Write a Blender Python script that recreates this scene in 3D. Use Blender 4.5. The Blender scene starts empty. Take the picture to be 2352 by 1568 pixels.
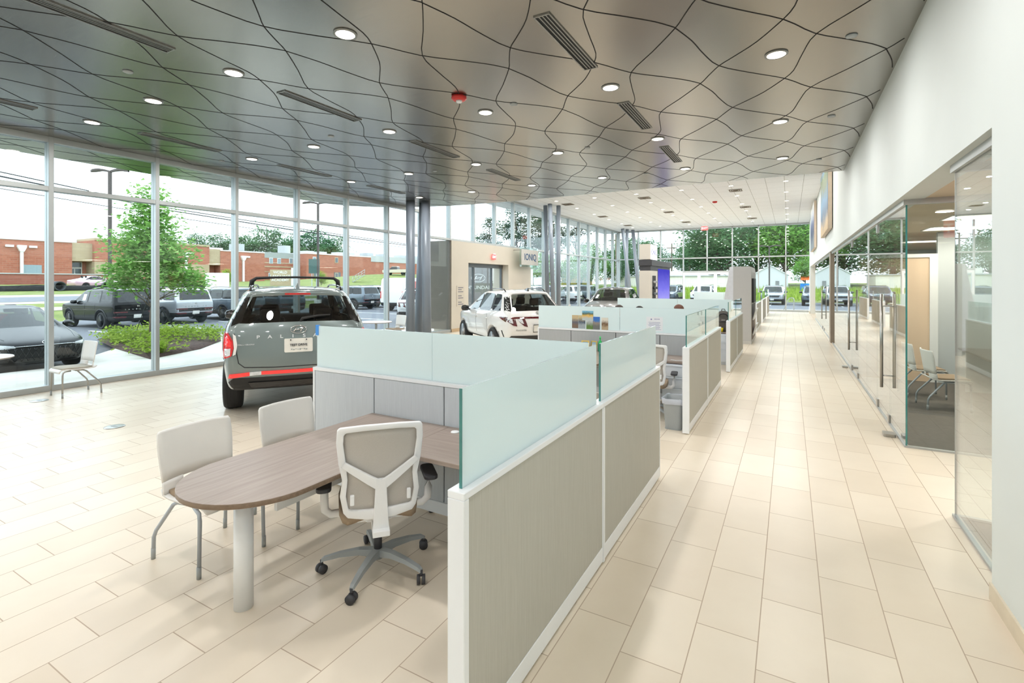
import bpy, bmesh, math, random
from mathutils import Vector, Matrix
from mathutils.bvhtree import BVHTree
random.seed(7)
PI = math.pi
sc = bpy.context.scene
COL = sc.collection

# ------------------------------------------------------------------ camera
FPX, CAM_H, YAW = 1135.0, 1.88, math.radians(29.341)
cd = bpy.data.cameras.new('camera')
cam = bpy.data.objects.new('camera', cd)
COL.objects.link(cam)
cd.sensor_width = 36.0
cd.lens = FPX / 2352 * 36.0
cd.shift_y = -136.0 / 2352
cd.clip_start, cd.clip_end = 0.05, 900
cam.location = (0, 0, CAM_H)
cam.rotation_euler = (PI / 2, 0, YAW)
sc.camera = cam

# ------------------------------------------------------------------ sky, exposure
SKY_STRENGTH = 2.6
LAMP_METAL, LAMP_WHITE, LAMP_PANEL = 18.0, 23.0, 24.0
sc.view_settings.view_transform = 'Standard'
sc.view_settings.look = 'None'
sc.view_settings.gamma = 1.0
sc.view_settings.use_curve_mapping = False
sc.view_settings.exposure = 0.38
world = bpy.data.worlds.new('overcast_sky')
sc.world = world
world.use_nodes = True
wn, wl = world.node_tree.nodes, world.node_tree.links
wn.clear()
wo = wn.new('ShaderNodeOutputWorld')
wb = wn.new('ShaderNodeBackground')
wc = wn.new('ShaderNodeTexCoord')
ws = wn.new('ShaderNodeSeparateXYZ')
wr = wn.new('ShaderNodeValToRGB')
wnz = wn.new('ShaderNodeTexNoise')
wmx = wn.new('ShaderNodeMix'); wmx.data_type = 'RGBA'; wmx.blend_type = 'MULTIPLY'
wnz.inputs['Scale'].default_value = 1.6
wnz.inputs['Detail'].default_value = 3
wr.color_ramp.elements[0].position = 0.0
wr.color_ramp.elements[0].color = (1.00, 1.08, 1.17, 1)
wr.color_ramp.elements[1].position = 1.0
wr.color_ramp.elements[1].color = (1.06, 1.17, 1.32, 1)
e = wr.color_ramp.elements.new(0.35); e.color = (1.26, 1.36, 1.48, 1)
wr2 = wn.new('ShaderNodeValToRGB')
wr2.color_ramp.elements[0].color = (0.93, 0.94, 0.96, 1)
wr2.color_ramp.elements[1].color = (1.05, 1.05, 1.05, 1)
wl.new(wc.outputs['Generated'], ws.inputs[0])
wl.new(ws.outputs['Z'], wr.inputs[0])
wl.new(wc.outputs['Generated'], wnz.inputs['Vector'])
wl.new(wnz.outputs['Fac'], wr2.inputs[0])
wmx.inputs[0].default_value = 1.0
wl.new(wr.outputs[0], wmx.inputs[6]); wl.new(wr2.outputs[0], wmx.inputs[7])
wl.new(wmx.outputs[2], wb.inputs['Color'])
wb.inputs['Strength'].default_value = SKY_STRENGTH
wl.new(wb.outputs[0], wo.inputs[0])
cy = sc.cycles
cy.max_bounces = 9; cy.diffuse_bounces = 4; cy.glossy_bounces = 5; cy.transmission_bounces = 6; cy.transparent_max_bounces = 24
cy.sample_clamp_indirect = 6.0
cy.caustics_reflective = False; cy.caustics_refractive = False
cy.use_denoising = True

# ------------------------------------------------------------------ materials
def lin(c):
    return tuple(((x / 255) / 12.92 if x / 255 <= 0.04045 else (((x / 255) + 0.055) / 1.055) ** 2.4) for x in c)

class NT:
    """small wrapper to write node trees briefly"""
    def __init__(s, name):
        s.m = bpy.data.materials.new(name); s.m.use_nodes = True
        s.t = s.m.node_tree; s.t.nodes.clear()
        s.out = s.t.nodes.new('ShaderNodeOutputMaterial')
    def n(s, typ, **kw):
        nd = s.t.nodes.new('ShaderNode' + typ)
        for k, v in kw.items(): setattr(nd, k, v)
        return nd
    def l(s, a, b): s.t.links.new(a, b)
    def math(s, op, a, b=None, c=None):
        nd = s.n('Math', operation=op)
        for i, x in enumerate((a, b, c)):
            if x is None: continue
            if isinstance(x, (int, float)): nd.inputs[i].default_value = x
            else: s.l(x, nd.inputs[i])
        return nd.outputs[0]
    def mixc(s, f, a, b, blend='MIX'):
        nd = s.n('Mix', data_type='RGBA', blend_type=blend)
        for i, x in ((0, f), (6, a), (7, b)):
            if isinstance(x, (int, float)): nd.inputs[i].default_value = x
            elif isinstance(x, tuple): nd.inputs[i].default_value = x if len(x) == 4 else x + (1,)
            else: s.l(x, nd.inputs[i])
        return nd.outputs[2]
    def ramp(s, f, stops):
        nd = s.n('ValToRGB')
        while len(nd.color_ramp.elements) < len(stops): nd.color_ramp.elements.new(0.5)
        for e, (p, c) in zip(nd.color_ramp.elements, stops):
            e.position = p; e.color = tuple(c) + (1,)
        s.l(f, nd.inputs[0]); return nd.outputs[0]
    def noise(s, vec=None, scale=5, detail=3, rough=0.5):
        nd = s.n('TexNoise'); nd.inputs['Scale'].default_value = scale
        nd.inputs['Detail'].default_value = detail; nd.inputs['Roughness'].default_value = rough
        if vec is not None: s.l(vec, nd.inputs['Vector'])
        return nd.outputs['Fac']
    def coord(s, scale=(1, 1, 1), which='Object'):
        tc = s.n('TexCoord'); mp = s.n('Mapping')
        mp.inputs['Scale'].default_value = scale
        s.l(tc.outputs[which], mp.inputs['Vector']); return mp.outputs[0]
    def geo(s, scale=(1, 1, 1)):
        g = s.n('NewGeometry'); mp = s.n('Mapping'); mp.inputs['Scale'].default_value = scale
        s.l(g.outputs['Position'], mp.inputs['Vector']); return mp.outputs[0]
    def bsdf(s, **kw):
        b = s.n('BsdfPrincipled')
        for k, v in kw.items():
            inp = b.inputs[k]
            if isinstance(v, (int, float)): inp.default_value = v
            elif isinstance(v, tuple): inp.default_value = v if len(v) == 4 else v + (1,)
            else: s.l(v, inp)
        s.l(b.outputs[0], s.out.inputs[0]); return b
    def bump(s, h, strength=0.2, dist=0.01):
        b = s.n('Bump'); b.inputs['Strength'].default_value = strength; b.inputs['Distance'].default_value = dist
        s.l(h, b.inputs['Height']); return b.outputs[0]

def plain(name, rgb, rough=0.5, metal=0.0, coat=0.0, var=0.05, scale=8.0, stretch=(1, 1, 1), bump=0.0, spec=0.5, emit=None, sheen=0):
    """a surface of one colour with a slight procedural unevenness"""
    t = NT(name); c = lin(rgb)
    nz = t.noise(t.coord(stretch), scale, 3)
    col = t.ramp(nz, [(0.3, tuple(x * (1 - var) for x in c)), (0.7, tuple(min(1, x * (1 + var)) for x in c))])
    kw = {'Base Color': col, 'Roughness': rough, 'Metallic': metal, 'Coat Weight': coat, 'Coat Roughness': 0.04, 'Specular IOR Level': spec}
    if bump: kw['Normal'] = t.bump(nz, bump, 0.005)
    if emit: kw['Emission Color'] = lin(emit[0]); kw['Emission Strength'] = emit[1]
    t.bsdf(**kw); return t.m

def glassy(name, tint, refl=1.0, rough=0.0, f0=0.035, pw=5.0):
    """clear pane: straight-through tint plus a reflection that grows at grazing angles"""
    t = NT(name)
    lw = t.n('LayerWeight'); lw.inputs[0].default_value = 0.5
    p = t.math('POWER', lw.outputs['Facing'], pw)
    f = t.math('MULTIPLY_ADD', p, (1 - f0) * refl, f0 * refl)
    tr = t.n('BsdfTransparent'); tr.inputs[0].default_value = tuple(tint) + (1,)
    gl = t.n('BsdfGlossy'); gl.inputs['Roughness'].default_value = rough; gl.inputs[0].default_value = (1, 1, 1, 1)
    mx = t.n('MixShader'); t.l(f, mx.inputs[0]); t.l(tr.outputs[0], mx.inputs[1]); t.l(gl.outputs[0], mx.inputs[2])
    t.l(mx.outputs[0], t.out.inputs[0]); return t.m

def frosted(name, rgb, clear=0.1, f0=0.035):
    """milky film glass: diffuse and translucent, glossy on top"""
    t = NT(name); c = lin(rgb) + (1,)
    d = t.n('BsdfDiffuse'); d.inputs[0].default_value = c
    tl = t.n('BsdfTranslucent'); tl.inputs[0].default_value = c
    tr = t.n('BsdfTransparent'); tr.inputs[0].default_value = (0.85, 0.95, 0.93, 1)
    m1 = t.n('MixShader'); m1.inputs[0].default_value = 0.45; t.l(d.outputs[0], m1.inputs[1]); t.l(tl.outputs[0], m1.inputs[2])
    m2 = t.n('MixShader'); m2.inputs[0].default_value = clear; t.l(m1.outputs[0], m2.inputs[1]); t.l(tr.outputs[0], m2.inputs[2])
    lw = t.n('LayerWeight'); lw.inputs[0].default_value = 0.5
    f = t.math('MULTIPLY_ADD', t.math('POWER', lw.outputs['Facing'], 5.0), 1 - f0, f0)
    gl = t.n('BsdfGlossy'); gl.inputs['Roughness'].default_value = 0.03
    mx = t.n('MixShader'); t.l(f, mx.inputs[0]); t.l(m2.outputs[0], mx.inputs[1]); t.l(gl.outputs[0], mx.inputs[2])
    t.l(mx.outputs[0], t.out.inputs[0]); return t.m

def glow(name, rgb, strength):
    t = NT(name); e = t.n('Emission'); e.inputs[0].default_value = lin(rgb) + (1,); e.inputs[1].default_value = strength
    t.l(e.outputs[0], t.out.inputs[0]); return t.m

def tile_floor():
    t = NT('floor_tile')
    g = t.n('NewGeometry'); s = t.n('SeparateXYZ'); t.l(g.outputs['Position'], s.inputs[0])
    cx = t.math('DIVIDE', t.math('SUBTRACT', s.outputs['X'], 0.16), 0.305)
    ci = t.math('FLOOR', cx); cf = t.math('SUBTRACT', cx, ci)
    ry = t.math('DIVIDE', t.math('ADD', t.math('MULTIPLY_ADD', ci, 0.2083, 100.0), t.math('SUBTRACT', s.outputs['Y'], 4.34)), 0.625)
    ri = t.math('FLOOR', ry); rf = t.math('SUBTRACT', ry, ri)
    dx = t.math('MULTIPLY', t.math('MINIMUM', cf, t.math('SUBTRACT', 1.0, cf)), 0.305)
    dy = t.math('MULTIPLY', t.math('MINIMUM', rf, t.math('SUBTRACT', 1.0, rf)), 0.625)
    d = t.math('MINIMUM', dx, dy)
    grout = t.math('LESS_THAN', d, 0.0028)
    cmb = t.n('CombineXYZ'); t.l(ci, cmb.inputs[0]); t.l(ri, cmb.inputs[1])
    wn_ = t.n('TexWhiteNoise', noise_dimensions='3D'); t.l(cmb.outputs[0], wn_.inputs['Vector'])
    nz = t.noise(t.geo(), 2.2, 6, 0.6)
    mix = t.math('ADD', t.math('MULTIPLY', wn_.outputs['Value'], 0.45), t.math('MULTIPLY', nz, 0.55))
    base = t.ramp(mix, [(0.2, lin((219, 205, 184))), (0.75, lin((232, 220, 201)))])
    col = t.mixc(grout, base, lin((182, 163, 142)))
    rough = t.math('MULTIPLY_ADD', nz, 0.07, 0.285)
    t.bsdf(**{'Base Color': col, 'Roughness': t.math('ADD', rough, t.math('MULTIPLY', grout, 0.4)), 'Specular IOR Level': 0.45,
              'Normal': t.bump(t.math('MULTIPLY', grout, -1.0), 0.3, 0.002)})
    return t.m

def carpet():
    t = NT('office_carpet')
    v = t.geo((9, 60, 9)); nz = t.noise(v, 1.5, 4, 0.7)
    fine = t.noise(t.geo(), 220, 2)
    c = t.ramp(t.math('ADD', t.math('MULTIPLY', nz, 0.7), t.math('MULTIPLY', fine, 0.3)), [(0.3, lin((70, 66, 62))), (0.7, lin((124, 118, 110)))])
    t.bsdf(**{'Base Color': c, 'Roughness': 0.95, 'Normal': t.bump(fine, 0.5, 0.004)}); return t.m

def wood(name, dark, light, along='Y', rough=0.4):
    t = NT(name)
    sc_ = {'X': (1.2, 26, 26), 'Y': (26, 1.2, 26), 'Z': (26, 26, 1.2)}[along]
    nz = t.noise(t.coord(sc_), 1.6, 6, 0.65)
    c = t.ramp(nz, [(0.28, lin(dark)), (0.72, lin(light))])
    t.bsdf(**{'Base Color': c, 'Roughness': rough, 'Normal': t.bump(nz, 0.05, 0.003)}); return t.m

def fabric(name, a, b, stretch=(60, 60, 4), rough=0.9):
    t = NT(name)
    nz = t.noise(t.coord(stretch), 3.0, 4, 0.7)
    t.bsdf(**{'Base Color': t.ramp(nz, [(0.3, lin(a)), (0.7, lin(b))]), 'Roughness': rough, 'Normal': t.bump(nz, 0.15, 0.002)}); return t.m

def brushed(name, rgb, rough):
    t = NT(name); c = lin(rgb)
    nz = t.noise(t.geo((0.35, 0.35, 0.35)), 1.0, 2)
    fine = t.noise(t.geo((2.5, 80, 1)), 1.0, 3, 0.6)
    r = t.math('ADD', t.math('MULTIPLY', fine, 0.08), rough)
    col = t.ramp(nz, [(0.3, tuple(x * 0.93 for x in c)), (0.7, tuple(x * 1.05 for x in c))])
    big = t.noise(t.geo(), 1.1, 2)
    t.bsdf(**{'Base Color': col, 'Metallic': 1.0, 'Roughness': r, 'Normal': t.bump(big, 0.05, 0.05)}); return t.m

def ceil_tiles():
    t = NT('ceiling_tiles')
    g = t.n('NewGeometry'); s = t.n('SeparateXYZ'); t.l(g.outputs['Position'], s.inputs[0])
    cx = t.math('FRACT', t.math('DIVIDE', t.math('ADD', s.outputs['X'], 100.0), 0.62))
    cy_ = t.math('FRACT', t.math('DIVIDE', s.outputs['Y'], 1.24))
    gx = t.math('LESS_THAN', cx, 0.02); gy = t.math('LESS_THAN', cy_, 0.008)
    nz = t.noise(t.geo(), 90, 2)
    base = t.ramp(nz, [(0.35, lin((230, 232, 234))), (0.6, lin((242, 243, 245)))])
    c = t.mixc(t.math('MAXIMUM', gx, gy), base, lin((150, 148, 143)))
    t.bsdf(**{'Base Color': c, 'Roughness': 0.85}); return t.m

def bricks(name, a, b, mortar, scale=1.0):
    t = NT(name)
    g = t.n('NewGeometry'); s = t.n('SeparateXYZ'); t.l(g.outputs['Position'], s.inputs[0])
    cmb = t.n('CombineXYZ'); t.l(t.math('ADD', s.outputs['X'], s.outputs['Y']), cmb.inputs[0]); t.l(s.outputs['Z'], cmb.inputs[1])
    br = t.n('TexBrick'); t.l(cmb.outputs[0], br.inputs['Vector'])
    br.inputs['Color1'].default_value = lin(a) + (1,); br.inputs['Color2'].default_value = lin(b) + (1,); br.inputs['Mortar'].default_value = lin(mortar) + (1,)
    br.inputs['Scale'].default_value = scale; br.inputs['Brick Width'].default_value = 0.8; br.inputs['Row Height'].default_value = 0.3; br.inputs['Mortar Size'].default_value = 0.02
    t.bsdf(**{'Base Color': br.outputs['Color'], 'Roughness': 0.9}); return t.m

def foliage_mat(name, a, b, c):
    t = NT(name)
    oi = t.n('ObjectInfo')
    nz = t.noise(t.geo(), 1.3, 3, 0.7); n2 = t.noise(t.geo(), 9, 2)
    f = t.math('ADD', t.math('MULTIPLY', nz, 0.55), t.math('MULTIPLY', n2, 0.45))
    col = t.ramp(f, [(0.3, lin(a)), (0.5, lin(b)), (0.68, lin(c))])
    d = t.n('BsdfDiffuse'); t.l(col, d.inputs[0])
    tl = t.n('BsdfTranslucent'); t.l(col, tl.inputs[0])
    mx = t.n('MixShader'); mx.inputs[0].default_value = 0.4; t.l(d.outputs[0], mx.inputs[1]); t.l(tl.outputs[0], mx.inputs[2])
    t.l(mx.outputs[0], t.out.inputs[0]); return t.m

def ground_mat(name, stops, scale=3, rough=0.95, detail=5):
    t = NT(name); nz = t.noise(t.geo(), scale, detail, 0.7)
    t.bsdf(**{'Base Color': t.ramp(nz, [(p, lin(c)) for p, c in stops]), 'Roughness': rough}); return t.m

def picture(name, stops, seed=0.0, zr=(0, 1), nscale=3.0, warp=0.6):
    """a printed picture: bands of colour over height broken up by noise"""
    t = NT(name)
    tc = t.n('TexCoord'); s = t.n('SeparateXYZ'); t.l(tc.outputs['Generated'], s.inputs[0])
    mp = t.n('Mapping'); mp.inputs['Location'].default_value = (seed, seed * 1.7, seed * 0.3); t.l(tc.outputs['Generated'], mp.inputs[0])
    nz = t.noise(mp.outputs[0], nscale, 6, 0.7)
    f = t.math('ADD', s.outputs['Z'], t.math('MULTIPLY', t.math('SUBTRACT', nz, 0.5), warp))
    t.bsdf(**{'Base Color': t.ramp(f, [(p, lin(c)) for p, c in stops]), 'Roughness': 0.5}); return t.m

MT = {}
def mats():
    D = MT
    D['tile'] = tile_floor(); D['carpet'] = carpet()
    D['wall'] = plain('wall_paint', (224, 231, 230), 0.6, var=0.012, scale=2)
    D['beige_wall'] = plain('portal_panel', (210, 202, 188), 0.45, var=0.02, scale=1.5)
    D['soffit'] = plain('soffit_paint', (222, 208, 186), 0.7, var=0.015, scale=2)
    D['alu'] = plain('aluminium_frame', (186, 190, 190), 0.42, 0.65, var=0.03, scale=3)
    D['alu_dark'] = plain('dark_aluminium', (108, 112, 116), 0.4, 0.6, var=0.03)
    D['steel'] = plain('brushed_steel', (176, 174, 170), 0.28, 1.0, var=0.04, scale=4, stretch=(40, 40, 1))
    D['metal_ceiling'] = brushed('metal_ceiling', (158, 154, 147), 0.21)
    D['seam'] = plain('seam_shadow_gap', (24, 22, 20), 0.8)
    D['vent_dark'] = plain('vent_slot', (20, 22, 22), 0.7)
    D['vent_metal'] = plain('vent_blade', (150, 150, 146), 0.4, 0.8)
    D['tiles_white'] = ceil_tiles()
    D['glass'] = glassy('window_glass', (0.805, 0.85, 0.845))
    D['glass_office'] = glassy('office_glass', (0.95, 0.975, 0.965), 1.0, 0.0, 0.05, 4.0)
    D['edge'] = plain('glass_edge', (56, 128, 124), 0.1, var=0.1, spec=0.8)
    D['frost'] = frosted('frosted_glass', (238, 250, 252), 0.05)
    D['clear_screen'] = glassy('screen_glass', (0.86, 0.95, 0.93), 1.0, 0.01, 0.06)
    D['white'] = plain('white_laminate', (236, 238, 238), 0.35, var=0.01)
    D['white_metal'] = plain('white_powder_coat', (238, 241, 244), 0.3, var=0.01)
    D['panel_taupe'] = fabric('panel_taupe', (180, 178, 168), (190, 188, 179), (45, 45, 1.5), 0.75)
    D['panel_grey'] = fabric('panel_grey', (192, 198, 204), (202, 208, 213), (45, 45, 1.5), 0.6)
    D['panel_shaded'] = fabric('panel_grey_shaded', (168, 172, 174), (178, 182, 184), (45, 45, 1.5), 0.6)  # panel_grey again, darkened by the shade in the second cubicle
    D['dark_gap'] = plain('dark_gap', (34, 36, 40), 0.7)
    D['desk'] = wood('desk_laminate', (142, 125, 114), (168, 153, 142), 'X', 0.35)
    D['desk_edge'] = wood('desk_edge_band', (112, 92, 74), (138, 118, 98), 'X', 0.45)
    D['shell'] = plain('chair_shell_plastic', (232, 230, 226), 0.4, var=0.01)
    D['shell_white'] = plain('white_plastic', (240, 240, 240), 0.35, var=0.01)
    D['mesh_grey'] = fabric('chair_mesh', (182, 176, 168), (200, 194, 186), (150, 150, 150), 0.9)
    D['tan'] = fabric('tan_seat', (150, 130, 108), (170, 150, 126), (80, 80, 80), 0.9)
    D['greige'] = fabric('grey_seat_pad', (176, 172, 160), (192, 188, 176), (80, 80, 80), 0.9)
    D['leg_grey'] = plain('grey_metal_leg', (168, 175, 182), 0.35, 0.15, var=0.02)
    D['grey_plastic'] = plain('grey_plastic', (158, 163, 164), 0.45, var=0.03)
    D['black_plastic'] = plain('black_plastic', (30, 31, 34), 0.5, var=0.05)
    D['charcoal'] = plain('charcoal_plastic', (62, 62, 66), 0.55, var=0.05)
    D['column'] = plain('column_paint', (136, 145, 156), 0.35, 0.1, var=0.02, scale=2)
    D['red'] = plain('red_plastic', (206, 44, 40), 0.35)
    D['cabinet'] = plain('cabinet_white', (226, 232, 238), 0.35, var=0.01)
    D['lamp'] = glow('downlight_lens', (255, 246, 232), 5.0)
    D['paper'] = plain('paper', (236, 238, 242), 0.8, var=0.02)
    D['ink'] = plain('ink', (90, 92, 110), 0.8)
    D['dark_ink'] = plain('dark_ink', (40, 42, 48), 0.7)
    D['blue_tape'] = plain('blue_tape', (74, 148, 226), 0.7)
mats()

# ------------------------------------------------------------------ geometry helpers
def T(o, label, cat, group=None):
    o['label'] = label; o['category'] = cat
    if group: o['group'] = group
    return o
def S(o):
    o['kind'] = 'structure'; return o
def empty(name, loc=(0, 0, 0), rz=0.0):
    o = bpy.data.objects.new(name, None); COL.objects.link(o)
    o.location = loc; o.rotation_euler = (0, 0, rz); o.empty_display_size = 0.1
    return o

class MB:
    def __init__(s): s.v = []; s.f = []; s.mi = []; s.sm = []
    def add(s, vs, fs, mi=0, smooth=False, M=None):
        b = len(s.v)
        s.v.extend([(M @ Vector(p)) if M is not None else Vector(p) for p in vs])
        s.f.extend([tuple(b + i for i in f) for f in fs]); s.mi.extend([mi] * len(fs)); s.sm.extend([smooth] * len(fs)); return s
    def box(s, x0, x1, y0, y1, z0, z1, mi=0, M=None):
        vs = [(x, y, z) for z in (z0, z1) for y in (y0, y1) for x in (x0, x1)]
        return s.add(vs, [(0, 2, 3, 1), (4, 5, 7, 6), (0, 1, 5, 4), (2, 6, 7, 3), (0, 4, 6, 2), (1, 3, 7, 5)], mi, False, M)
    def cbox(s, c, d, mi=0, M=None):
        return s.box(c[0] - d[0] / 2, c[0] + d[0] / 2, c[1] - d[1] / 2, c[1] + d[1] / 2, c[2] - d[2] / 2, c[2] + d[2] / 2, mi, M)
    def lathe(s, prof, n=24, c=(0, 0, 0), mi=0, M=None, smooth=True):
        """profile of (radius, z) turned about z"""
        vs = []; k = len(prof)
        for i in range(n):
            a = 2 * PI * i / n
            for r, z in prof: vs.append((c[0] + r * math.cos(a), c[1] + r * math.sin(a), c[2] + z))
        fs = []
        for i in range(n):
            j = (i + 1) % n
            for q in range(k - 1): fs.append((i * k + q, j * k + q, j * k + q + 1, i * k + q + 1))
        if prof[0][0] > 1e-6: fs.append(tuple(i * k for i in reversed(range(n))))
        if prof[-1][0] > 1e-6: fs.append(tuple(i * k + k - 1 for i in range(n)))
        return s.add(vs, fs, mi, smooth, M)
    def cyl(s, p0, p1, r0, r1=None, n=16, mi=0, smooth=True):
        r1 = r0 if r1 is None else r1
        p0, p1 = Vector(p0), Vector(p1); d = p1 - p0
        q = d.to_track_quat('Z', 'Y').to_matrix().to_4x4(); M = Matrix.Translation(p0) @ q
        return s.lathe([(r0, 0), (r1, d.length)], n, mi=mi, M=M, smooth=smooth)
    def tube(s, pts, r, n=10, mi=0, closed=False, radii=None, flat=None):
        pts = [Vector(p) for p in pts]; m = len(pts); vs = []
        up = Vector((0, 0, 1))
        for i, p in enumerate(pts):
            a = pts[i - 1] if (i > 0 or closed) else p
            b = pts[(i + 1) % m] if (i < m - 1 or closed) else p
            t = (b - a).normalized()
            u = up.cross(t)
            if u.length < 1e-3: u = Vector((1, 0, 0)).cross(t)
            u.normalize(); w = t.cross(u)
            rr = radii[i] if radii else r
            for k in range(n):
                an = 2 * PI * k / n
                vs.append(p + u * (math.cos(an) * rr) + w * (math.sin(an) * rr * (flat or 1)))
        fs = []
        for i in range(m if closed else m - 1):
            j = (i + 1) % m
            for k in range(n):
                l = (k + 1) % n; fs.append((i * n + k, i * n + l, j * n + l, j * n + k))
        if not closed: fs += [tuple(reversed(range(n))), tuple((m - 1) * n + k for k in range(n))]
        return s.add(vs, fs, mi, True)
    def prism(s, poly, z0, z1, mi=0, M=None, side_mi=None, smooth=False):
        n = len(poly); vs = [(x, y, z0) for x, y in poly] + [(x, y, z1) for x, y in poly]
        s.add(vs, [tuple(reversed(range(n))), tuple(range(n, 2 * n))], mi, False, M)
        b = len(s.v) - 2 * n
        for i in range(n):
            j = (i + 1) % n
            s.f.append((b + i, b + j, b + n + j, b + n + i)); s.mi.append(mi if side_mi is None else side_mi); s.sm.append(smooth)
        return s
    def grid(s, P, mi=0, smooth=True):
        """P[i][j] points"""
        m, n = len(P), len(P[0]); vs = [p for r in P for p in r]
        return s.add(vs, [(i * n + j, i * n + j + 1, (i + 1) * n + j + 1, (i + 1) * n + j) for i in range(m - 1) for j in range(n - 1)], mi, smooth)
    def build(s, name, mat, parent=None, bevel=0.0, seg=2, loc=None, recalc=True, solid=0.0, sub=0):
        me = bpy.data.meshes.new(name)
        me.from_pydata([tuple(v) for v in s.v], [], s.f)
        for m in (mat if isinstance(mat, (list, tuple)) else [mat]): me.materials.append(MT[m] if isinstance(m, str) else m)
        me.polygons.foreach_set('material_index', s.mi); me.polygons.foreach_set('use_smooth', s.sm)
        bm = bmesh.new(); bm.from_mesh(me)
        if recalc: bmesh.ops.recalc_face_normals(bm, faces=bm.faces)
        if bevel:
            ed = [e for e in bm.edges if len(e.link_faces) == 2 and e.calc_face_angle(0) > 0.6]
            bmesh.ops.bevel(bm, geom=ed, offset=bevel, segments=seg, profile=0.5, affect='EDGES', clamp_overlap=True)
        bm.to_mesh(me); bm.free()
        o = bpy.data.objects.new(name, me); COL.objects.link(o)
        if parent is not None: o.parent = parent
        if loc is not None: o.location = loc
        if solid:
            md = o.modifiers.new('solid', 'SOLIDIFY'); md.thickness = solid; md.offset = 0
        if sub:
            md = o.modifiers.new('sub', 'SUBSURF'); md.levels = sub; md.render_levels = sub
        return o

def copy_tree(o, parent=None):
    c = o.copy(); COL.objects.link(c)
    if parent is not None:
        c.parent = parent
    for ch in list(o.children): copy_tree(ch, c)
    return c
def rotz(a): return Matrix.Rotation(a, 4, 'Z')
def arc(cx, cy_, r, a0, a1, n): return [(cx + r * math.cos(a0 + (a1 - a0) * i / n), cy_ + r * math.sin(a0 + (a1 - a0) * i / n)) for i in range(n + 1)]
def rrect(w, h, r, n=4, cx=0, cy_=0):
    p = []
    for sx, sy, a in ((1, 1, 0), (-1, 1, PI / 2), (-1, -1, PI), (1, -1, 1.5 * PI)):
        p += arc(cx + sx * (w / 2 - r), cy_ + sy * (h / 2 - r), r, a, a + PI / 2, n)
    return p
def text(name, body, size, mat, parent, M, depth=0.004, align='CENTER', sx=1.0):
    cu = bpy.data.curves.new(name, 'FONT'); cu.body = body; cu.size = size; cu.extrude = depth; cu.offset = size * 0.018; cu.align_x = align; cu.align_y = 'CENTER'
    cu.materials.append(MT[mat] if isinstance(mat, str) else mat)
    tmp = bpy.data.objects.new(name, cu); COL.objects.link(tmp); bpy.context.view_layer.update()
    me = bpy.data.meshes.new_from_object(tmp.evaluated_get(bpy.context.evaluated_depsgraph_get())); bpy.data.objects.remove(tmp)
    o = bpy.data.objects.new(name, me); COL.objects.link(o)
    o.matrix_local = M @ Matrix.Diagonal((sx, 1, 1, 1))
    if parent is not None:
        o.parent = parent
    return o
def frame_M(o, x, n):
    """matrix whose local X axis is x, local Z axis is n"""
    x = Vector(x).normalized(); n = Vector(n).normalized(); y = n.cross(x)
    M = Matrix((x, y, n)).transposed().to_4x4(); M.translation = Vector(o); return M
ORD = ['first', 'second', 'third', 'fourth', 'fifth', 'sixth', 'seventh', 'eighth', 'ninth', 'tenth', 'eleventh', 'twelfth', 'thirteenth', 'fourteenth', 'fifteenth', 'sixteenth']
def ramp1(v, pts):
    if v <= pts[0][0]: return pts[0][1]
    for (a, x), (b, y) in zip(pts[:-1], pts[1:]):
        if v <= b: return x + (y - x) * (v - a) / (b - a)
    return pts[-1][1]
def ground(x, y):
    hx = ramp1(-x, [(33, 0), (42, .72), (60, 1.1), (85, 1.75), (104, 2.1), (135, 3.6), (170, 4.0)])
    hy = ramp1(y, [(56, 0), (72, 1.25), (100, 1.8)]) * ramp1(-x, [(30, 1), (45, .55), (60, .0)])
    hill = 2.4 * math.exp(-((x + 80) ** 2 + (y - 90) ** 2) / 420.0)
    return -.15 + max(hx, hy) + hill
# ================================================================== the building shell
XL, XG, XH, YE = -11.2, 1.16, 1.07, 36.2
ZM, ZW, ZS = 4.4, 5.65, 2.82          # metal ceiling, white ceiling, office soffit
S(MB().box(-11.35, 1.16, -7, 36.35, -0.12, 0).box(1.16, 6.0, 5.19, 7.12, -0.12, 0).box(1.16, 1.6, 30.0, 36.35, -0.12, 0).build('floor', 'tile'))
S(MB().box(1.16, 6.0, -2.5, 5.19, -0.12, 0.0).box(1.16, 6.0, 7.12, 30.0, -0.12, 0.0).build('floor_carpet', 'carpet'))

# metal ceiling, running out past the glass as a soffit
EDGE = [(XH, 13.4), (-7.6, 13.4), (-9.0, 13.34), (-9.9, 13.18), (-10.9, 12.88), (-12.0, 12.3), (-12.7, 11.6), (-13.0, 10.8)]
poly = [(XH, -7)] + EDGE + [(-13.0, -7)]
mc = S(MB().prism(list(reversed(poly)), ZM, ZM + 0.22).build('ceiling', 'metal_ceiling'))
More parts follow.
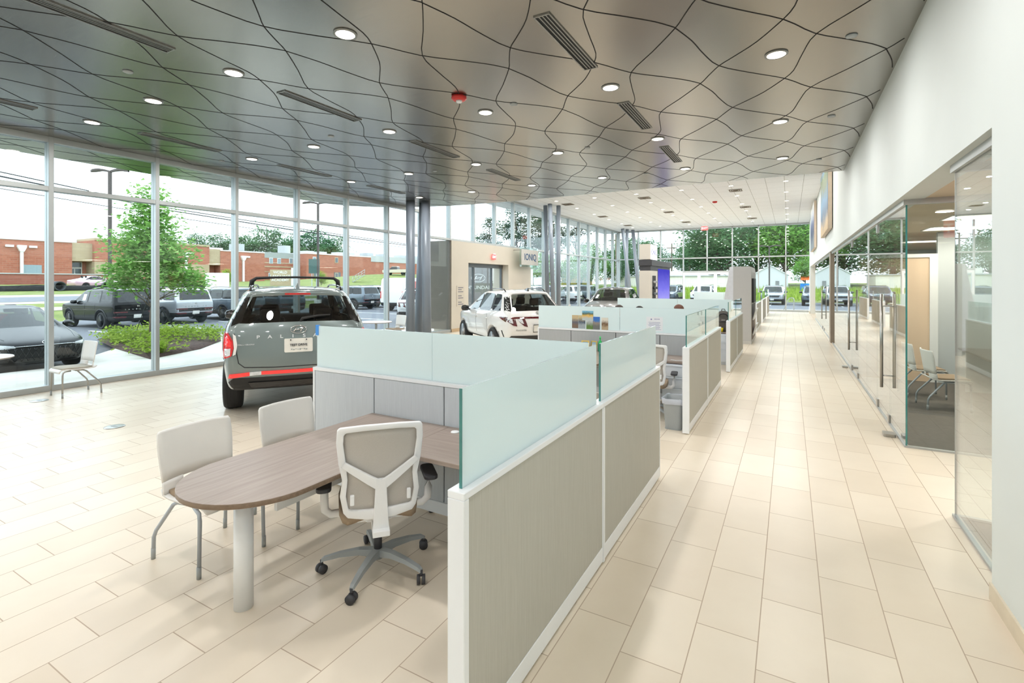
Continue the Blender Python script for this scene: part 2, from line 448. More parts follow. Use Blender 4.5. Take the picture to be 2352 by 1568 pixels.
# wavy seams between its panels
A = [(-0.99, 6.64), (-0.89, 7.0), (-0.83, 7.36), (-0.72, 7.77), (-0.42, 8.15), (-0.05, 8.56), (0.22, 9.01), (0.53, 9.33), (0.76, 9.57), (0.91, 9.78)]
B = [(-0.06, 5.41), (-0.3, 5.77), (-0.55, 6.03), (-0.72, 6.2), (-0.87, 6.44), (-0.99, 6.64), (-1.31, 7.04), (-1.66, 7.45), (-1.77, 7.85), (-1.86, 8.34), (-1.96, 8.56)]
PXS, PYS = 1.9, 3.15
def inside(x, y):
    if x > XH - 0.01 or y < -6.9 or x < -12.98: return False
    return y < ramp1(-x, [(-a, b - 0.02) for a, b in EDGE])
sm = MB()
def ribbon(pts, w=0.005):
    run = []
    for i in range(len(pts) - 1):
        (x0, y0), (x1, y1) = pts[i], pts[i + 1]
        if inside(x0, y0) and inside(x1, y1):
            d = Vector((x1 - x0, y1 - y0)); nrm = Vector((-d.y, d.x)).normalized() * w; e_ = d.normalized() * w * 0.5
            a, b = Vector((x0, y0)) - e_, Vector((x1, y1)) + e_
            q = [(a + nrm), (b + nrm), (b - nrm), (a - nrm)]
            sm.prism([(p.x, p.y) for p in q], ZM - 0.003, ZM + 0.002)
def smooth_curve(pts):
    out = []
    for i in range(len(pts) - 1):
        p0 = pts[max(0, i - 1)]; p1 = pts[i]; p2 = pts[i + 1]; p3 = pts[min(len(pts) - 1, i + 2)]
        for k in range(3):
            t = k / 3
            out.append(tuple(0.5 * (2 * b + (c - a) * t + (2 * a - 5 * b + 4 * c - d) * t * t + (3 * b - a - 3 * c + d) * t ** 3) for a, b, c, d in zip(p0, p1, p2, p3)))
    out.append(pts[-1]); return out
AS, BS = smooth_curve(A), smooth_curve(B)
for kx in range(-8, 3):
    for ky in range(-14, 16):
        oy = ky * PYS / 2
        ribbon([(x + kx * PXS, y + kx * PYS + oy) for x, y in AS] + [(A[0][0] + (kx + 1) * PXS, A[0][1] + (kx + 1) * PYS + oy)])
        ribbon([(x + kx * PXS, y - kx * PYS + oy) for x, y in BS] + [(B[0][0] + (kx - 1) * PXS, B[0][1] - (kx - 1) * PYS + oy)])
S(sm.build('trim_1', 'seam'))
S(MB().box(-12.7, 1.35, 12.6, 37.4, ZW, ZW + 0.2).build('ceiling_white', 'tiles_white'))
S(MB().box(-11.3, 1.2, 12.5, 12.6, ZM + 0.22, ZW + 0.2).build('wall_light_stop', 'wall'))  # unseen, added to stop light passing above the metal ceiling

# right-hand walls
S(MB().box(1.045, 1.5, -7, 3.95, 0, ZM + 0.2).build('wall_right_pier', 'wall'))
S(MB().box(XH, 1.32, 3.95, 36.2, ZS, ZW + 0.1).build('wall_right', 'wall'))
S(MB().box(1.1, 6.0, -2.5, 31.2, ZS + 0.005, ZS + 0.15).box(1.32, 1.75, 31.2, 36.2, ZS + 0.005, ZS + 0.15).build('ceiling_soffit', 'soffit'))
S(MB().box(XH, 1.6, 34.75, 36.2, 0, ZS + .01).build('wall_far_right', 'wall'))
S(MB().box(1.6, 1.72, 30.0, 34.75, 0, ZS + .01).build('wall_far_right_recess', plain('wood_veneer', (176, 146, 116), 0.4, var=0.08, stretch=(1, 1, 0.1))))
S(MB().box(1.032, 1.045, -7, 3.95, 0, 0.1).box(1.032, 1.06, 34.75, 36.1, 0, 0.12).build('baseboard_right', plain('cream_base', (224, 212, 190), 0.5)))
S(MB().box(-13.2, 1.5, -7.15, -7, 0, 4.6).build('wall_back', 'wall'))

# ---------------------------------------------------------------- left curtain wall: one window per bay
BAY, Y0 = 1.65, 3.55
ys = [Y0 + BAY * k for k in range(-6, 20)] + [YE]
PORT = (15.1, 21.7)
def bay(i, ya, yb):
    w = empty('window_%d' % (i + 1), (XL, ya, 0)); S(w)
    tall = ya > 13.0
    zt = ZW if tall else ZM
    port = PORT[0] - 0.1 < ya < PORT[1] - 0.2
    L = yb - ya
    f = MB()
    f.box(-0.13, 0.06, -0.035, 0.035, 3.5 if port else 0, zt)                     # mullion at the near side of the bay
    f.box(-0.12, 0.05, 0, L, 3.46, 3.54)                                            # transom
    f.box(-0.12, 0.05, 0, L, zt - 0.10, zt)                                         # head
    if not port: f.box(-0.13, 0.07, 0, L, 0, 0.10)                                  # sill
    f.build('frame', 'alu', w, bevel=0.004, seg=1)
    MB().box(-0.045, -0.025, 0.035, L - 0.035, 3.54, zt - 0.10).build('upper_pane', 'glass', w)
    if not port: MB().box(-0.045, -0.025, 0.035, L - 0.035, 0.10, 3.46).build('lower_pane', 'glass', w)
for i in range(len(ys) - 1): bay(i, ys[i], ys[i + 1])
S(MB().box(XL - 0.13, XL + 0.06, YE - 0.03, YE + 0.13, 0, ZW).build('trim_2', 'alu', bevel=0.004, seg=1))
# end wall
xs = [XL + 0.06, -9.71, -8.10, -6.53, -4.96, -3.37, -1.79, -0.22, XH]
for i in range(len(xs) - 1):
    a, b = xs[i], xs[i + 1]; L = b - a
    w = S(empty('window_%d' % (40 + i), (a, YE, 0)))
    door = -6.6 < a < -3.4
    f = MB()
    f.box(-0.035, 0.035, -0.05, 0.13, 2.6 if (door and a > -6.6 and a > -6.5) else 0, ZW)
    f.box(0, L, -0.05, 0.12, 3.52, 3.60).box(0, L, -0.05, 0.12, ZW - 0.10, ZW)
    if door: f.box(0, L, -0.06, 0.12, 2.55, 2.66)
    else: f.box(0, L, -0.06, 0.12, 0, 0.12)
    f.build('frame', 'alu', w, bevel=0.004, seg=1)
    MB().box(0.035, L - 0.035, 0.03, 0.05, 3.60, ZW - 0.10).build('upper_pane', 'glass', w)
    MB().box(0.035, L - 0.035, 0.03, 0.05, 2.66 if door else 0.12, 3.52).build('lower_pane', 'glass', w)
for i in range(3):
    a = -6.53 + i * 1.053
    d = S(empty('door_%d' % (i + 1), (a, YE, 0)))
    f = MB(); W_ = 1.053
    f.box(0.0, 0.10, -0.09, 0.10, 0, 2.55).box(W_ - 0.10, W_, -0.09, 0.10, 0, 2.55).box(0.1, W_ - 0.1, -0.09, 0.10, 2.42, 2.55).box(0.1, W_ - 0.1, -0.09, 0.1, 0, 0.2)
    f.build('frame', 'white_metal', d, bevel=0.005)
    MB().box(0.10, W_ - 0.10, 0.0, 0.012, 0.2, 2.42).build('pane', 'glass', d)
    MB().tube([(0.2, -0.1, 0.9), (0.2, -0.15, 0.9), (0.2, -0.15, 1.3), (0.2, -0.1, 1.3)], 0.014).build('handle', 'steel', d)

# ---------------------------------------------------------------- entrance portal in the curtain wall
p0, p1 = PORT
D0, D1, DZ = 16.25, 19.45, 2.66
S(MB().box(-11.95, -11.12, p0 + .02, D0, 0, 3.46).box(-11.95, -11.12, D1, p1 - .03, 0, 3.46).box(-11.95, -11.12, D0, D1, DZ, 3.46).build('wall_portal', 'beige_wall'))
S(MB().box(-12.3, -11.14, p0 - .03, p0 + .015, 0.1, 3.46).build('wall_portal_shaded_side', plain('portal_side_in_shade', (112, 103, 92), .35, var=.03)))  # dark sheet over the portal's side, the soffit's shade put into its colour
S(MB().box(-11.12, -11.10, p0 + .02, D0, 0, 0.12).box(-11.12, -11.10, D1, p1 - .03, 0, 0.12).build('baseboard_portal', plain('wood_base', (196, 170, 136), 0.5)))
d = S(empty('door_4', (-11.5, D0, 0)))
L = D1 - D0
f = MB().box(-0.05, 0.05, 0, 0.06, 0, DZ).box(-0.05, 0.05, L - 0.06, L, 0, DZ).box(-0.08, 0.08, 0, L, DZ - 0.16, DZ).box(-0.05, 0.05, L * 0.27, L * 0.27 + 0.07, 0, DZ - .16).box(-0.05, 0.05, L * 0.72, L * 0.72 + 0.07, 0, DZ - .16)
f.box(-0.05, 0.05, 0, L, 0, 0.1)
f.build('frame', 'alu_dark', d, bevel=0.004, seg=1)
for a, b in ((0.06, L * .27), (L * .27 + .07, L * .495), (L * .505, L * .72), (L * .72 + .07, L - .06)):
    MB().box(-0.01, 0.005, a, b, 0.1, DZ - .16).build('pane', 'glass', d)

def exit_sign(name, loc, rz, label, hang=0.0, s=1.0):
    o = T(empty(name, loc, rz), label, 'exit sign')
    MB().box(-0.16 * s, 0.16 * s, -0.015, 0.015, -0.1 * s, 0.1 * s).build('panel', plain('exit_panel_red', (236, 92, 92), 0.3, emit=((255, 70, 70), 0.9)), o, bevel=0.01)
    MB().box(-0.1 * s, 0.1 * s, -0.03, 0.03, 0.1 * s, 0.15 * s).build('housing', 'white', o, bevel=0.008)
    if hang: MB().cyl((0, 0, 0.15 * s), (0, 0, hang), 0.012).build('stem', 'white', o)
    for k in (-1, 1):
        text('lettering', 'EXIT', 0.15 * s, plain('exit_white', (255, 220, 220), 0.4, emit=((255, 230, 230), 1.2)), o, frame_M((0, k * 0.017, 0), (-k, 0, 0), (0, k, 0)), 0.002)
    return o
exit_sign('exit_sign', (-11.06, 18.1, 2.96), -PI / 2, 'red exit sign on the beige portal wall above the sliding doors')
n = T(MB().box(-11.12, -11.105, 15.45, 15.95, 0.95, 1.75).build('notice_sheet', plain('pale_notice', (206, 198, 184), 0.5, var=.02)), 'pale printed notice on the portal wall left of the sliding doors', 'notice')
lm = MB()
for k in range(9):
    if k not in (3, 6): lm.box(-11.105, -11.102, 15.53, 15.87 - 0.1 * (k % 3 == 1), 1.66 - k * 0.08, 1.685 - k * 0.08)
lm.build('lettering', 'ink', n)
T(MB().box(-11.12, -11.05, 20.2, 20.55, 1.0, 1.13).build('fire_alarm_pull', 'red', bevel=0.01), 'small red fire alarm pull on the portal wall right of the doors', 'alarm pull')
sg = T(empty('hanging_sign', (-10.75, 20.85, 3.05)), 'grey sign with five dark blue letters in a glass frame beside the portal', 'sign')
MB().box(-0.02, 0.02, -0.86, 0.86, -0.36, 0.36).build('panel', plain('sign_grey', (196, 194, 188), 0.5), sg)
MB().box(-0.035, -0.025, -0.95, 0.93, -0.45, 0.47).build('glass_frame', 'clear_screen', sg)
for yy in (-0.93, 0.72): MB().box(-0.375, -0.02, yy, yy + 0.05, 0.30, 0.34).build('bracket', 'steel', sg)
text('lettering', 'IONIQ', 0.42, plain('sign_blue', (46, 84, 120), 0.5), sg, frame_M((0.022, 0.02, 0.0), (0, 1, 0), (1, 0, 0)), 0.003)

# ---------------------------------------------------------------- slanting columns
def column(name, base, top, r, label, group):
    o = T(empty(name, base), label, 'column', group)
    v = Vector(top) - Vector(base)
    MB().cyl((0, 0, 0), v, r, n=28).build('shaft', 'column', o)
    MB().lathe([(r * 1.02, 0), (r * 1.02, 0.02)], 28).build('base_ring', 'alu_dark', o)
GC = 'slanting steel columns'
column('column', (-10.42, 12.0, 0), (-10.36, 11.94, ZM), 0.14, 'leftmost grey column of the cluster nearest the green-grey SUV', GC)
column('column', (-10.50, 12.47, 0), (-10.34, 12.55, ZM), 0.14, 'middle grey column of the cluster nearest the green-grey SUV', GC)
column('column', (-9.90, 12.18, 0), (-10.0, 12.24, ZM), 0.14, 'rightmost leaning grey column of the cluster nearest the green-grey SUV', GC)
column('column', (-10.42, 22.15, 0), (-10.48, 22.0, ZW), 0.105, 'left thick grey column of the trio behind the white SUV', GC)
column('column', (-9.96, 21.85, 0), (-10.06, 21.62, ZW), 0.105, 'middle leaning grey column of the trio behind the white SUV', GC)
column('column', (-9.92, 22.32, 0), (-9.92, 22.32, ZW), 0.105, 'right straight grey column of the trio behind the white SUV', GC)
column('column', (-9.62, 34.3, 0), (-10.26, 34.14, ZW), 0.12, 'leaning grey column left of the beige display tower, its foot to the right', GC)
column('column', (-10.15, 34.6, 0), (-10.1, 34.7, ZW), 0.11, 'upright grey column behind the leaning one, left of the display tower', GC)
column('column', (-9.3, 35.2, 0), (-9.85, 35.27, ZW), 0.12, 'rightmost grey column by the far glass corner, next to the beige display tower', GC)

# ---------------------------------------------------------------- downlights, vents, sprinklers
def downlight(r, depth_mat='lamp', trim='vent_metal'):
    o = empty('downlight')
    MB().lathe([(r, -0.012), (r, 0.0)], 24).build('lens', depth_mat, o)
    MB().lathe([(r * 1.0, 0), (r * 1.0, -0.014), (r * 1.22, -0.012), (r * 1.25, 0.0)], 24).build('trim_ring', trim, o)
    return o
def area_lamp(parent, size, power, col, z=-0.03, spread=3.14):
    l = bpy.data.lights.new('lamp_light', 'AREA'); l.shape = 'DISK'; l.size = size; l.energy = power; l.color = col; l.spread = spread
    o = bpy.data.objects.new('lamp_light', l); COL.objects.link(o); o.location = (0, 0, z); o.parent = parent; return o
dl = downlight(0.095)
area_lamp(dl, 0.18, LAMP_METAL, (1.0, 0.98, 0.945))
first = True
dmx = [-0.13, -2.02, -3.93, -5.83, -7.70, -9.57]
dmy = [-4.4, -1.75, 0.9, 3.54, 6.19, 8.81, 11.42]
for iy, y in enumerate(dmy):
    for ix, x in enumerate(dmx):
        o = dl if first else copy_tree(dl); first = False
        o.location = (x, y, ZM)
        row = ['row behind the viewer', 'row just behind the viewer', 'row overhead', 'row nearest the viewer', 'second row from the viewer', 'third row from the viewer', 'row nearest the front edge'][iy]
        T(o, 'metal-ceiling downlight, %s, %s from the right-hand wall' % (row, ORD[ix]), 'ceiling light', 'downlights in the metal ceiling')
dw = downlight(0.085, 'lamp', 'white')
area_lamp(dw, 0.16, LAMP_WHITE, (1.0, 0.98, 0.945))
first = True
for iy, y in enumerate([15.9, 18.45, 21.0, 23.55, 26.1, 28.65, 31.2, 33.75]):
    for ix, x in enumerate([-0.13, -2.0, -3.86, -5.72, -7.58, -9.44]):
        o = dw if first else copy_tree(dw); first = False
        o.location = (x, y, ZW)
        T(o, 'white-ceiling downlight, %s row from the end glass, %s from the right' % (ORD[7 - iy], ORD[ix]), 'ceiling light', 'downlights in the white ceiling')
def slot_vent():
    o = empty('linear_vent')
    f = MB().box(-0.085, -0.07, -0.67, 0.67, -0.012, 0.01).box(0.07, 0.085, -0.67, 0.67, -0.012, 0.01).box(-0.07, 0.07, -0.67, -0.655, -0.012, 0.01).box(-0.07, 0.07, 0.655, 0.67, -0.012, 0.01)
    f.build('frame', 'vent_metal', o)
    MB().box(-0.07, 0.07, -0.655, 0.655, -0.002, 0.004).build('slot', 'vent_dark', o)
    b = MB()
    for x in (-0.036, 0, 0.036): b.box(x - 0.006, x + 0.006, -0.655, 0.655, -0.006, 0.0)
    b.build('blade', 'vent_metal', o)
    return o
sv = slot_vent(); first = True
for ix, x in enumerate([-2.04, -5.86, -9.56]):
    for iy, y in enumerate([2.2, 4.86, 7.47, 10.05]):
        o = sv if first else copy_tree(sv); first = False
        o.location = (x, y, ZM - 0.001)
        T(o, 'long slotted air vent in the metal ceiling, %s line, %s from the viewer' % (['right', 'middle', 'window-side'][ix], ORD[iy]), 'vent', 'slot vents in the metal ceiling')
def square_vent():
    o = empty('square_vent')
    MB().box(-0.3, 0.3, -0.3, 0.3, -0.012, 0.0).build('frame', 'white', o)
    b = MB()
    for k in range(3):
        a = 0.24 - 0.075 * k
        b.box(-a, a, -a, -a + 0.035, -0.03, -0.011).box(-a, a, a - 0.035, a, -0.03, -0.011).box(-a, -a + 0.035, -a + 0.035, a - 0.035, -0.03, -0.011).box(a - 0.035, a, -a + 0.035, a - 0.035, -0.03, -0.011)
    b.build('louver', plain('vent_tan', (120, 108, 92), 0.6), o)
    return o
sq = square_vent(); first = True
for ix, x in enumerate([-1.93, -5.65, -9.33]):
    for iy, y in enumerate([22.1, 27.2, 32.25]):
        o = sq if first else copy_tree(sq); first = False
        o.location = (x, y, ZW)
        T(o, 'square air vent in the white tiled ceiling, %s line, %s row from the end glass' % (['right', 'middle', 'window-side'][ix], ORD[2 - iy]), 'vent', 'square vents in the white ceiling')
sp = MB().lathe([(0.0, -0.012), (0.05, -0.012), (0.055, 0)], 18).build('sprinkler_cover', 'grey_plastic'); first = True
for k, (x, y, w_) in enumerate([(0.55, 6.1, 'beside the right-hand wall, nearest'), (0.55, 8.9, 'beside the right-hand wall, second'), (0.52, 11.9, 'beside the right-hand wall, third'), (-3.4, 6.1, 'right of the red alarm'), (-3.3, 8.75, 'behind the red alarm'), (-6.9, 2.9, 'left of the nearest long vent'), (-6.9, 5.9, 'between the two middle-line vents'), (-10.6, 2.6, 'near the window edge, nearest'), (-10.3, 6.0, 'near the window edge, second'), (-2.9, 11.5, 'near the front edge'), (-7.0, 8.9, 'left of the third middle-line vent')]):
    o = sp if first else sp.copy()
    if not first: COL.objects.link(o)
    first = False
    o.location = (x, y, ZM)
    T(o, 'small round sprinkler cover in the metal ceiling, %s' % w_, 'sprinkler', 'sprinkler covers')
fa = T(empty('fire_strobe', (-3.91, 5.49, ZM)), 'red round fire alarm strobe on the metal ceiling', 'fire alarm')
MB().lathe([(0.10, 0), (0.105, -0.03), (0.08, -0.055), (0.05, -0.06)], 28).build('body', 'red', fa)
MB().lathe([(0.045, -0.058), (0.035, -0.085), (0.0, -0.095)], 16).build('strobe_lens', 'white', fa)
fs = T(MB().lathe([(0.11, 0), (0.1, -0.06), (0.0, -0.08)], 20, c=(-3.05, 24.75, ZW)).build('smoke_detector', 'red'), 'small dark red detector on the white tiled ceiling', 'detector')
exit_sign('exit_sign', (-4.75, 33.6, 5.33), 0, 'red exit sign hanging from the white ceiling near the end glass', hang=0.32, s=1.25)

# ---------------------------------------------------------------- glass offices on the right
def pane(name, x0, x1, y0, y1, z0=0.02, z1=2.76, kid=None):
    o = S(MB().box(x0, x1, y0, y1, z0, z1).build(name, 'glass_office'))
    return o
gi = [60]
def yp(a, b, x=XG):
    gi[0] += 1; return pane('window_%d' % gi[0], x - 0.006, x + 0.006, a + 0.004, b - 0.004)
def xp(a, b, y):
    gi[0] += 1; return pane('window_%d' % gi[0], a, b, y - 0.006, y + 0.006)
yp(3.95, 5.19); xp(1.175, 2.6, 5.19); xp(2.6, 4.4, 5.19)
xp(1.175, 2.6, 7.12); xp(2.6, 4.4, 7.12)
for a, b in ((7.14, 8.15), (9.25, 10.4), (10.4, 11.6), (12.75, 14.1), (14.1, 16.2), (16.2, 18.2), (18.75, 20.6), (20.6, 22.4), (23.5, 25.3), (25.3, 27.6), (27.6, 30.0)): yp(a, b)
S(MB().box(XG - 0.008, XG + 0.008, 7.112, 7.128, 0, 2.76).build('trim_3', 'edge')); S(MB().box(XG - 0.007, XG + 0.007, 5.186, 5.194, 0, 2.76).build('trim_7', 'alu'))
S(MB().box(XG - 0.03, XG + 0.03, 3.95, 5.22, 2.76, ZS + .01).box(XG + 0.03, 4.4, 5.16, 5.22, 2.76, ZS + .01).box(XG - 0.03, XG + 0.03, 7.09, 30.0, 2.76, ZS + .01).box(XG + 0.03, 4.4, 7.09, 7.15, 2.76, ZS + .01).build('trim_4', 'alu'))
S(MB().box(XG - 0.02, XG + 0.02, 3.95, 5.21, 0, 0.02).box(XG + 0.02, 4.4, 5.17, 5.21, 0, 0.02).box(XG - 0.02, XG + 0.02, 7.10, 30.0, 0, 0.02).box(XG + 0.02, 4.4, 7.10, 7.14, 0, 0.02).build('trim_5', 'alu'))
def glass_door(n, y0, y1, hy):
    o = S(empty('door_%d' % n, (XG, y0, 0)))
    L = y1 - y0
    MB().box(-0.006, 0.006, 0.006, L - 0.006, 0.02, 2.76).build('pane', 'glass_office', o)
    for side in (-1, 1):
        MB().cyl((side * 0.075, hy, 0.46), (side * 0.075, hy, 1.72), 0.019, n=16).build('pull_handle', 'steel', o)
    MB().cyl((-0.075, hy, 0.62), (0.075, hy, 0.62), 0.009).cyl((-0.075, hy, 1.56), (0.075, hy, 1.56), 0.009).build('handle_post', 'steel', o)
    MB().box(-0.02, 0.02, L - 0.12, L, 0.02, 0.13).box(-0.02, 0.02, 0.0, 0.1, 0.02, 0.12).box(-0.02, 0.02, L - 0.12, L, 2.62, 2.74).build('patch_fitting', 'steel', o, bevel=0.004)
    MB().box(0.01, 0.06, L - 0.3, L, 2.5, 2.62).box(0.02, 0.04, 0.3, L - 0.3, 2.56, 2.585).build('door_closer', 'steel', o, bevel=0.004)
glass_door(5, 8.15, 9.25, 0.15); glass_door(6, 11.6, 12.75, 0.95); glass_door(7, 22.4, 23.5, 0.2)
S(MB().box(1.10, 1.5, 18.22, 18.73, 0, ZS + .01).build('wall_office_pier', plain('pier_taupe', (164, 152, 136), 0.4)))
st = T(MB().prism(rrect(0.12, 0.16, 0.02), 0, 0.035).build('door_stop', 'steel', loc=(1.06, 7.55, 0)), 'small steel floor plate at the foot of the nearest glass door', 'door stop')
st = T(MB().prism(rrect(0.1, 0.14, 0.02), 0, 0.035).build('door_stop', 'steel', loc=(1.06, 13.1, 0)), 'small steel floor plate at the second glass door', 'door stop')
# office partitions behind the glass
PG = plain('office_wall_grey', (196, 202, 204), 0.6, var=0.01)
S(MB().box(4.4, 4.5, -2.5, 5.25, 0, ZS).box(5.9, 6.0, 5.2, 7.2, 0, ZS).box(4.4, 4.5, 7.07, 30, 0, ZS).box(4.5, 5.9, 5.19, 5.25, 0, ZS).box(4.5, 5.9, 7.07, 7.13, 0, ZS).build('wall_office_back', PG))
S(MB().box(2.42, 4.4, 12.0, 12.1, 0, ZS).build('wall_office_cross', PG))
S(MB().box(1.2, 2.30, 12.0, 12.08, 0, 2.35).build('wall_office_panel', plain('peach_veneer', (226, 200, 172), 0.35, var=0.03, stretch=(1, 1, 0.1))))
S(MB().box(2.30, 2.42, 11.97, 12.12, 0, 2.42).box(1.2, 2.30, 11.97, 12.12, 2.35, 2.42).build('trim_6', 'white'))
S(MB().box(1.2, 4.4, 24.4, 24.5, 0, ZS).box(1.2, 4.4, 18.4, 18.5, 0, ZS).box(1.2, 4.4, 29.95, 30.05, 0, ZS).build('wall_office_far', PG))
S(MB().box(1.5, 4.4, 1.0, 1.1, 0, ZS).build('wall_office_near', PG))
def troffer(x, y, label):
    o = T(empty('ceiling_panel_light', (x, y, ZS + .004)), label, 'ceiling light', 'office ceiling panels')
    MB().box(-0.6, 0.6, -0.3, 0.3, -0.012, 0.0).build('diffuser', glow('panel_glow', (255, 238, 214), 2.2), o)
    MB().box(-0.62, -0.6, -0.32, 0.32, -0.016, 0).box(0.6, 0.62, -0.32, 0.32, -0.016, 0).box(-0.6, 0.6, -0.32, -0.3, -0.016, 0).box(-0.6, 0.6, 0.3, 0.32, -0.016, 0).build('frame', 'white', o)
    l = bpy.data.lights.new('panel_light', 'AREA'); l.shape = 'RECTANGLE'; l.size = 1.15; l.size_y = 0.55; l.energy = LAMP_PANEL; l.color = (1, 0.92, 0.8)
    lo = bpy.data.objects.new('panel_light', l); COL.objects.link(lo); lo.location = (0, 0, -0.02); lo.parent = o
for x, y, w_ in ((2.7, 3.2, 'of the nearest office'), (2.6, 9.4, 'of the office with two white chairs, nearer one'), (2.7, 11.2, 'of the office with two white chairs, farther one'), (2.9, 14.5, 'of the office behind the second glass door'), (2.9, 21.5, 'of the farthest glass office')):
    troffer(x, y, 'flat warm light panel in the ceiling ' + w_)
for k, (x, y) in enumerate(((1.75, 5.9), (3.4, 6.2))):
    o = copy_tree(dl); o.location = (x, y, ZS + .004)
    T(o, 'round downlight in the soffit of the cross corridor, %s the aisle' % ('nearer' if k == 0 else 'farther from'), 'ceiling light', 'corridor downlights')
exit_sign('exit_sign', (1.85, 6.2, 2.55), 0.5, 'red exit sign in the corridor between the glass offices', hang=0.27, s=1.1)
# canvas prints high on the right-hand wall
PA = picture('canvas_shore', [(0.12, (196, 170, 130)), (0.3, (60, 92, 120)), (0.5, (56, 120, 160)), (0.7, (72, 96, 52)), (0.86, (96, 120, 60)), (0.97, (150, 190, 220))], 2.0, nscale=2.2)
PB = picture('canvas_blue', [(0.15, (120, 130, 140)), (0.35, (40, 52, 90)), (0.6, (70, 86, 130)), (0.8, (170, 180, 190)), (0.95, (214, 216, 214))], 5.0, nscale=2.0)
for nm, ya, yb, za, zb, pm, lb in (('canvas_print', 16.7, 20.4, 3.42, 5.5, PA, 'large canvas print of a green and blue shore, high on the white wall'), ('canvas_print', 26.0, 30.2, 3.45, 5.55, PB, 'dark blue and grey canvas print, farther along the white wall')):
    o = T(empty(nm, (XH - 0.021, (ya + yb) / 2, (za + zb) / 2)), lb, 'picture', 'canvas prints on the white wall')
    a, h = (yb - ya) / 2, (zb - za) / 2
    MB().box(-0.10, 0.0, -a, a, -h, h).build('canvas_box', plain('canvas_side', (214, 196, 176), 0.8), o, bevel=0.006)
    MB().box(-0.104, -0.10, -a, a, -h, h).build('print', pm, o)
# ================================================================== workstations
def screen_label(k): return ['nearest', 'second', 'third', 'fourth', 'fifth', 'sixth'][k]
def side_partition(y0, k, label, clear=False):
    """two panel modules along the aisle with glass screens on top"""
    o = T(empty('cubicle_partition', (-1.12, y0, 0)), label, 'partition', 'aisle-side partitions')
    ms = [(0.0, 1.62), (1.62, 3.28)]
    for i, (a, b) in enumerate(ms):
        f = MB()
        f.box(-0.04, 0.04, a, b, 1.045, 1.075)                                  # cap
        f.box(-0.034, 0.034, a + 0.012, b, 0.018, 0.115)                                # base strip
        f.box(-0.04, 0.04, a, a + (0.035 if i == 0 else 0.028), 0.012, 1.045)
        f.box(-0.036, 0.036, b - 0.012, b - 0.001, 0.03, 1.044)
        f.box(-0.02, 0.02, a + 0.01, b, 0.115, 1.04)
        f.build('frame', 'white_metal', o, bevel=0.003, seg=1)
        MB().box(0.02, 0.033, a + 0.036, b - 0.013, 0.118, 1.042).build('panel', 'panel_taupe', o, bevel=0.002, seg=1)
        MB().box(-0.033, -0.02, a + 0.036, b - 0.013, 0.118, 1.042).build('panel', 'panel_grey', o, bevel=0.002, seg=1)
        g = MB().box(-0.006, 0.006, a + 0.035, b - 0.05, 1.075, 1.465)
        s = g.build('glass_screen', 'clear_screen' if clear else 'frost', o)
        MB().box(-0.0065, 0.0065, a + 0.033, a + 0.0352, 1.075, 1.465).build('edge', 'edge', s)
        MB().cyl((0, a + 0.3, 0), (0, a + 0.3, 0.02), 0.02, n=12).cyl((0, b - 0.3, 0), (0, b - 0.3, 0.02), 0.02, n=12)
    for yy in (0.25, 3.0):
        MB().cyl((0, yy, 0), (0, yy, 0.02), 0.022, n=12).build('foot', 'charcoal', o)
    return o
def back_partition(y0, x0, label, seams, panes, xr=-1.165, tile='panel_grey'):
    o = T(empty('cubicle_partition', (0, y0, 0)), label, 'partition', 'cross partitions')
    f = MB().box(x0, xr, -0.04, 0.04, 1.045, 1.075).box(x0, xr, -0.036, 0.036, 0.018, 0.115).box(x0, x0 + 0.025, -0.038, 0.038, 0.012, 1.045).box(x0 + .025, xr, -0.02, 0.02, 0.115, 1.045)
    f.build('frame', 'white_metal', o, bevel=0.003, seg=1)
    cuts = [x0 + 0.025] + seams + [xr]
    for a, b in zip(cuts[:-1], cuts[1:]):
        for sg in (-1, 1):
            MB().box(a + 0.005, b - 0.005, min(sg * 0.021, sg * 0.034), max(sg * 0.021, sg * 0.034), 0.118, 1.042).build('panel', tile, o, bevel=0.002, seg=1)
    MB().box(x0 + .03, xr - .01, -0.0205, 0.0205, 0.12, 1.04).build('backing', 'dark_gap', o)
    for a, b in panes:
        MB().box(a + 0.003, b - 0.003, -0.006, 0.006, 1.075, 1.465).build('glass_screen', 'frost', o)
    for xx in (x0 + 0.2, (x0 + xr) / 2, xr - 0.2):
        MB().cyl((xx, 0, 0), (xx, 0, 0.02), 0.022, n=12).build('foot', 'charcoal', o)
    return o
PER = 4.82
side_partition(1.55, 0, 'grey-taupe aisle partition nearest the viewer, white posts and frosted glass on top')
side_partition(1.55 + PER, 1, 'second taupe aisle partition, the grey waste bin standing at its near end', True)
side_partition(1.55 + 2 * PER, 2, 'third taupe aisle partition, between the backpack and the grey tower', True)
for k, w_ in ((4, 'first'), (5, 'second'), (6, 'third')):
    side_partition(20.75 + (k - 4) * 4.83, k, '%s taupe aisle partition beyond the grey tower' % w_, True)
b1 = back_partition(3.21, -3.96, 'cross partition behind the empty desk, a strip of blue tape on its glass corner', [-3.17, -2.41], [(-3.94, -2.55), (-2.55, -1.20)])
T(MB().box(-3.955, -3.915, 3.20, 3.22, 1.375, 1.472).build('tape_strip', 'blue_tape'), 'blue tape wrapped over the corner of the nearest cross partition glass', 'tape')
back_partition(3.21 + PER, -3.96, 'cross partition with postcards and a paper on its frosted glass', [-3.32, -2.52, -1.8], [(-3.96, -2.46), (-2.46, -1.20)], tile='panel_shaded')
back_partition(3.21 + 2 * PER, -4.0, 'cross partition behind the three seated people', [-3.32, -2.52, -1.8], [(-4.0, -2.46), (-2.46, -1.20)])
back_partition(22.35, -3.6, 'frosted cross partition left of the grey tower, before the end glass', [-2.8, -2.0], [(-3.6, -2.4), (-2.4, -1.2)])

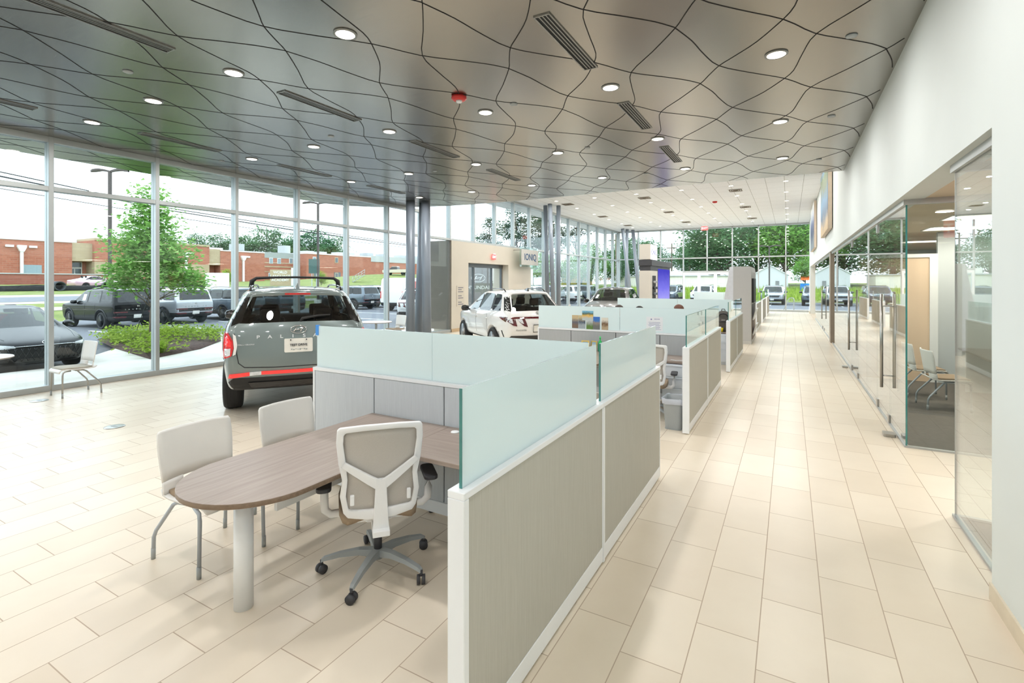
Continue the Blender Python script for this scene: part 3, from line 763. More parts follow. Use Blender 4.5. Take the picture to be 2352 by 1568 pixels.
def desk(x, y, label, group='L-shaped desks', ped=False):
    o = T(empty('desk', (x, y, 0)), label, 'desk', group)
    # peninsula with a rounded end and a return along the partition; origin at the inner corner by the cross partition
    pts = [(0.0, 0.0)] + [(0.0, -1.30)] + [(0.42 - 0.42 * math.cos(t), -1.33 - 0.42 * math.sin(t)) for t in [PI * k / 20 for k in range(1, 20)]] + [(0.84, -1.30), (0.84, 0.0)]
    MB().prism(pts, 0.71, 0.74, 0, side_mi=1, smooth=True).build('peninsula_top', [MT['desk_long'], MT['desk_edge']], o, bevel=0.002, seg=1)
    MB().box(0.842, 2.0, -0.64, 0.0, 0.71, 0.74).build('return_top', ['desk'], o, bevel=0.002, seg=1)
    MB().cyl((0.42, -1.43, 0), (0.42, -1.43, 0.71), 0.052, n=32).build('leg', 'white_metal', o)
    MB().box(0.40, 0.425, -1.22, -0.06, 0.47, 0.71).build('modesty_panel', 'white', o)
    MB().box(0.399, 0.40, -1.17, -1.02, 0.475, 0.50).build('maker_plate', 'paper', o)
    MB().lathe([(0.0, 0.006), (0.03, 0.006), (0.034, 0.0)], 20, c=(0.96, -0.1, 0.74)).build('cable_grommet', 'white', o)
    for xx in (0.86, 1.9): MB().box(xx, xx + 0.04, -0.6, -0.04, 0.55, 0.71).build('support_bracket', 'white_metal', o)
    return o
MT['desk_long'] = wood('desk_laminate_long', (142, 125, 114), (168, 153, 142), 'Y', 0.33)
desk(-3.18, 3.165, 'empty wood-look desk with rounded peninsula nearest the viewer')
d2 = desk(-3.18, 3.165 + PER, 'wood-look desk in the second cubicle, behind the waste bin and white drawers')
desk(-3.18, 3.165 + 2 * PER, 'wood-look desk in the third cubicle, with the backpack on it')
def pedestal(x, y, label):
    o = T(empty('drawer_pedestal', (x, y, 0)), label, 'drawers', 'white drawer pedestals')
    MB().box(-0.2, 0.2, -0.27, 0.27, 0.06, 0.70).box(-0.18, 0.18, -0.25, 0.25, 0.0, 0.06).build('body', 'cabinet', o, bevel=0.004)
    for z0, z1 in ((0.52, 0.69), (0.36, 0.515), (0.07, 0.355)):
        dr = MB().box(-0.195, 0.195, -0.288, -0.27, z0, z1).build('drawer', 'cabinet', o, bevel=0.004)
        MB().box(-0.195, 0.195, -0.294, -0.276, z1 - 0.022, z1 - 0.004).build('pull', 'cabinet', dr, bevel=0.003)
    return o
pedestal(-1.42, 7.62, 'white three-drawer pedestal beside the grey waste bin')
pedestal(-1.42, 7.62 + PER, 'white drawer pedestal under the backpack')

def guest_chair(name, label, pad, group, legs='leg_grey'):
    o = T(empty(name), label, 'chair', group)
    W, th = 0.235, 0.0
    def sheet(prof, wf, n=12, curve=None):
        P = []
        for (y, z), w in zip(prof, wf):
            row = []
            for i in range(n + 1):
                u = -1 + 2 * i / n
                row.append(Vector((u * w, y + (curve(z) if curve else 0) * (u * u), z)))
            P.append(row)
        return P
    # seat shell with a turned-down front edge
    m = MB(); m.grid(sheet([(0.265, 0.395), (0.262, 0.425), (0.24, 0.447), (0.18, 0.452), (0.05, 0.445), (-0.1, 0.44), (-0.19, 0.447), (-0.225, 0.47)], [0.19, 0.205, 0.218, 0.228, 0.235, 0.235, 0.23, 0.22]))
    m.build('seat_shell', 'shell', o, solid=0.014)
    m = MB(); m.grid(sheet([(0.235, 0.463), (0.17, 0.472), (0.05, 0.468), (-0.08, 0.462), (-0.17, 0.464)], [0.19, 0.21, 0.215, 0.213, 0.2]))
    m.build('seat_pad', pad, o, solid=0.02)
    # backrest: a broad curved panel with a slot at its foot
    cf = lambda z: 0.055
    m = MB(); m.grid(sheet([(-0.222, 0.53), (-0.232, 0.60), (-0.246, 0.7), (-0.258, 0.78), (-0.27, 0.85), (-0.273, 0.868)], [0.238, 0.243, 0.25, 0.252, 0.248, 0.235], curve=cf))
    for s in (-1, 1):
        xs_ = [0.09, 0.238] if s > 0 else [-0.238, -0.09]
        g = []
        for y, z in ((-0.21, 0.455), (-0.214, 0.48), (-0.219, 0.51), (-0.222, 0.535)):
            g.append([Vector((xs_[0] + (xs_[1] - xs_[0]) * t, y + 0.055 * ((xs_[0] + (xs_[1] - xs_[0]) * t) / 0.238) ** 2, z)) for t in (0, 0.5, 1)])
        m.grid(g)
    m.build('backrest', 'shell', o, solid=0.014)
    for s in (-1, 1):
        x = s * 0.215
        MB().tube([(x * 0.9, 0.12, 0.425), (x, 0.19, 0.425), (x, 0.225, 0.405), (x, 0.232, 0.36), (x * 1.03, 0.235, 0.0)], 0.0125, 12).build('front_leg', legs, o)
        MB().tube([(x * 0.9, 0.06, 0.425), (x * 0.97, -0.04, 0.42), (x * 1.0, -0.08, 0.40), (x * 1.12, -0.245, 0.20), (x * 1.14, -0.268, 0.15), (x * 1.14, -0.275, 0.0)], 0.0125, 12).build('rear_leg', legs, o)
        MB().cyl((x * 1.03, 0.235, 0.0), (x * 1.03, 0.235, 0.075), 0.0138, n=12).build('leg_cap', 'grey_plastic', o)
        MB().cyl((x * 1.14, -0.275, 0.0), (x * 1.14, -0.273, 0.075), 0.0138, n=12).build('leg_cap', 'grey_plastic', o)
    MB().tube([(-0.19, 0.05, 0.425), (0.19, 0.05, 0.425)], 0.011).tube([(-0.19, -0.05, 0.422), (0.19, -0.05, 0.422)], 0.011).build('seat_rail', legs, o)
    return o
def put(o, x, y, rz, label=None, group=None, z=0):
    o.location = (x, y, z); o.rotation_euler = (0, 0, rz)
    if label: o['label'] = label
    if group: o['group'] = group
    return o
GCH = guest_chair('guest_chair', 'white guest chair at the rounded end of the nearest desk', 'tan', 'white guest chairs')
put(GCH, -3.50, 1.98, -PI / 2)
put(copy_tree(GCH), -3.50, 2.71, -PI / 2 - 0.02, 'second white guest chair at the nearest desk, closer to the green-grey SUV')
put(copy_tree(GCH), 2.02, 9.62, -PI / 2 + 0.1, 'white chair behind the office glass, nearer of the two')
put(copy_tree(GCH), 1.93, 10.5, -PI / 2 + 0.1, 'white chair behind the office glass, farther of the two')
put(copy_tree(GCH), -3.52, 11.62, -PI / 2, 'white guest chair under the dark-haired person on the left')
put(copy_tree(GCH), -3.40, 12.33, -PI / 2, 'white guest chair under the person whose hair barely shows')
WCH = guest_chair('guest_chair', 'white chair by the window wall, in front of the black sedan', 'greige', 'white guest chairs', 'steel')
put(WCH, -10.48, 3.64, PI)

# ---- office chair with a Y-shaped back
def office_chair(label):
    o = T(empty('office_chair'), label, 'office chair', 'white office chairs')
    # five-star base
    b = MB()
    b.cyl((0, 0, 0.075), (0, 0, 0.13), 0.036, 0.03, 20)
    for k in range(5):
        a = 2 * PI * k / 5 + 0.445
        d = Vector((math.cos(a), math.sin(a), 0)); p = Vector((-d.y, d.x, 0))
        ring = []
        for t, h, w, z in ((0.02, 0.045, 0.030, 0.115), (0.12, 0.034, 0.026, 0.125), (0.24, 0.026, 0.021, 0.114), (0.34, 0.022, 0.017, 0.092), (0.357, 0.018, 0.014, 0.082)):
            c = d * t
            ring.append([c + p * w + Vector((0, 0, z - h * 0.5)), c + p * w * 0.8 + Vector((0, 0, z + h * 0.5)), c - p * w * 0.8 + Vector((0, 0, z + h * 0.5)), c - p * w + Vector((0, 0, z - h * 0.5)), c + p * w + Vector((0, 0, z - h * 0.5))])
        b.grid(ring, smooth=False)
        e_ = ring[-1]; b.add(e_[:4], [(0, 1, 2, 3)])
    b.build('star_base', 'grey_plastic', o)
    for k in range(5):
        a = 2 * PI * k / 5 + 0.445
        c = MB(); cx, cy_ = 0.355 * math.cos(a), 0.355 * math.sin(a)
        q = a + 1.0 + k * 0.7
        ax = Vector((math.cos(q), math.sin(q), 0))
        c.cyl((cx, cy_, 0.05), (cx, cy_, 0.085), 0.01, n=10)
        for s in (-1, 1):
            p0 = Vector((cx, cy_, 0.029)) + ax * (s * 0.006)
            c.cyl(p0, p0 + ax * (s * 0.02), 0.029, n=20)
        c.build('caster', 'charcoal', o)
    MB().cyl((0, 0, 0.12), (0, 0, 0.27), 0.026, n=18).cyl((0, 0, 0.27), (0, 0, 0.38), 0.016, n=14).build('gas_lift', 'charcoal', o)
    MB().box(-0.09, 0.09, -0.12, 0.1, 0.36, 0.42).build('tilt_mechanism', 'shell_white', o, bevel=0.02)
    MB().tube([(0.09, 0.03, 0.39), (0.2, 0.06, 0.38), (0.24, 0.06, 0.38)], 0.008).build('lever', 'charcoal', o)
    # seat
    P = []
    for y, w, z in ((0.27, 0.19, 0.45), (0.24, 0.23, 0.475), (0.1, 0.245, 0.48), (-0.1, 0.24, 0.475), (-0.2, 0.22, 0.47), (-0.23, 0.19, 0.46)):
        P.append([Vector((w * u, y, z - 0.02 * (abs(u) > 0.9))) for u in (-1, -0.93, -0.5, 0, 0.5, 0.93, 1)])
    MB().grid(P).build('seat_cushion', 'tan', o, solid=0.055)
    MB().prism(rrect(0.44, 0.44, 0.08), 0.42, 0.445).build('seat_pan', 'shell_white', o, bevel=0.006)
    # back frame: outline (x,z) in the back's own plane, tilted
    def bp(x, z, off=0.0):
        t = (z - 0.45) / 0.6
        y = -0.245 - 0.05 * t + 0.06 * (x / 0.25) ** 2 * 0.6 - 0.035 * math.sin(max(0, min(1, t)) * PI) * -0.4
        return Vector((x, y - off, z))
    outline = [(-0.215, 0.50), (-0.235, 0.60), (-0.222, 0.70), (-0.243, 0.80), (-0.255, 0.93), (-0.25, 1.005), (-0.235, 1.02), (-0.1, 1.032), (0.1, 1.032), (0.235, 1.02), (0.25, 1.005), (0.255, 0.93), (0.243, 0.80), (0.222, 0.70), (0.235, 0.60), (0.215, 0.50), (0.19, 0.47), (0.08, 0.452), (-0.08, 0.452), (-0.19, 0.47)]
    inner = [(-0.185, 0.52), (-0.2, 0.60), (-0.19, 0.70), (-0.2, 0.80), (-0.215, 0.92), (-0.212, 0.975), (-0.2, 0.988), (-0.1, 0.998), (0.1, 0.998), (0.2, 0.988), (0.212, 0.975), (0.215, 0.92), (0.2, 0.80), (0.19, 0.70), (0.2, 0.60), (0.185, 0.52), (0.17, 0.515), (0.07, 0.512), (-0.07, 0.512), (-0.17, 0.515)]
    n = len(outline); f = MB(); vs = []
    for off in (0.0, 0.03):
        vs += [bp(x, z, off) for x, z in outline] + [bp(x, z, off) for x, z in inner]
    fs = []
    for i in range(n):
        j = (i + 1) % n
        fs += [(i, j, n + j, n + i), (2 * n + i, 2 * n + n + i, 2 * n + n + j, 2 * n + j), (i, 2 * n + i, 2 * n + j, j), (n + i, n + j, 3 * n + j, 3 * n + i)]
    f.add(vs, fs, 0, True); f.build('back_frame', 'shell_white', o, bevel=0.006, seg=2)
    m = MB()
    xs_ = [-0.22 + 0.44 * i / 10 for i in range(11)]; zs_ = [0.50 + 0.5 * i / 10 for i in range(11)]
    m.grid([[bp(x * (1.0 if z > 0.75 else 0.92), z, 0.008) for x in xs_] for z in zs_]); m.build('mesh_back', 'mesh_grey', o, solid=0.004)
    # Y spine
    def bar(pts, w0, w1, nm):
        g = []
        k = len(pts)
        for i, (x, z) in enumerate(pts):
            w = w0 + (w1 - w0) * i / (k - 1)
            a = Vector(pts[max(0, i - 1)]); b = Vector(pts[min(k - 1, i + 1)]); d = (b - a).normalized(); q = Vector((-d.y, d.x)) * w
            L_, R_ = bp(x + q.x, z + q.y, 0.028), bp(x - q.x, z - q.y, 0.028)
            L2, R2 = bp(x + q.x, z + q.y, 0.052), bp(x - q.x, z - q.y, 0.052)
            g.append([L_, L2, R2, R_, L_])
        return g
    s_ = MB()
    s_.grid(bar([(-0.215, 0.80), (-0.15, 0.755), (-0.07, 0.70), (0.0, 0.655)], 0.018, 0.03, 0), smooth=False)
    s_.grid(bar([(0.215, 0.80), (0.15, 0.755), (0.07, 0.70), (0.0, 0.655)], 0.018, 0.03, 0), smooth=False)
    s_.grid(bar([(0.0, 0.70), (0.0, 0.60), (0.0, 0.50), (0.0, 0.42), (0.0, 0.385)], 0.03, 0.052, 0), smooth=False)
    s_.box(-0.05, 0.05, -0.33, -0.06, 0.365, 0.40)
    s_.build('spine', 'shell_white', o, bevel=0.004)
    for s in (-1, 1):
        MB().box(s * 0.165 - 0.012, s * 0.165 + 0.012, -0.30, -0.275, 0.56, 0.62).build('lumbar_grip', 'shell_white', o, bevel=0.005)
        a = MB().tube([(s * 0.16, 0.0, 0.40), (s * 0.29, 0.0, 0.40), (s * 0.325, 0.0, 0.43), (s * 0.33, 0.0, 0.50), (s * 0.33, 0.0, 0.585)], 0.02, 10, flat=1.3).build('armrest', 'shell_white', o)
        MB().prism(rrect(0.09, 0.25, 0.035), 0.59, 0.618, M=Matrix.Translation((s * 0.330, -0.02, 0))).build('arm_pad', 'charcoal', a, bevel=0.008)
    return o
OC = office_chair('white office chair with a Y-shaped back at the nearest desk')
put(OC, -2.36, 2.40, math.radians(48))
put(copy_tree(OC), -1.74, 7.12, 0.15, 'white office chair in the second cubicle, its back edge showing past the glass')
put(copy_tree(OC), -1.98, 11.2, math.radians(80), 'white office chair under the person with glasses')

# ---- small things on and around the desks
o = T(empty('waste_bin', (-1.30, 6.62, 0)), 'grey plastic waste bin with a liner beside the white drawers', 'bin')
MB().prism(rrect(0.21, 0.26, 0.04), 0, 0.01).build('bottom', 'grey_plastic', o)
m = MB(); P = []
for z, w, h in ((0.0, 0.20, 0.25), (0.36, 0.25, 0.33), (0.39, 0.27, 0.35), (0.39, 0.245, 0.325), (0.02, 0.19, 0.24)):
    r = rrect(w, h, 0.045); P.append([Vector((x, y, z)) for x, y in r + [r[0]]])
m.grid(P); m.build('bucket', 'grey_plastic', o)
m = MB(); P = []
for z, w, h in ((0.33, 0.262, 0.342), (0.395, 0.276, 0.356), (0.40, 0.25, 0.33), (0.30, 0.235, 0.31)):
    r = rrect(w, h, 0.045); r = r + [r[0]]; P.append([Vector((x, y, z + 0.006 * math.sin(i * 2.1))) for i, (x, y) in enumerate(r)])
m.grid(P); m.build('liner', plain('bin_liner', (186, 190, 198), 0.25), o)
o = T(empty('spray_bottle', (-2.72, 7.80, 0.745)), 'green bottle seen in the slit between the nearest glass screens', 'bottle')
MB().lathe([(0.034, 0), (0.036, 0.01), (0.036, 0.12), (0.03, 0.15), (0.013, 0.18), (0.013, 0.2)], 20).build('body', plain('green_plastic', (40, 190, 96), 0.25), o)
MB().lathe([(0.015, 0.2), (0.015, 0.235), (0.008, 0.245), (0.0, 0.245)], 14).build('cap', plain('green_cap', (90, 214, 130), 0.3), o)
# photo frames on the second desk
for k, (x, y, rz, lb) in enumerate(((-2.95, 7.72, 0.25, 'small gold photo frame on the second desk, left'), (-2.82, 7.74, -0.35, 'small gold photo frame on the second desk, right'))):
    o = T(empty('photo_frame', (x, y, 0.746), rz), lb, 'photo frame', 'gold photo frames')
    Mx = Matrix.Rotation(-0.2, 4, 'X')
    MB().box(-0.065, 0.065, -0.006, 0.006, 0, 0.02, M=Mx).box(-0.065, 0.065, -0.006, 0.006, 0.15, 0.17, M=Mx).box(-0.065, -0.045, -0.006, 0.006, 0.02, 0.15, M=Mx).box(0.045, 0.065, -0.006, 0.006, 0.02, 0.15, M=Mx).build('frame', plain('gold_frame', (206, 178, 96), 0.3, 0.6), o)
    MB().box(-0.045, 0.045, -0.002, 0.004, 0.02, 0.15, M=Mx).build('photo', picture('photo_print%d' % k, [(0.2, (120, 150, 160)), (0.5, (226, 226, 214)), (0.8, (150, 180, 200))], k + 1.0), o)
    MB().box(-0.01, 0.01, 0.03, 0.035, 0, 0.1, M=Matrix.Rotation(-0.45, 4, 'X')).build('stand', 'charcoal', o)
# postcards and paper on the second cross partition's glass
yg = 3.21 + PER - 0.0075
cards = [('postcard', -3.25, 1.085, 0.115, 0.225, [(0.2, (120, 100, 84)), (0.5, (90, 96, 110)), (0.8, (200, 180, 140))], 'postcard of a street, leftmost of the row on the frosted glass'),
         ('postcard', -3.125, 1.085, 0.125, 0.225, [(0.25, (160, 170, 176)), (0.5, (70, 88, 110)), (0.85, (204, 186, 140))], 'postcard of blue houses, second in the row'),
         ('postcard', -3.02, 1.225, 0.2, 0.165, [(0.2, (190, 200, 200)), (0.5, (228, 186, 90)), (0.7, (70, 100, 90)), (0.9, (120, 180, 210))], 'wide postcard of a beach stuck above the others'),
         ('postcard', -2.985, 1.078, 0.12, 0.20, [(0.25, (96, 130, 60)), (0.5, (150, 160, 150)), (0.8, (210, 216, 222))], 'postcard with green grass, middle of the lower row'),
         ('postcard', -2.865, 1.078, 0.125, 0.215, [(0.3, (110, 112, 110)), (0.55, (150, 140, 130)), (0.68, (60, 120, 190)), (0.9, (50, 110, 200))], 'postcard with a bright blue sky, second from the right'),
         ('postcard', -2.715, 1.078, 0.115, 0.205, [(0.2, (180, 160, 130)), (0.5, (110, 80, 50)), (0.8, (226, 220, 206))], 'brown postcard of a tree, rightmost of the row')]
for i, (nm, x, z, w, h, st_, lb) in enumerate(cards):
    off = 0.0 if i != 2 else 0.003
    T(MB().box(x - w / 2, x + w / 2, yg - 0.003 + off * 0 - (0.002 if i == 2 else 0), yg, z, z + h).build(nm, picture('card%d' % i, st_, i * 3.1, nscale=5)), lb, 'postcard', 'postcards on the frosted glass')
o = T(MB().box(-2.02, -1.76, yg - 0.002, yg, 1.10, 1.325).build('paper_notice', 'paper'), 'white handwritten sheet taped to the frosted glass', 'paper')
random.seed(3); m = MB()
for k in range(9):
    z = 1.235 - k * 0.014
    m.box(-1.99 + random.random() * 0.03, -1.82 + random.random() * 0.04, yg - 0.0024, yg - 0.0015, z, z + 0.004)
for x in (-1.95, -1.89, -1.86, -1.83): m.box(x, x + 0.02, yg - 0.0024, yg - 0.0015, 1.275 + 0.01 * (x > -1.9), 1.295)
m.build('writing', plain('pen_blue', (120, 122, 170), 0.7), o)
T(MB().tube([(-1.52, 7.45, 0.746), (-1.44, 7.40, 0.746), (-1.34, 7.46, 0.746), (-1.24, 7.50, 0.746), (-1.19, 7.62, 0.746), (-1.18, 7.75, 0.746)], 0.005, 8).build('charging_cable', 'white'), 'thin white cable lying on the second desk', 'cable')
# backpack and yellow cup on the third desk
o = T(empty('backpack', (-1.345, 12.40, 0.745), 0.1), 'dark grey backpack standing on the third desk by the aisle', 'backpack')
P = []
for z, w, dpt in ((0.0, 0.13, 0.08), (0.02, 0.155, 0.10), (0.15, 0.165, 0.11), (0.3, 0.16, 0.105), (0.4, 0.135, 0.085), (0.455, 0.09, 0.055), (0.475, 0.03, 0.02)):
    P.append([Vector((w * math.copysign(abs(math.cos(t)) ** 0.6, math.cos(t)), dpt * math.copysign(abs(math.sin(t)) ** 0.6, math.sin(t)), z)) for t in [2 * PI * k / 24 for k in range(25)]])
MB().grid(P).build('bag', plain('bag_grey', (92, 88, 82), 0.85, var=0.15), o)
MB().tube([(-0.12, -0.1, 0.33), (-0.06, -0.115, 0.40), (0.0, -0.12, 0.415), (0.06, -0.115, 0.40), (0.12, -0.1, 0.33)], 0.012, 8).tube([(-0.16, -0.05, 0.24), (-0.08, -0.118, 0.22), (0.08, -0.118, 0.22), (0.16, -0.05, 0.24)], 0.006, 8).build('zip', 'black_plastic', o)
MB().tube([(-0.04, 0.02, 0.46), (-0.03, 0.02, 0.51), (0.03, 0.02, 0.51), (0.04, 0.02, 0.46)], 0.009, 8).build('handle', 'black_plastic', o)
MB().box(-0.04, 0.04, -0.125, -0.112, 0.245, 0.285).build('patch', plain('bag_patch', (130, 126, 120), 0.8), o)
m = MB().lathe([(0.035, 0), (0.045, 0.09), (0.041, 0.09), (0.032, 0.006), (0, 0.006)], 20)
T(m.build('cup', plain('yellow_plastic', (236, 214, 20), 0.4), loc=(-1.37, 12.235, 0.745)), 'bright yellow cup in front of the backpack', 'cup')

# ---- towers
o = T(empty('display_tower', (-1.02, 16.6, 0)), 'tall angular grey tower with a wall screen beside the aisle', 'display tower')
prof = [(-1.05, 0), (0, 0), (0, 2.2), (-0.12, 2.36), (-0.62, 2.36)]
def xz_prism(poly, y0, y1):
    n = len(poly); vs = [(x, y0, z) for x, z in poly] + [(x, y1, z) for x, z in poly]
    return vs, [tuple(range(n)), tuple(reversed(range(n, 2 * n)))] + [(i, n + i, n + (i + 1) % n, (i + 1) % n) for i in range(n)]
m = MB(); v_, f_ = xz_prism([(-0.50, 0), (0, 0), (0, 2.2), (-0.03, 2.36), (-0.50, 2.36)], 0, 2.3); m.add(v_, f_); m.build('body', plain('tower_grey', (192, 191, 190), 0.45, var=.01), o, bevel=0.004)
m = MB(); v_, f_ = xz_prism([(-1.0, 0.1), (-0.502, 0.1), (-0.502, 2.36), (-0.62, 2.36)], 0.25, 2.1); m.add(v_, f_); m.build('wing', plain('tower_white', (222, 224, 230), 0.4), o, bevel=0.004)
MB().box(-0.48, 0.01, -0.01, 2.31, 0, 0.09).build('plinth', plain('tower_base', (206, 204, 200), 0.4), o)
sc_ = MB().box(0.0, 0.05, 0.3, 1.5, 1.25, 2.0).build('screen', 'black_plastic', o, bevel=0.006)
MB().box(0.0, 0.012, 0.3, 1.8, 0.12, 1.2).build('graphic_panel', picture('tower_graphic', [(0.2, (120, 100, 90)), (0.5, (150, 130, 116)), (0.8, (90, 86, 90))], 4.0), o)
for z in (0.25, 0.72):
    MB().box(0.012, 0.04, 0.35, 1.2, z, z + 0.36, M=Matrix.Translation((0.0, 0, 0)) @ Matrix.Translation((0, 0, z)) @ Matrix.Rotation(0.28, 4, 'Y') @ Matrix.Translation((0, 0, -z))).build('brochure_rack', 'white', o)
o = T(empty('display_wall', (-4.87, 20.0, 0)), 'beige display tower with a purple video screen and a lit cube on top', 'display tower')
BT = plain('tower_beige', (206, 200, 190), 0.5, var=0.01)
MB().box(-0.45, 0, 0, 1.2, 0, 2.35).build('body', BT, o, bevel=0.004)
MB().box(0.0, 0.004, 0.3, 0.9, 0.3, 2.15).build('niche', 'dark_gap', o)
for k in range(7):
    m = MB()
    for j in range(3): m.cyl((0.004, 0.4 + j * 0.2, 0.45 + k * 0.24), (0.09, 0.4 + j * 0.2, 0.45 + k * 0.24), 0.05, n=12)
    m.build('sample_cap', plain('sample%d' % k, [(60, 66, 72), (150, 156, 160), (40, 50, 60), (120, 110, 100), (90, 96, 104), (50, 54, 60), (170, 172, 176)][k], 0.3, 0.3), o)
MB().box(-0.25, 0.0, 1.2, 3.7, 0.0, 2.55).build('screen_housing', 'charcoal', o, bevel=0.004)
def screen_mat():
    t = NT('video_screen'); tc = t.n('TexCoord'); s = t.n('SeparateXYZ'); t.l(tc.outputs['Generated'], s.inputs[0])
    nz = t.noise(t.coord((1.0, 1.0, 3.0), 'Generated'), 4.0, 5, 0.6)
    f = t.math('ADD', s.outputs['Z'], t.math('MULTIPLY', t.math('SUBTRACT', nz, 0.5), 0.14))
    c = t.ramp(f, [(0.05, lin((40, 36, 96))), (0.22, lin((52, 50, 120))), (0.3, lin((110, 104, 170))), (0.42, lin((150, 146, 224))), (0.62, lin((116, 112, 214))), (0.95, lin((70, 66, 178)))])
    e_ = t.n('Emission'); t.l(c, e_.inputs[0]); e_.inputs[1].default_value = 1.0; t.l(e_.outputs[0], t.out.inputs[0]); return t.m
MB().box(0.0, 0.01, 1.3, 3.55, 0.25, 2.45).build('screen', screen_mat(), o)
CARM = glow('screen_dark', (44, 40, 110), 0.7)
m = MB()
for y0_, z0_, L_ in ((1.45, 0.45, 0.95), (2.45, 0.4, 1.0)):
    v_ = [(y0_ + a * L_, z0_ + b * 0.55) for a, b in ((0, 0.1), (0.02, 0.45), (0.2, 0.55), (0.34, 0.92), (0.7, 0.95), (0.86, 0.6), (1, 0.5), (1, 0.1))]
    n_ = len(v_); m.add([(0.012, y, z) for y, z in v_] + [(0.010, y, z) for y, z in v_], [tuple(range(n_)), tuple(reversed(range(n_, 2 * n_)))] + [(i, n_ + i, n_ + (i + 1) % n_, (i + 1) % n_) for i in range(n_)])
m.build('screen_picture', CARM, o)
MB().box(-0.47, 0.06, -0.03, 3.75, 2.55, 2.78).box(-0.43, 0, 0.02, 1.2, 2.35, 2.55).build('canopy', 'charcoal', o, bevel=0.006)
MB().box(-0.45, -0.004, 0, 1.15, 2.80, 3.42).build('cube', BT, o, bevel=0.004)
MB().box(-0.004, 0.004, 0.02, 1.13, 2.80, 3.40).build('lit_face', plain('lit_white', (236, 236, 244), 0.3, emit=((238, 238, 250), 0.9)), o)
text('lettering', 'IONIQ', 0.30, plain('logo_grey', (150, 150, 196), 0.5), o, frame_M((0.006, 0.57, 3.1), (0, 1, 0), (1, 0, 0)), 0.002, sx=1.15)

# ---- cafe tables
def cafe_table(label, r=0.45, group='round cafe tables'):
    o = T(empty('cafe_table'), label, 'table', group)
    MB().lathe([(0.0, 0.0), (r - 0.01, 0.0), (r, 0.008), (r, 0.02), (r - 0.006, 0.026), (0, 0.026)], 48, c=(0, 0, 0.715)).build('table_top', [MT['white']], o)
    MB().lathe([(r + 0.001, 0.004), (r + 0.002, 0.016)], 48, c=(0, 0, 0.715)).build('edge_band', 'desk_edge', o)
    MB().cyl((0, 0, 0.012), (0, 0, 0.715), 0.036, n=20).build('post', 'leg_grey', o)
    MB().lathe([(r * 0.62, 0), (r * 0.62, 0.006), (r * 0.5, 0.012), (0.05, 0.018), (0.04, 0.03)], 40).build('foot', 'leg_grey', o)
    return o
TB = cafe_table('white round table cut off by the left edge of the view')
put(TB, -10.72, 2.5, 0)
put(copy_tree(TB), -10.45, 10.55, 0, 'white round table by the window, right of the green-grey SUV')
put(copy_tree(TB), -9.55, 20.35, 0, 'white round table between the white SUV and the dark car')
put(copy_tree(GCH), -10.5, 11.42, PI * 0.93, 'white chair at the round table beside the leaning columns')
put(copy_tree(GCH), -9.62, 19.5, 0.1, 'white chair at the far round table, left and with its back to the viewer')
put(copy_tree(GCH), -8.9, 20.7, PI * 0.6, 'white chair at the far round table, beside the dark car')
for x, y, lb in ((-10.38, 3.16, 'round floor socket cover by the window chair'), (-7.66, 3.07, 'round floor socket cover between the window and the nearest guest chair')):
    o = T(empty('floor_socket', (x, y, 0)), lb, 'floor socket', 'floor socket covers')
    MB().lathe([(0.115, 0), (0.11, 0.006), (0.085, 0.007)], 32).build('ring', 'steel', o)
    MB().lathe([(0.085, 0.005), (0.0, 0.006)], 24).build('cover', 'charcoal', o)
    MB().box(-0.05, 0.05, -0.02, 0.02, 0.006, 0.009).build('flap', 'grey_plastic', o)
# office desk behind the glass
o = T(empty('office_desk', (3.0, 10.0, 0)), 'dark-topped office desk behind the glass, before the two white chairs', 'desk')
MB().box(-0.45, 0.9, -0.9, 1.3, 0.71, 0.745).build('desk_top', plain('dark_laminate', (92, 84, 78), 0.35), o, bevel=0.003)
MB().box(0.1, 0.14, -0.85, 1.25, 0.25, 0.71).build('modesty_panel', 'white', o)
for y in (-0.86, 1.22): MB().box(-0.36, 0.8, y, y + 0.04, 0, 0.71).build('side_panel', 'white', o)
# ================================================================== cars
def paint(name, rgb, rough=0.25, metal=0.35, coat=1.0, spec=0.5):
    t = NT(name); c = lin(rgb)
    fl = t.noise(t.coord(), 900, 1)
    col = t.ramp(fl, [(0.3, tuple(x * 0.92 for x in c)), (0.7, tuple(min(1, x * 1.08) for x in c))])
    t.bsdf(**{'Base Color': col, 'Roughness': rough, 'Metallic': metal, 'Coat Weight': coat, 'Coat Roughness': 0.02, 'Specular IOR Level': spec}); return t.m
MT['p_green'] = paint('paint_green_grey', (118, 130, 130)); MT['p_white'] = paint('paint_white', (232, 231, 228), 0.3, 0.0)
MT['p_black'] = paint('paint_black', (9, 10, 12), 0.4, 0.0, 0.4, 0.1); MT['p_silver'] = paint('paint_silver', (176, 180, 184))
MT['p_slate'] = paint('paint_slate', (92, 104, 114)); MT['p_dark'] = paint('paint_dark_bronze', (34, 35, 34), .3, .1); MT['p_blue'] = paint('paint_navy', (36, 44, 66))
MT['p_pink_fringe'] = paint('paint_pink_fringe', (226, 186, 204)); MT['p_tan'] = paint('paint_tan', (196, 184, 162)); MT['p_red'] = paint('paint_red', (196, 60, 50), 0.3, 0)  # the pink stands in for a fringe of coloured light around a blurred car
MT['tyre'] = plain('tyre_rubber', (34, 34, 35), 0.75, bump=0.1, scale=30)
MT['rim'] = plain('alloy_rim', (168, 170, 172), 0.3, 0.9); MT['rim_dark'] = plain('dark_rim', (40, 42, 45), 0.35, 0.7)
MT['car_glass'] = glassy('car_glass', (0.50, 0.56, 0.56), 1.0, 0.0, 0.06)
MT['car_glass_dark'] = glassy('car_privacy_glass', (0.10, 0.11, 0.115), 1.0, 0.0, 0.05)
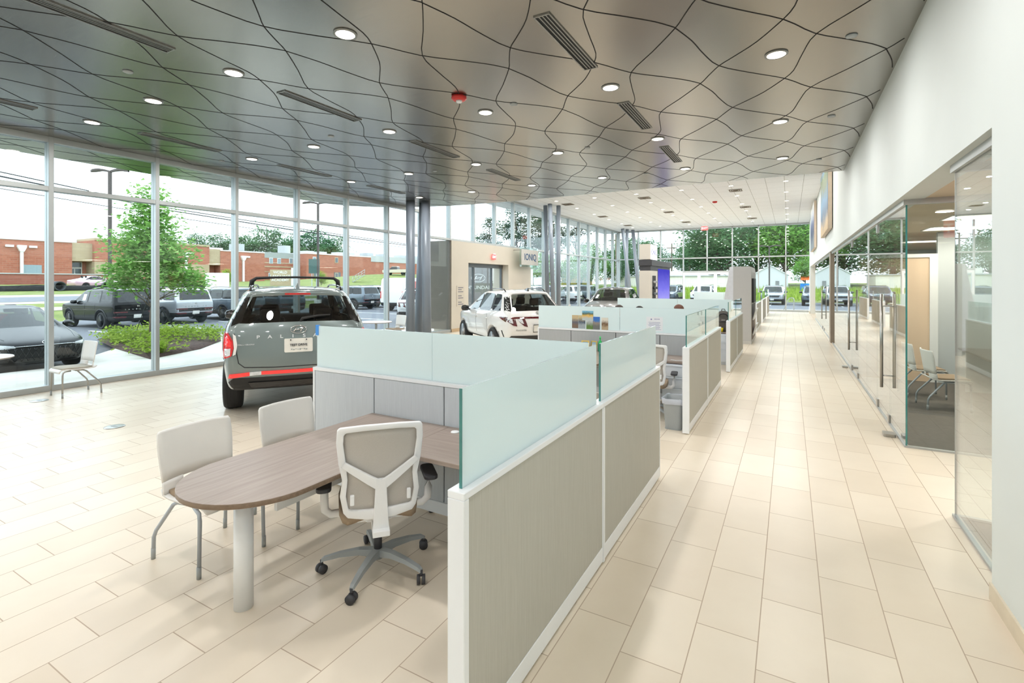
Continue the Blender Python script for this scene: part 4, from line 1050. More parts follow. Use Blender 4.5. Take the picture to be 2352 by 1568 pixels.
MT['car_glass_rear'] = glassy('car_tinted_rear_glass', (0.42, 0.46, 0.46), 1.0, 0.0, 0.05)
MT['gloss_black'] = plain('gloss_black', (10, 10, 11), 0.15, coat=0.6)
MT['tail_red'] = plain('tail_lamp_red', (196, 22, 26), 0.12, coat=1.0, var=0.25, scale=14, emit=((230, 30, 30), 0.12))
MT['tail_bright'] = plain('tail_lamp_bright', (236, 40, 40), 0.12, coat=1.0, var=0.1, emit=((240, 40, 40), 0.25))
MT['tail_dark'] = plain('tail_lamp_smoked', (88, 22, 26), 0.12, coat=1.0, var=0.3, scale=20)
MT['lamp_clear'] = plain('clear_lamp', (214, 218, 222), 0.12, coat=1.0, var=0.15, scale=30)
MT['chrome'] = plain('chrome', (214, 216, 218), 0.08, 1.0)
MT['letter_silver'] = plain('letter_silver', (226, 228, 230), .4, .3); MT['car_trim'] = plain('car_black_trim', (22, 23, 24), 0.55); MT['car_inside'] = plain('car_interior', (26, 27, 29), 0.8)
MT['plate_white'] = plain('plate_white', (226, 224, 216), 0.5)

class Car:
    def __init__(s, name, spec, pm, glass_side='car_glass_dark', rear_glass='car_glass_dark', rim='rim', inside=True, sub=2):
        s.root = empty(name); s.sp = spec; R = spec['rows']; C = spec['cols']
        nr, nc = len(R), len(C['low']); bs = [-1, -0.86, -0.45, 0, 0.45, 0.86, 1]; nb = len(bs)
        kc, kr = spec['cowl'], spec['cowl'] + 1               # row index of the window foot / window head
        def colx(i, j):
            r = R[i]
            lst = C['low'] if i < kc else (C['cowl'] if i == kc else C['roof'])
            if j == 0: return r[0]
            if j == nc - 1: return r[2]
            return lst[j]
        def pt(i, j, side):
            xr, zr, xf, zf, w, wr, wf = R[i]; x = colx(i, j); t = (x - xr) / (xf - xr)
            z = zr + (zf - zr) * t
            if i >= kr: z += spec.get('roofcrown', 0.03) * 4 * t * (1 - t)
            ww = w * (1 - (1 - wr) * max(0, 1 - t / 0.22) ** 2 - (1 - wf) * max(0, 1 - (1 - t) / 0.22) ** 2)
            return Vector((x, side * ww, z))
        V, F, MI = [], [], []; idx = {}
        def vid(key, p):
            if key not in idx: idx[key] = len(V); V.append(p)
            return idx[key]
        def end(i, j, k):
            p = pt(i, j, 1); b = bs[k]
            bulge = spec['bulge_r'] if j == 0 else spec['bulge_f']
            if i >= kr: bulge *= 0.7
            x = p.x + (-1 if j == 0 else 1) * bulge * (1 - b * b)
            z = p.z + (0.02 if i >= kc else 0.0) * (1 - b * b)
            return Vector((x, p.y * b, z))
        def g(i, j, k):
            if k == nb - 1: return vid((i, j, 'L'), pt(i, j, 1))
            if k == 0: return vid((i, j, 'R'), pt(i, j, -1))
            if j in (0, nc - 1): return vid((i, j, k), end(i, j, k))
            p = pt(i, j, 1); cr = spec.get('crown', 0.05) if i == nr - 1 else 0
            return vid((i, j, k), Vector((p.x, p.y * bs[k], p.z + cr * (1 - bs[k] ** 2))))
        def face(q, m): F.append(tuple(q)); MI.append(m)
        for i in range(nr - 1):
            lo = spec['clad'] if 'clad' in spec else 1
            for j in range(nc - 1):
                m = 1 if (i == kc and (j, j + 1) in spec['side_glass']) else (4 if i < lo or (i == kc and (j, j + 1) in ((2, 3), (4, 5))) else 0)
                for k in (nb - 1, 0): face((g(i, j, k), g(i, j + 1, k), g(i + 1, j + 1, k), g(i + 1, j, k)), m)
            for j, mm in ((0, 3), (nc - 1, 2)):
                for k in range(nb - 1):
                    m = mm if (i == kc and (1 <= k < nb - 2) and not (j == 0 and spec.get('no_rear_glass'))) else (4 if i < lo else 0)
                    face((g(i, j, k), g(i, j, k + 1), g(i + 1, j, k + 1), g(i + 1, j, k)), m)
        for i in (0, nr - 1):
            for j in range(nc - 1):
                for k in range(nb - 1): face((g(i, j, k), g(i, j, k + 1), g(i, j + 1, k + 1), g(i, j + 1, k)), 4 if i == 0 else 0)
        me = bpy.data.meshes.new('tmp'); me.from_pydata([tuple(v) for v in V], [], F)
        me.polygons.foreach_set('material_index', MI)
        bm = bmesh.new(); bm.from_mesh(me); bmesh.ops.recalc_face_normals(bm, faces=bm.faces)
        cl = bm.edges.layers.float.new('crease_edge')
        for e in bm.edges:
            ms = {f.material_index for f in e.link_faces}
            if len(ms) == 2 and ms & {1, 2, 3}: e[cl] = 1.0
        vl = bm.verts.layers.float.new('crease_vert')
        for v in bm.verts:
            for q in (1, 2, 3):
                k_ = sum(1 for f in v.link_faces if f.material_index == q)
                if k_ == 1: v[vl] = 0.75
        bm.to_mesh(me); bm.free()
        for _ in range(5): me.materials.append(None)
        o = bpy.data.objects.new('tmp', me); COL.objects.link(o)
        md = o.modifiers.new('s', 'SUBSURF'); md.levels = sub; md.render_levels = sub
        # wheel housings
        cut = MB()
        for wx in spec['axles']:
            rr = spec['tyre'] * 1.13
            for sd in (-1, 1):
                cut.cyl((wx, sd * (spec['track'] - 0.16), spec['tyre'] + 0.015), (wx, sd * 1.4, spec['tyre'] + 0.015), rr, n=28)
        c = cut.build('cut', 'car_trim'); c.data.polygons.foreach_set('use_smooth', [False] * len(c.data.polygons))
        b = o.modifiers.new('b', 'BOOLEAN'); b.object = c; b.operation = 'DIFFERENCE'; b.solver = 'EXACT'
        bpy.context.view_layer.update()
        ev = o.evaluated_get(bpy.context.evaluated_depsgraph_get())
        full = bpy.data.meshes.new_from_object(ev)
        bpy.data.objects.remove(o); bpy.data.objects.remove(c)
        bm = bmesh.new(); bm.from_mesh(full)
        for f in bm.faces: f.smooth = True
        nmat = len(full.materials)
        s.bvh = BVHTree.FromBMesh(bm)
        s.full = bm
        def split(name, ids, mat, solid=0):
            b2 = bm.copy()
            kill = [f for f in b2.faces if (min(f.material_index, 4) not in ids)]
            bmesh.ops.delete(b2, geom=kill, context='FACES')
            if not b2.faces: b2.free(); return None
            m2 = bpy.data.meshes.new(name)
            if len(ids) > 1:
                for f in b2.faces: f.material_index = 0 if f.material_index == ids[0] else 1
            else:
                for f in b2.faces: f.material_index = 0
            b2.to_mesh(m2); b2.free()
            for x in mat: m2.materials.append(MT[x])
            ob = bpy.data.objects.new(name, m2); COL.objects.link(ob); ob.parent = s.root
            return ob
        s.body = split('body', [0, 4], [pm, 'car_trim'])
        def islands(q):
            todo = {f.index for f in bm.faces if f.material_index == q}; out = []
            bm.faces.ensure_lookup_table()
            while todo:
                st, isl = [todo.pop()], set()
                while st:
                    i = st.pop(); isl.add(i)
                    for e in bm.faces[i].edges:
                        for g_ in e.link_faces:
                            if g_.index in todo: todo.discard(g_.index); st.append(g_.index)
                out.append(isl)
            return out
        bm.faces.index_update()
        for isl in islands(1):
            b2 = bm.copy(); b2.faces.ensure_lookup_table()
            bmesh.ops.delete(b2, geom=[f for f in b2.faces if f.index not in isl], context='FACES')
            for f in b2.faces: f.material_index = 0
            m2 = bpy.data.meshes.new('side_window'); b2.to_mesh(m2); b2.free(); m2.materials.append(MT[glass_side])
            ob = bpy.data.objects.new('side_window', m2); COL.objects.link(ob); ob.parent = s.root
        for o_ in (split('windshield', [2], ['car_glass']), split('rear_window', [3], [rear_glass])): pass
        bm.free()
        for wx in spec['axles']:
            for sd in (-1, 1): s.wheel(wx, sd, rim)
        if inside: s.interior()
    def cast(s, side, a, b, off=0.008):
        o, d = {'rear': ((-6, a, b), (1, 0, 0)), 'front': ((6, a, b), (-1, 0, 0)), 'left': ((a, 3, b), (0, -1, 0)), 'right': ((a, -3, b), (0, 1, 0)), 'top': ((a, b, 5), (0, 0, -1))}[side]
        h = s.bvh.ray_cast(Vector(o), Vector(d))
        if h[0] is None:
            q = {'rear': (-2.2, a, b), 'front': (2.2, a, b), 'left': (a, 0.9, b), 'right': (a, -0.9, b), 'top': (a, b, 1.5)}[side]
            h = s.bvh.find_nearest(Vector(q))
        return h[0] - Vector(d) * off, h[1]
    def patch(s, name, side, poly, mat, off=0.01, parent=None, maxe=0.07):
        bm = bmesh.new()
        f = bm.faces.new([bm.verts.new((a, b, 0)) for a, b in poly])
        bmesh.ops.triangulate(bm, faces=[f])
        for _ in range(4):
            es = [e for e in bm.edges if e.calc_length() > maxe]
            if not es: break
            bmesh.ops.subdivide_edges(bm, edges=es, cuts=1); bmesh.ops.triangulate(bm, faces=bm.faces)
        bd = [e for e in bm.edges if e.is_boundary]
        r = bmesh.ops.extrude_edge_only(bm, edges=bd)
        ev = {v for v in r['geom'] if isinstance(v, bmesh.types.BMVert)}
        for v in bm.verts:
            v.co = s.cast(side, v.co.x, v.co.y, -0.012 if v in ev else off)[0]
        bmesh.ops.recalc_face_normals(bm, faces=bm.faces)
        me = bpy.data.meshes.new(name); bm.to_mesh(me); bm.free(); me.materials.append(MT[mat] if isinstance(mat, str) else mat)
        o = bpy.data.objects.new(name, me); COL.objects.link(o); o.parent = parent or s.root
        return o
    def line(s, name, side, pts, r=0.006, mat='car_trim', off=0.0, n=6):
        P = []
        for (a0, b0), (a1, b1) in zip(pts[:-1], pts[1:]):
            k = max(1, int(math.hypot(a1 - a0, b1 - b0) / 0.08))
            for q in range(k): P.append(s.cast(side, a0 + (a1 - a0) * q / k, b0 + (b1 - b0) * q / k, off)[0])
        P.append(s.cast(side, *pts[-1], off)[0])
        return MB().tube(P, r, n).build(name, mat, s.root)
    def wheel(s, wx, sd, rim):
        r = s.sp['tyre']; w = 0.12; yc = sd * s.sp['track']
        M = Matrix.Translation((wx, yc, r)) @ Matrix.Rotation(-sd * PI / 2, 4, 'X')
        rr = r * s.sp.get('rimf', 0.72)
        t = MB().lathe([(rr, -w * .9), (r * .93, -w), (r * .99, -w * .8), (r, -w * .4), (r, w * .4), (r * .99, w * .8), (r * .93, w), (rr, w * .9), (rr * .97, w * .6), (rr * .97, -w * .9)], 40, M=M)
        for k in (-0.55, -0.18, 0.18, 0.55): t.lathe([(r * 1.0005, w * k - .004), (r * 1.002, w * k), (r * 1.0005, w * k + .004)], 40, M=M)
        wh = t.build('wheel', 'tyre', s.root)
        m = MB(); m.lathe([(rr * .99, w * .92), (rr * .93, w * .88), (rr * .92, -w * .5)], 36, M=M)
        m.lathe([(0.0, w * .74), (rr * .16, w * .76), (rr * .2, w * .6), (rr * .2, 0)], 18, M=M)
        for k in range(5):
            for q in (-0.16, 0.16):
                a = 2 * PI * k / 5; a2 = a + q * 1.5
                u = Vector((math.cos(a) * rr * .15, math.sin(a) * rr * .15, w * .68)); v = Vector((math.cos(a2) * rr * .94, math.sin(a2) * rr * .94, w * .74))
                m.tube([M @ u, M @ v], rr * .06, 6)
        m.build('rim', rim, wh)
        MB().lathe([(rr * .9, w * .1), (0, w * .1)], 24, M=M).build('brake_disc', 'car_trim', wh)
    def interior(s):
        sp = s.sp; zb = sp['rows'][sp['cowl']][1]
        m = MB(); m.box(sp['axles'][0] - 0.3, sp['axles'][1] - 0.2, -0.72, 0.72, 0.42, 0.46); m.build('cabin_floor', 'car_inside', s.root)
        MB().box(sp['dash'] - 0.1, sp['dash'] + 0.3, -0.68, 0.68, 0.7, zb - 0.06).build('dashboard', 'car_inside', s.root, bevel=0.06)
        for x, ys_ in sp['seats']:
            for y in ys_:
                q = MB(); q.box(x - 0.25, x + 0.25, y - 0.24, y + 0.24, 0.46, 0.68)
                q.box(-0.09, 0.05, y - 0.23, y + 0.23, 0.0, 0.62, M=Matrix.Translation((x - 0.2, 0, 0.6)) @ Matrix.Rotation(-0.18, 4, 'Y'))
                q.box(-0.06, 0.04, y - 0.13, y + 0.13, 0.66, 0.86, M=Matrix.Translation((x - 0.2, 0, 0.6)) @ Matrix.Rotation(-0.18, 4, 'Y'))
                q.build('seat', 'car_inside', s.root, bevel=0.04, seg=3)
    def mirrors(s, x, z, y, mat, glass='chrome'):
        for sd in (-1, 1):
            m = MB(); P = []
            for t, rx, rz in ((0, .03, .05), (.03, .075, .085), (.12, .08, .09), (.2, .06, .075), (.225, .02, .03)):
                P.append([Vector((x + rx * math.cos(a), sd * (y + t), z + rz * math.sin(a))) for a in [2 * PI * k / 14 for k in range(15)]])
            m.grid(P); m.tube([(x, sd * (y - 0.08), z - 0.06), (x, sd * (y + .03), z - .03)], 0.025, 8)
            m.build('mirror', mat, s.root)
    def rails(s, x0, x1, y, z0, mat='gloss_black'):
        for sd in (-1, 1):
            P = [(x0, sd * y), (x0 + 0.12, sd * y), (x0 + .5, sd * (y - .01)), ((x0 + x1) / 2, sd * (y - .02)), (x1 - .4, sd * (y - .03)), (x1, sd * (y - .05))]
            pts = []
            for i, (a, b) in enumerate(P):
                p, _ = s.cast('top', a, b, 0.0); pts.append(p + Vector((0, 0, 0.0 if i in (0, len(P) - 1) else 0.055)))
            MB().tube(pts, 0.016, 8).build('roof_rail', mat, s.root)
    def plate(s, side, zc, w=0.32, h=0.16, off=0.02, dark=False):
        return s.patch('number_plate', side, rrect(w, h, 0.015, 3, 0, zc), 'plate_white', off, maxe=0.2)
    def emblem(s, side, zc, w=0.2, mat='chrome', off=0.016):
        """an ellipse ring with a slanted H inside"""
        sg = 1 if side == 'front' else -1
        P = [s.cast(side, w / 2 * math.cos(a) , zc + w * 0.26 * math.sin(a), off)[0] for a in [2 * PI * k / 28 for k in range(28)]]
        m = MB().tube(P, 0.007, 6, closed=True)
        for seg in (((-.62, -.55), (-.22, .6)), ((.22, -.6), (.62, .55)), ((-.5, -.12), (.5, .12))):
            Q = [s.cast(side, sg * (u * w / 2), zc + v * w * 0.26, off)[0] for u, v in seg]
            m.tube([Q[0], (Q[0] + Q[1]) / 2, Q[1]], 0.009, 6)
        return m.build('emblem', mat, s.root)
    def letters(s, side, body, ys_, z, size, mat='chrome', off=0.006):
        sg = 1 if side == 'front' else -1
        n = len(body)
        for i, ch in enumerate(body):
            y = ys_[0] + (ys_[1] - ys_[0]) * i / max(1, n - 1)
            p, nn = s.cast(side, y, z, off)
            text('lettering', ch, size, mat, s.root, frame_M(p, (0, sg, 0), (sg, 0, 0.15)), 0.003, sx=1.3)
    def rigid(s): return s.root

SUV = dict(  # large three-row SUV
    rows=[(-2.12, .34, 2.2, .28, .80, .92, .9), (-2.38, .37, 2.38, .33, .945, .9, .86), (-2.47, .55, 2.47, .50, .98, .88, .84), (-2.49, .80, 2.49, .78, .995, .9, .86),
          (-2.46, 1.04, 2.47, .98, .985, .92, .88), (-2.43, 1.20, 2.30, 1.09, .965, .92, .88), (-2.40, 1.27, 1.18, 1.18, .93, .92, .95), (-2.13, 1.63, .42, 1.64, .75, .9, .93), (-2.16, 1.70, .18, 1.70, .68, .9, .92)],
    cols=dict(low=[-2.45, -2.2, -1.55, -1.1, -.3, 0.0, 1.0, 1.6, 2.4], cowl=[-2.38, -2.2, -1.38, -1.27, -.22, -.12, .95, 1.08, 1.2], roof=[-2.1, -1.98, -1.28, -1.18, -.24, -.14, .2, .33, .42]),
    cowl=6, side_glass=[(1, 2), (3, 4), (5, 6)], bulge_r=.07, bulge_f=.10, axles=(-1.45, 1.45), tyre=.39, track=.86, dash=.75, clad=1,
    seats=[(.15, (-.38, .38)), (-.75, (-.4, .4)), (-1.6, (-.36, .36))])
BOX = dict(  # boxy SUV
    rows=[(-2.15, .34, 2.1, .3, .80, .93, .9), (-2.33, .38, 2.30, .35, .93, .92, .9), (-2.40, .55, 2.38, .52, .955, .92, .9), (-2.41, .80, 2.40, .78, .965, .93, .92),
          (-2.40, 1.02, 2.38, .98, .955, .94, .93), (-2.38, 1.10, 2.25, 1.06, .945, .94, .93), (-2.36, 1.16, 1.10, 1.14, .92, .94, .96), (-2.20, 1.62, .50, 1.62, .80, .95, .95), (-2.17, 1.69, .3, 1.69, .74, .95, .94)],
    cols=dict(low=[-2.38, -2.15, -1.5, -1.05, -.3, 0.0, .95, 1.55, 2.3], cowl=[-2.36, -2.2, -1.35, -1.25, -.25, -.15, .9, 1.02, 1.1], roof=[-2.2, -2.06, -1.3, -1.2, -.26, -.16, .3, .42, .5]),
    cowl=6, side_glass=[(1, 2), (3, 4), (5, 6)], bulge_r=.03, bulge_f=.05, axles=(-1.41, 1.41), tyre=.37, track=.83, dash=.7, clad=2, crown=.04,
    seats=[(.15, (-.38, .38)), (-.75, (-.4, .4))])
CUV = dict(  # compact crossover
    rows=[(-1.95, .36, 1.95, .30, .76, .9, .86), (-2.15, .40, 2.15, .36, .88, .86, .82), (-2.26, .60, 2.25, .50, .915, .84, .80), (-2.30, .82, 2.30, .74, .93, .86, .82),
          (-2.27, 1.0, 2.28, .90, .925, .88, .84), (-2.20, 1.10, 2.02, 1.0, .90, .88, .86), (-2.12, 1.15, 1.05, 1.10, .865, .88, .94), (-1.66, 1.55, .28, 1.57, .68, .86, .9), (-1.72, 1.61, .05, 1.62, .61, .86, .9)],
    cols=dict(low=[-2.2, -1.95, -1.4, -.95, -.2, 0.05, .9, 1.5, 2.2], cowl=[-2.1, -1.8, -1.25, -1.1, -.15, -.05, .85, .95, 1.05], roof=[-1.7, -1.45, -1.12, -1.0, -.2, -.1, .08, .2, .28]),
    cowl=6, side_glass=[(2, 3), (3, 4), (5, 6)], bulge_r=.10, bulge_f=.12, axles=(-1.36, 1.36), tyre=.355, track=.81, dash=.6, clad=1,
    seats=[(.1, (-.36, .36)), (-.8, (-.38, .38))])
CUV['side_glass'] = [(1, 2), (3, 4), (5, 6)]
SEDAN = dict(
    rows=[(-2.0, .28, 2.0, .2, .76, .9, .86), (-2.2, .32, 2.22, .24, .88, .88, .80), (-2.33, .50, 2.33, .42, .905, .86, .78), (-2.35, .72, 2.35, .60, .915, .86, .78),
          (-2.33, .92, 2.30, .70, .90, .88, .82), (-2.25, .98, 2.05, .78, .88, .9, .86), (-1.75, 1.02, .95, .96, .84, .92, .94), (-.85, 1.36, .10, 1.37, .64, .86, .9), (-.70, 1.41, -.1, 1.41, .58, .86, .9)],
    cols=dict(low=[-2.3, -2.0, -1.4, -.9, -.2, 0.05, .9, 1.5, 2.2], cowl=[-1.75, -1.45, -1.2, -1.0, -.2, -.1, .72, .85, .95], roof=[-.85, -.75, -.72, -.65, -.28, -.2, -.05, .03, .1]),
    cowl=6, side_glass=[(1, 2), (3, 4), (5, 6)], bulge_r=.09, bulge_f=.16, axles=(-1.36, 1.36), tyre=.325, track=.79, dash=.45, clad=1, crown=.03,
    seats=[(0.0, (-.36, .36)), (-.8, (-.38, .38))])
VAN = dict(
    rows=[(-2.6, .36, 2.5, .3, .9, .98, .9), (-2.75, .4, 2.7, .36, 1.0, .98, .88), (-2.8, .6, 2.78, .55, 1.02, .98, .86), (-2.8, .9, 2.8, .8, 1.03, .98, .88), (-2.8, 1.1, 2.75, .98, 1.03, .98, .9),
          (-2.8, 1.25, 2.55, 1.12, 1.02, .98, .92), (-2.8, 1.35, 2.0, 1.3, 1.01, .98, .95), (-2.78, 2.2, 1.25, 2.1, .95, .98, .92), (-2.74, 2.3, 1.0, 2.28, .86, .98, .92)],
    cols=dict(low=[-2.8, -2.6, -1.2, -.4, .3, .7, 1.6, 2.0, 2.6], cowl=[-2.8, -2.6, -1.2, -.4, .3, .75, 1.6, 1.8, 2.0], roof=[-2.78, -2.6, -1.2, -.4, .3, .72, 1.05, 1.15, 1.25]),
    cowl=6, side_glass=[(5, 6)], bulge_r=.02, bulge_f=.12, axles=(-1.75, 1.8), tyre=.36, track=.88, dash=1.4, clad=2, crown=.04, no_rear_glass=True, seats=[(.9, (-.4, .4))])

# ---- the green-grey SUV in the showroom, seen from behind
c = Car('suv', SUV, 'p_green', rim='rim_dark', rear_glass='car_glass_rear', glass_side='car_glass_rear')
SUV1 = T(c.root, 'green-grey SUV with a black roof bar and a TEST DRIVE plate', 'car')
for sd in (1, -1):
    tl = c.patch('tail_lamp', 'rear', [(sd * a, b) for a, b in ((.955, 1.10), (.93, 1.18), (.86, 1.165), (.80, 1.06), (.79, .96), (.815, .86), (.94, .80), (.955, .9))], 'tail_red', 0.014, maxe=.05)
    c.patch('lamp_inner', 'rear', [(sd * a, b) for a, b in ((.91, 1.13), (.865, 1.12), (.825, 1.05), (.82, .98), (.91, .99))], 'tail_bright', 0.02, tl, .05)
    c.patch('reverse_lamp', 'rear', [(sd * a, b) for a, b in ((.905, .95), (.825, .96), (.83, .87), (.905, .84))], 'lamp_clear', 0.022, tl, .05)
    c.patch('lamp_wrap', 'left' if sd > 0 else 'right', [(-2.40, .82), (-2.14, .98), (-2.12, 1.10), (-2.38, 1.16)], 'tail_red', 0.012, tl, .06)
    c.patch('lamp_surround', 'rear', [(sd * a, b) for a, b in ((.80, 1.15), (.765, 1.12), (.745, 1.0), (.765, .88), (.80, .86), (.785, .96), (.795, 1.06))], 'p_white', 0.012, tl, .06)
    r_ = c.patch('reflector', 'rear', [(sd * a, b) for a, b in ((.86, .555), (.60, .585), (.60, .635), (.84, .615))], 'tail_bright', 0.012, maxe=.06)
    c.patch('reflector_clear', 'rear', [(sd * a, b) for a, b in ((.60, .585), (.46, .592), (.46, .64), (.60, .635))], 'lamp_clear', 0.012, r_, .06)
    c.patch('quarter_trim', 'rear', [(sd * a, b) for a, b in ((.83, 1.245), (.86, 1.29), (.70, 1.64), (.61, 1.63), (.70, 1.3))], 'gloss_black', 0.006, maxe=.06)
c.patch('reflector_bar', 'rear', [(-.46, .592), (.46, .592), (.46, .64), (-.46, .64)], 'tail_bright', 0.012)
c.patch('lower_bumper', 'rear', [(-.86, .50), (-.80, .555), (.80, .555), (.86, .50), (.78, .37), (-.78, .37)], 'car_trim', 0.014)
c.patch('skid_plate', 'rear', [(-.62, .49), (.62, .49), (.58, .41), (-.58, .41)], 'gloss_black', 0.03)
c.patch('high_brake_lamp', 'rear', [(-.17, 1.655), (.17, 1.655), (.17, 1.68), (-.17, 1.68)], 'tail_red', 0.016)
pl = c.plate('rear', .97, .36, .185, .022)
p_, _ = c.cast('rear', 0, .975, .026)
text('lettering', 'TEST DRIVE', .043, 'dark_ink', pl, frame_M(p_ + Vector((-.003, 0, 0)), (0, -1, 0), (-1, 0, .0)), .002)
m = MB()
for k in range(8): m.box(p_.x - .006, p_.x, -.11 + k * .027, -.092 + k * .027, p_.z - .068 + .006 * (k % 3), p_.z - .056 + .004 * (k % 2))
m.build('small_print', plain('plate_grey_text', (140, 150, 150), .6), pl)
for sd in (-1, 1): MB().cyl((p_.x - .004, sd * .10, 1.045), (p_.x + .02, sd * .10, 1.045), .008, n=10).build('plate_screw', 'dark_ink', pl)
c.emblem('rear', 1.185, .20)
c.letters('rear', 'PALISADE', (.50, -.50), 1.095, .062, 'letter_silver')
c.letters('rear', 'CALLIGRAPHY', (.73, .55), 1.0, .022, 'letter_silver')
c.line('tailgate_seam', 'rear', [(.785, 1.15), (.755, .9), (.73, .76), (.66, .70), (.3, .685), (-.3, .685), (-.66, .70), (-.73, .76), (-.755, .9), (-.785, 1.15)], .007, 'dark_gap')
c.line('bumper_seam', 'left', [(-2.3, .8), (-1.95, .78)], .005, 'dark_gap')
a_, _ = c.cast('rear', -.05, 1.33, .03); b_, _ = c.cast('rear', -.42, 1.37, .03)
MB().tube([a_ + Vector((0.02, 0.03, -.06)), a_, (a_ + b_) / 2 + Vector((-.01, 0, .01)), b_], .014, 8, radii=[.022, .02, .014, .009]).build('wiper', 'car_trim', c.root)
c.mirrors(.92, 1.22, .96, 'gloss_black')
c.rails(-1.9, .1, .62, 1.7)
xb = -1.45
zt = c.cast('top', xb, .6, 0)[0].z
cb = MB(); cb.tube([(xb, -.63, zt + .02), (xb, -.62, zt + .12), (xb, -.56, zt + .165), (xb, -.3, zt + .178), (xb, 0, zt + .182), (xb, .3, zt + .178), (xb, .56, zt + .165), (xb, .62, zt + .12), (xb, .63, zt + .02)], .026, 10, flat=.8, radii=[.045, .045, .03, .022, .022, .022, .03, .045, .045])
cb.build('roof_bar', 'car_trim', c.root)
f_ = MB(); zc_ = c.cast('top', -1.95, 0, 0)[0].z
f_.add([(-2.08, -.03, zc_ - .02), (-2.08, .03, zc_ - .02), (-1.82, .03, zc_), (-1.82, -.03, zc_), (-2.06, -.006, zc_ + .075), (-2.06, .006, zc_ + .075), (-1.99, .006, zc_ + .07), (-1.99, -.006, zc_ + .07)], [(0, 1, 5, 4), (1, 2, 6, 5), (2, 3, 7, 6), (3, 0, 4, 7), (4, 5, 6, 7)])
f_.build('antenna_fin', 'p_green', c.root, bevel=.004)
for sd in (-1, 1):
    c.line('door_seam', 'left' if sd > 0 else 'right', [(-1.0, .5), (-.95, 1.2)], .004, 'dark_gap'); c.line('door_seam', 'left' if sd > 0 else 'right', [(-.1, .45), (-.08, 1.2)], .004, 'dark_gap')
    c.line('belt_trim', 'left' if sd > 0 else 'right', [(-2.2, 1.25), (-1, 1.235), (0, 1.215), (1.0, 1.19)], .008, 'chrome')
put(SUV1, -7.98, 5.98, math.radians(144.5))
for ch in SUV1.children:
    if not ch.name.startswith('wheel'): ch.location.z += .045

# ---- the white SUV
c = Car('suv', CUV, 'p_white', rim='rim', rear_glass='car_glass_rear', glass_side='car_glass')
SUV2 = T(c.root, 'white SUV with a thin red tail-lamp bar, before the beige portal', 'car')
c.patch('tail_bar', 'rear', [(-.84, .985), (.84, .985), (.84, 1.03), (-.84, 1.03)], 'tail_dark', .012)
for sd in (1, -1):
    for k, pp in enumerate((((.84, .98), (.64, .98), (.60, .80), (.70, .82), (.80, .90)), ((.59, .98), (.40, .98), (.33, .78), (.42, .80), (.53, .9)))):
        t_ = c.patch('tail_lamp', 'rear', [(sd * a, b) for a, b in pp], 'tail_dark', .012, maxe=.05)
        c.patch('lamp_clear', 'rear', [(sd * a, b) for a, b in [tuple((pp[i][q] * .6 + pp[0][q] * .4) for q in (0, 1)) for i in range(5)]], 'lamp_clear', .016, t_, .06)
    c.patch('lamp_wrap', 'left' if sd > 0 else 'right', [(-2.15, .90), (-1.85, .99), (-1.85, 1.02), (-2.2, 1.02)], 'tail_dark', .01, None, .06)
    c.patch('bumper_vent', 'left' if sd > 0 else 'right', [(-2.0, .52), (-1.96, .52), (-1.9, .68), (-1.94, .68)], 'car_trim', .008)
    for xs_ in ((-.98, .5), (-.02, .5)): c.line('door_seam', 'left' if sd > 0 else 'right', [(xs_[0], xs_[1]), (xs_[0] + .06, 1.1)], .004, 'dark_gap')
    c.line('window_trim', 'left' if sd > 0 else 'right', [(-1.8, 1.16), (-1.0, 1.13), (0, 1.11), (.85, 1.09)], .009, 'chrome')
    for xs_ in (-.85, .08):
        p, _ = c.cast('left' if sd > 0 else 'right', xs_, .93, .02); p2, _ = c.cast('left' if sd > 0 else 'right', xs_ - .2, .935, .02)
        MB().tube([p, p2], .012, 8).build('door_handle', 'p_white', c.root)
for sd in (1, -1): c.patch('quarter_trim', 'rear', [(sd * a, b) for a, b in ((.70, 1.15), (.79, 1.17), (.66, 1.5), (.56, 1.52), (.66, 1.2))], 'gloss_black', 0.006, maxe=.06)
c.patch('lower_bumper', 'rear', [(-.80, .44), (-.72, .56), (.72, .56), (.80, .44), (.7, .38), (-.7, .38)], 'gloss_black', .014)
pl = c.plate('rear', .74, .34, .17, .018)
MB().tube([(pl.data.vertices[0].co.x * 0 + c.cast('rear', y, z, .024)[0].x, y, z) for y, z in ((-.19, .65), (-.19, .83), (.19, .83), (.19, .65))], .009, 6, closed=True).build('plate_frame', 'gloss_black', c.root)
c.emblem('rear', 1.115, .14, off=.012)
c.letters('rear', 'TUCSON', (.60, .38), .70, .05, 'steel')
c.mirrors(.78, 1.12, .9, 'gloss_black')
c.rails(-1.45, .05, .56, 1.6)
f_ = MB(); zc_ = c.cast('top', -1.5, 0, 0)[0].z
f_.add([(-1.62, -.03, zc_ - .02), (-1.62, .03, zc_ - .02), (-1.4, .03, zc_ - .005), (-1.4, -.03, zc_ - .005), (-1.61, -.006, zc_ + .07), (-1.61, .006, zc_ + .07), (-1.55, .006, zc_ + .06), (-1.55, -.006, zc_ + .06)], [(0, 1, 5, 4), (1, 2, 6, 5), (2, 3, 7, 6), (3, 0, 4, 7), (4, 5, 6, 7)])
f_.build('antenna_fin', 'gloss_black', c.root)
put(SUV2, -7.24, 12.52, math.radians(141))

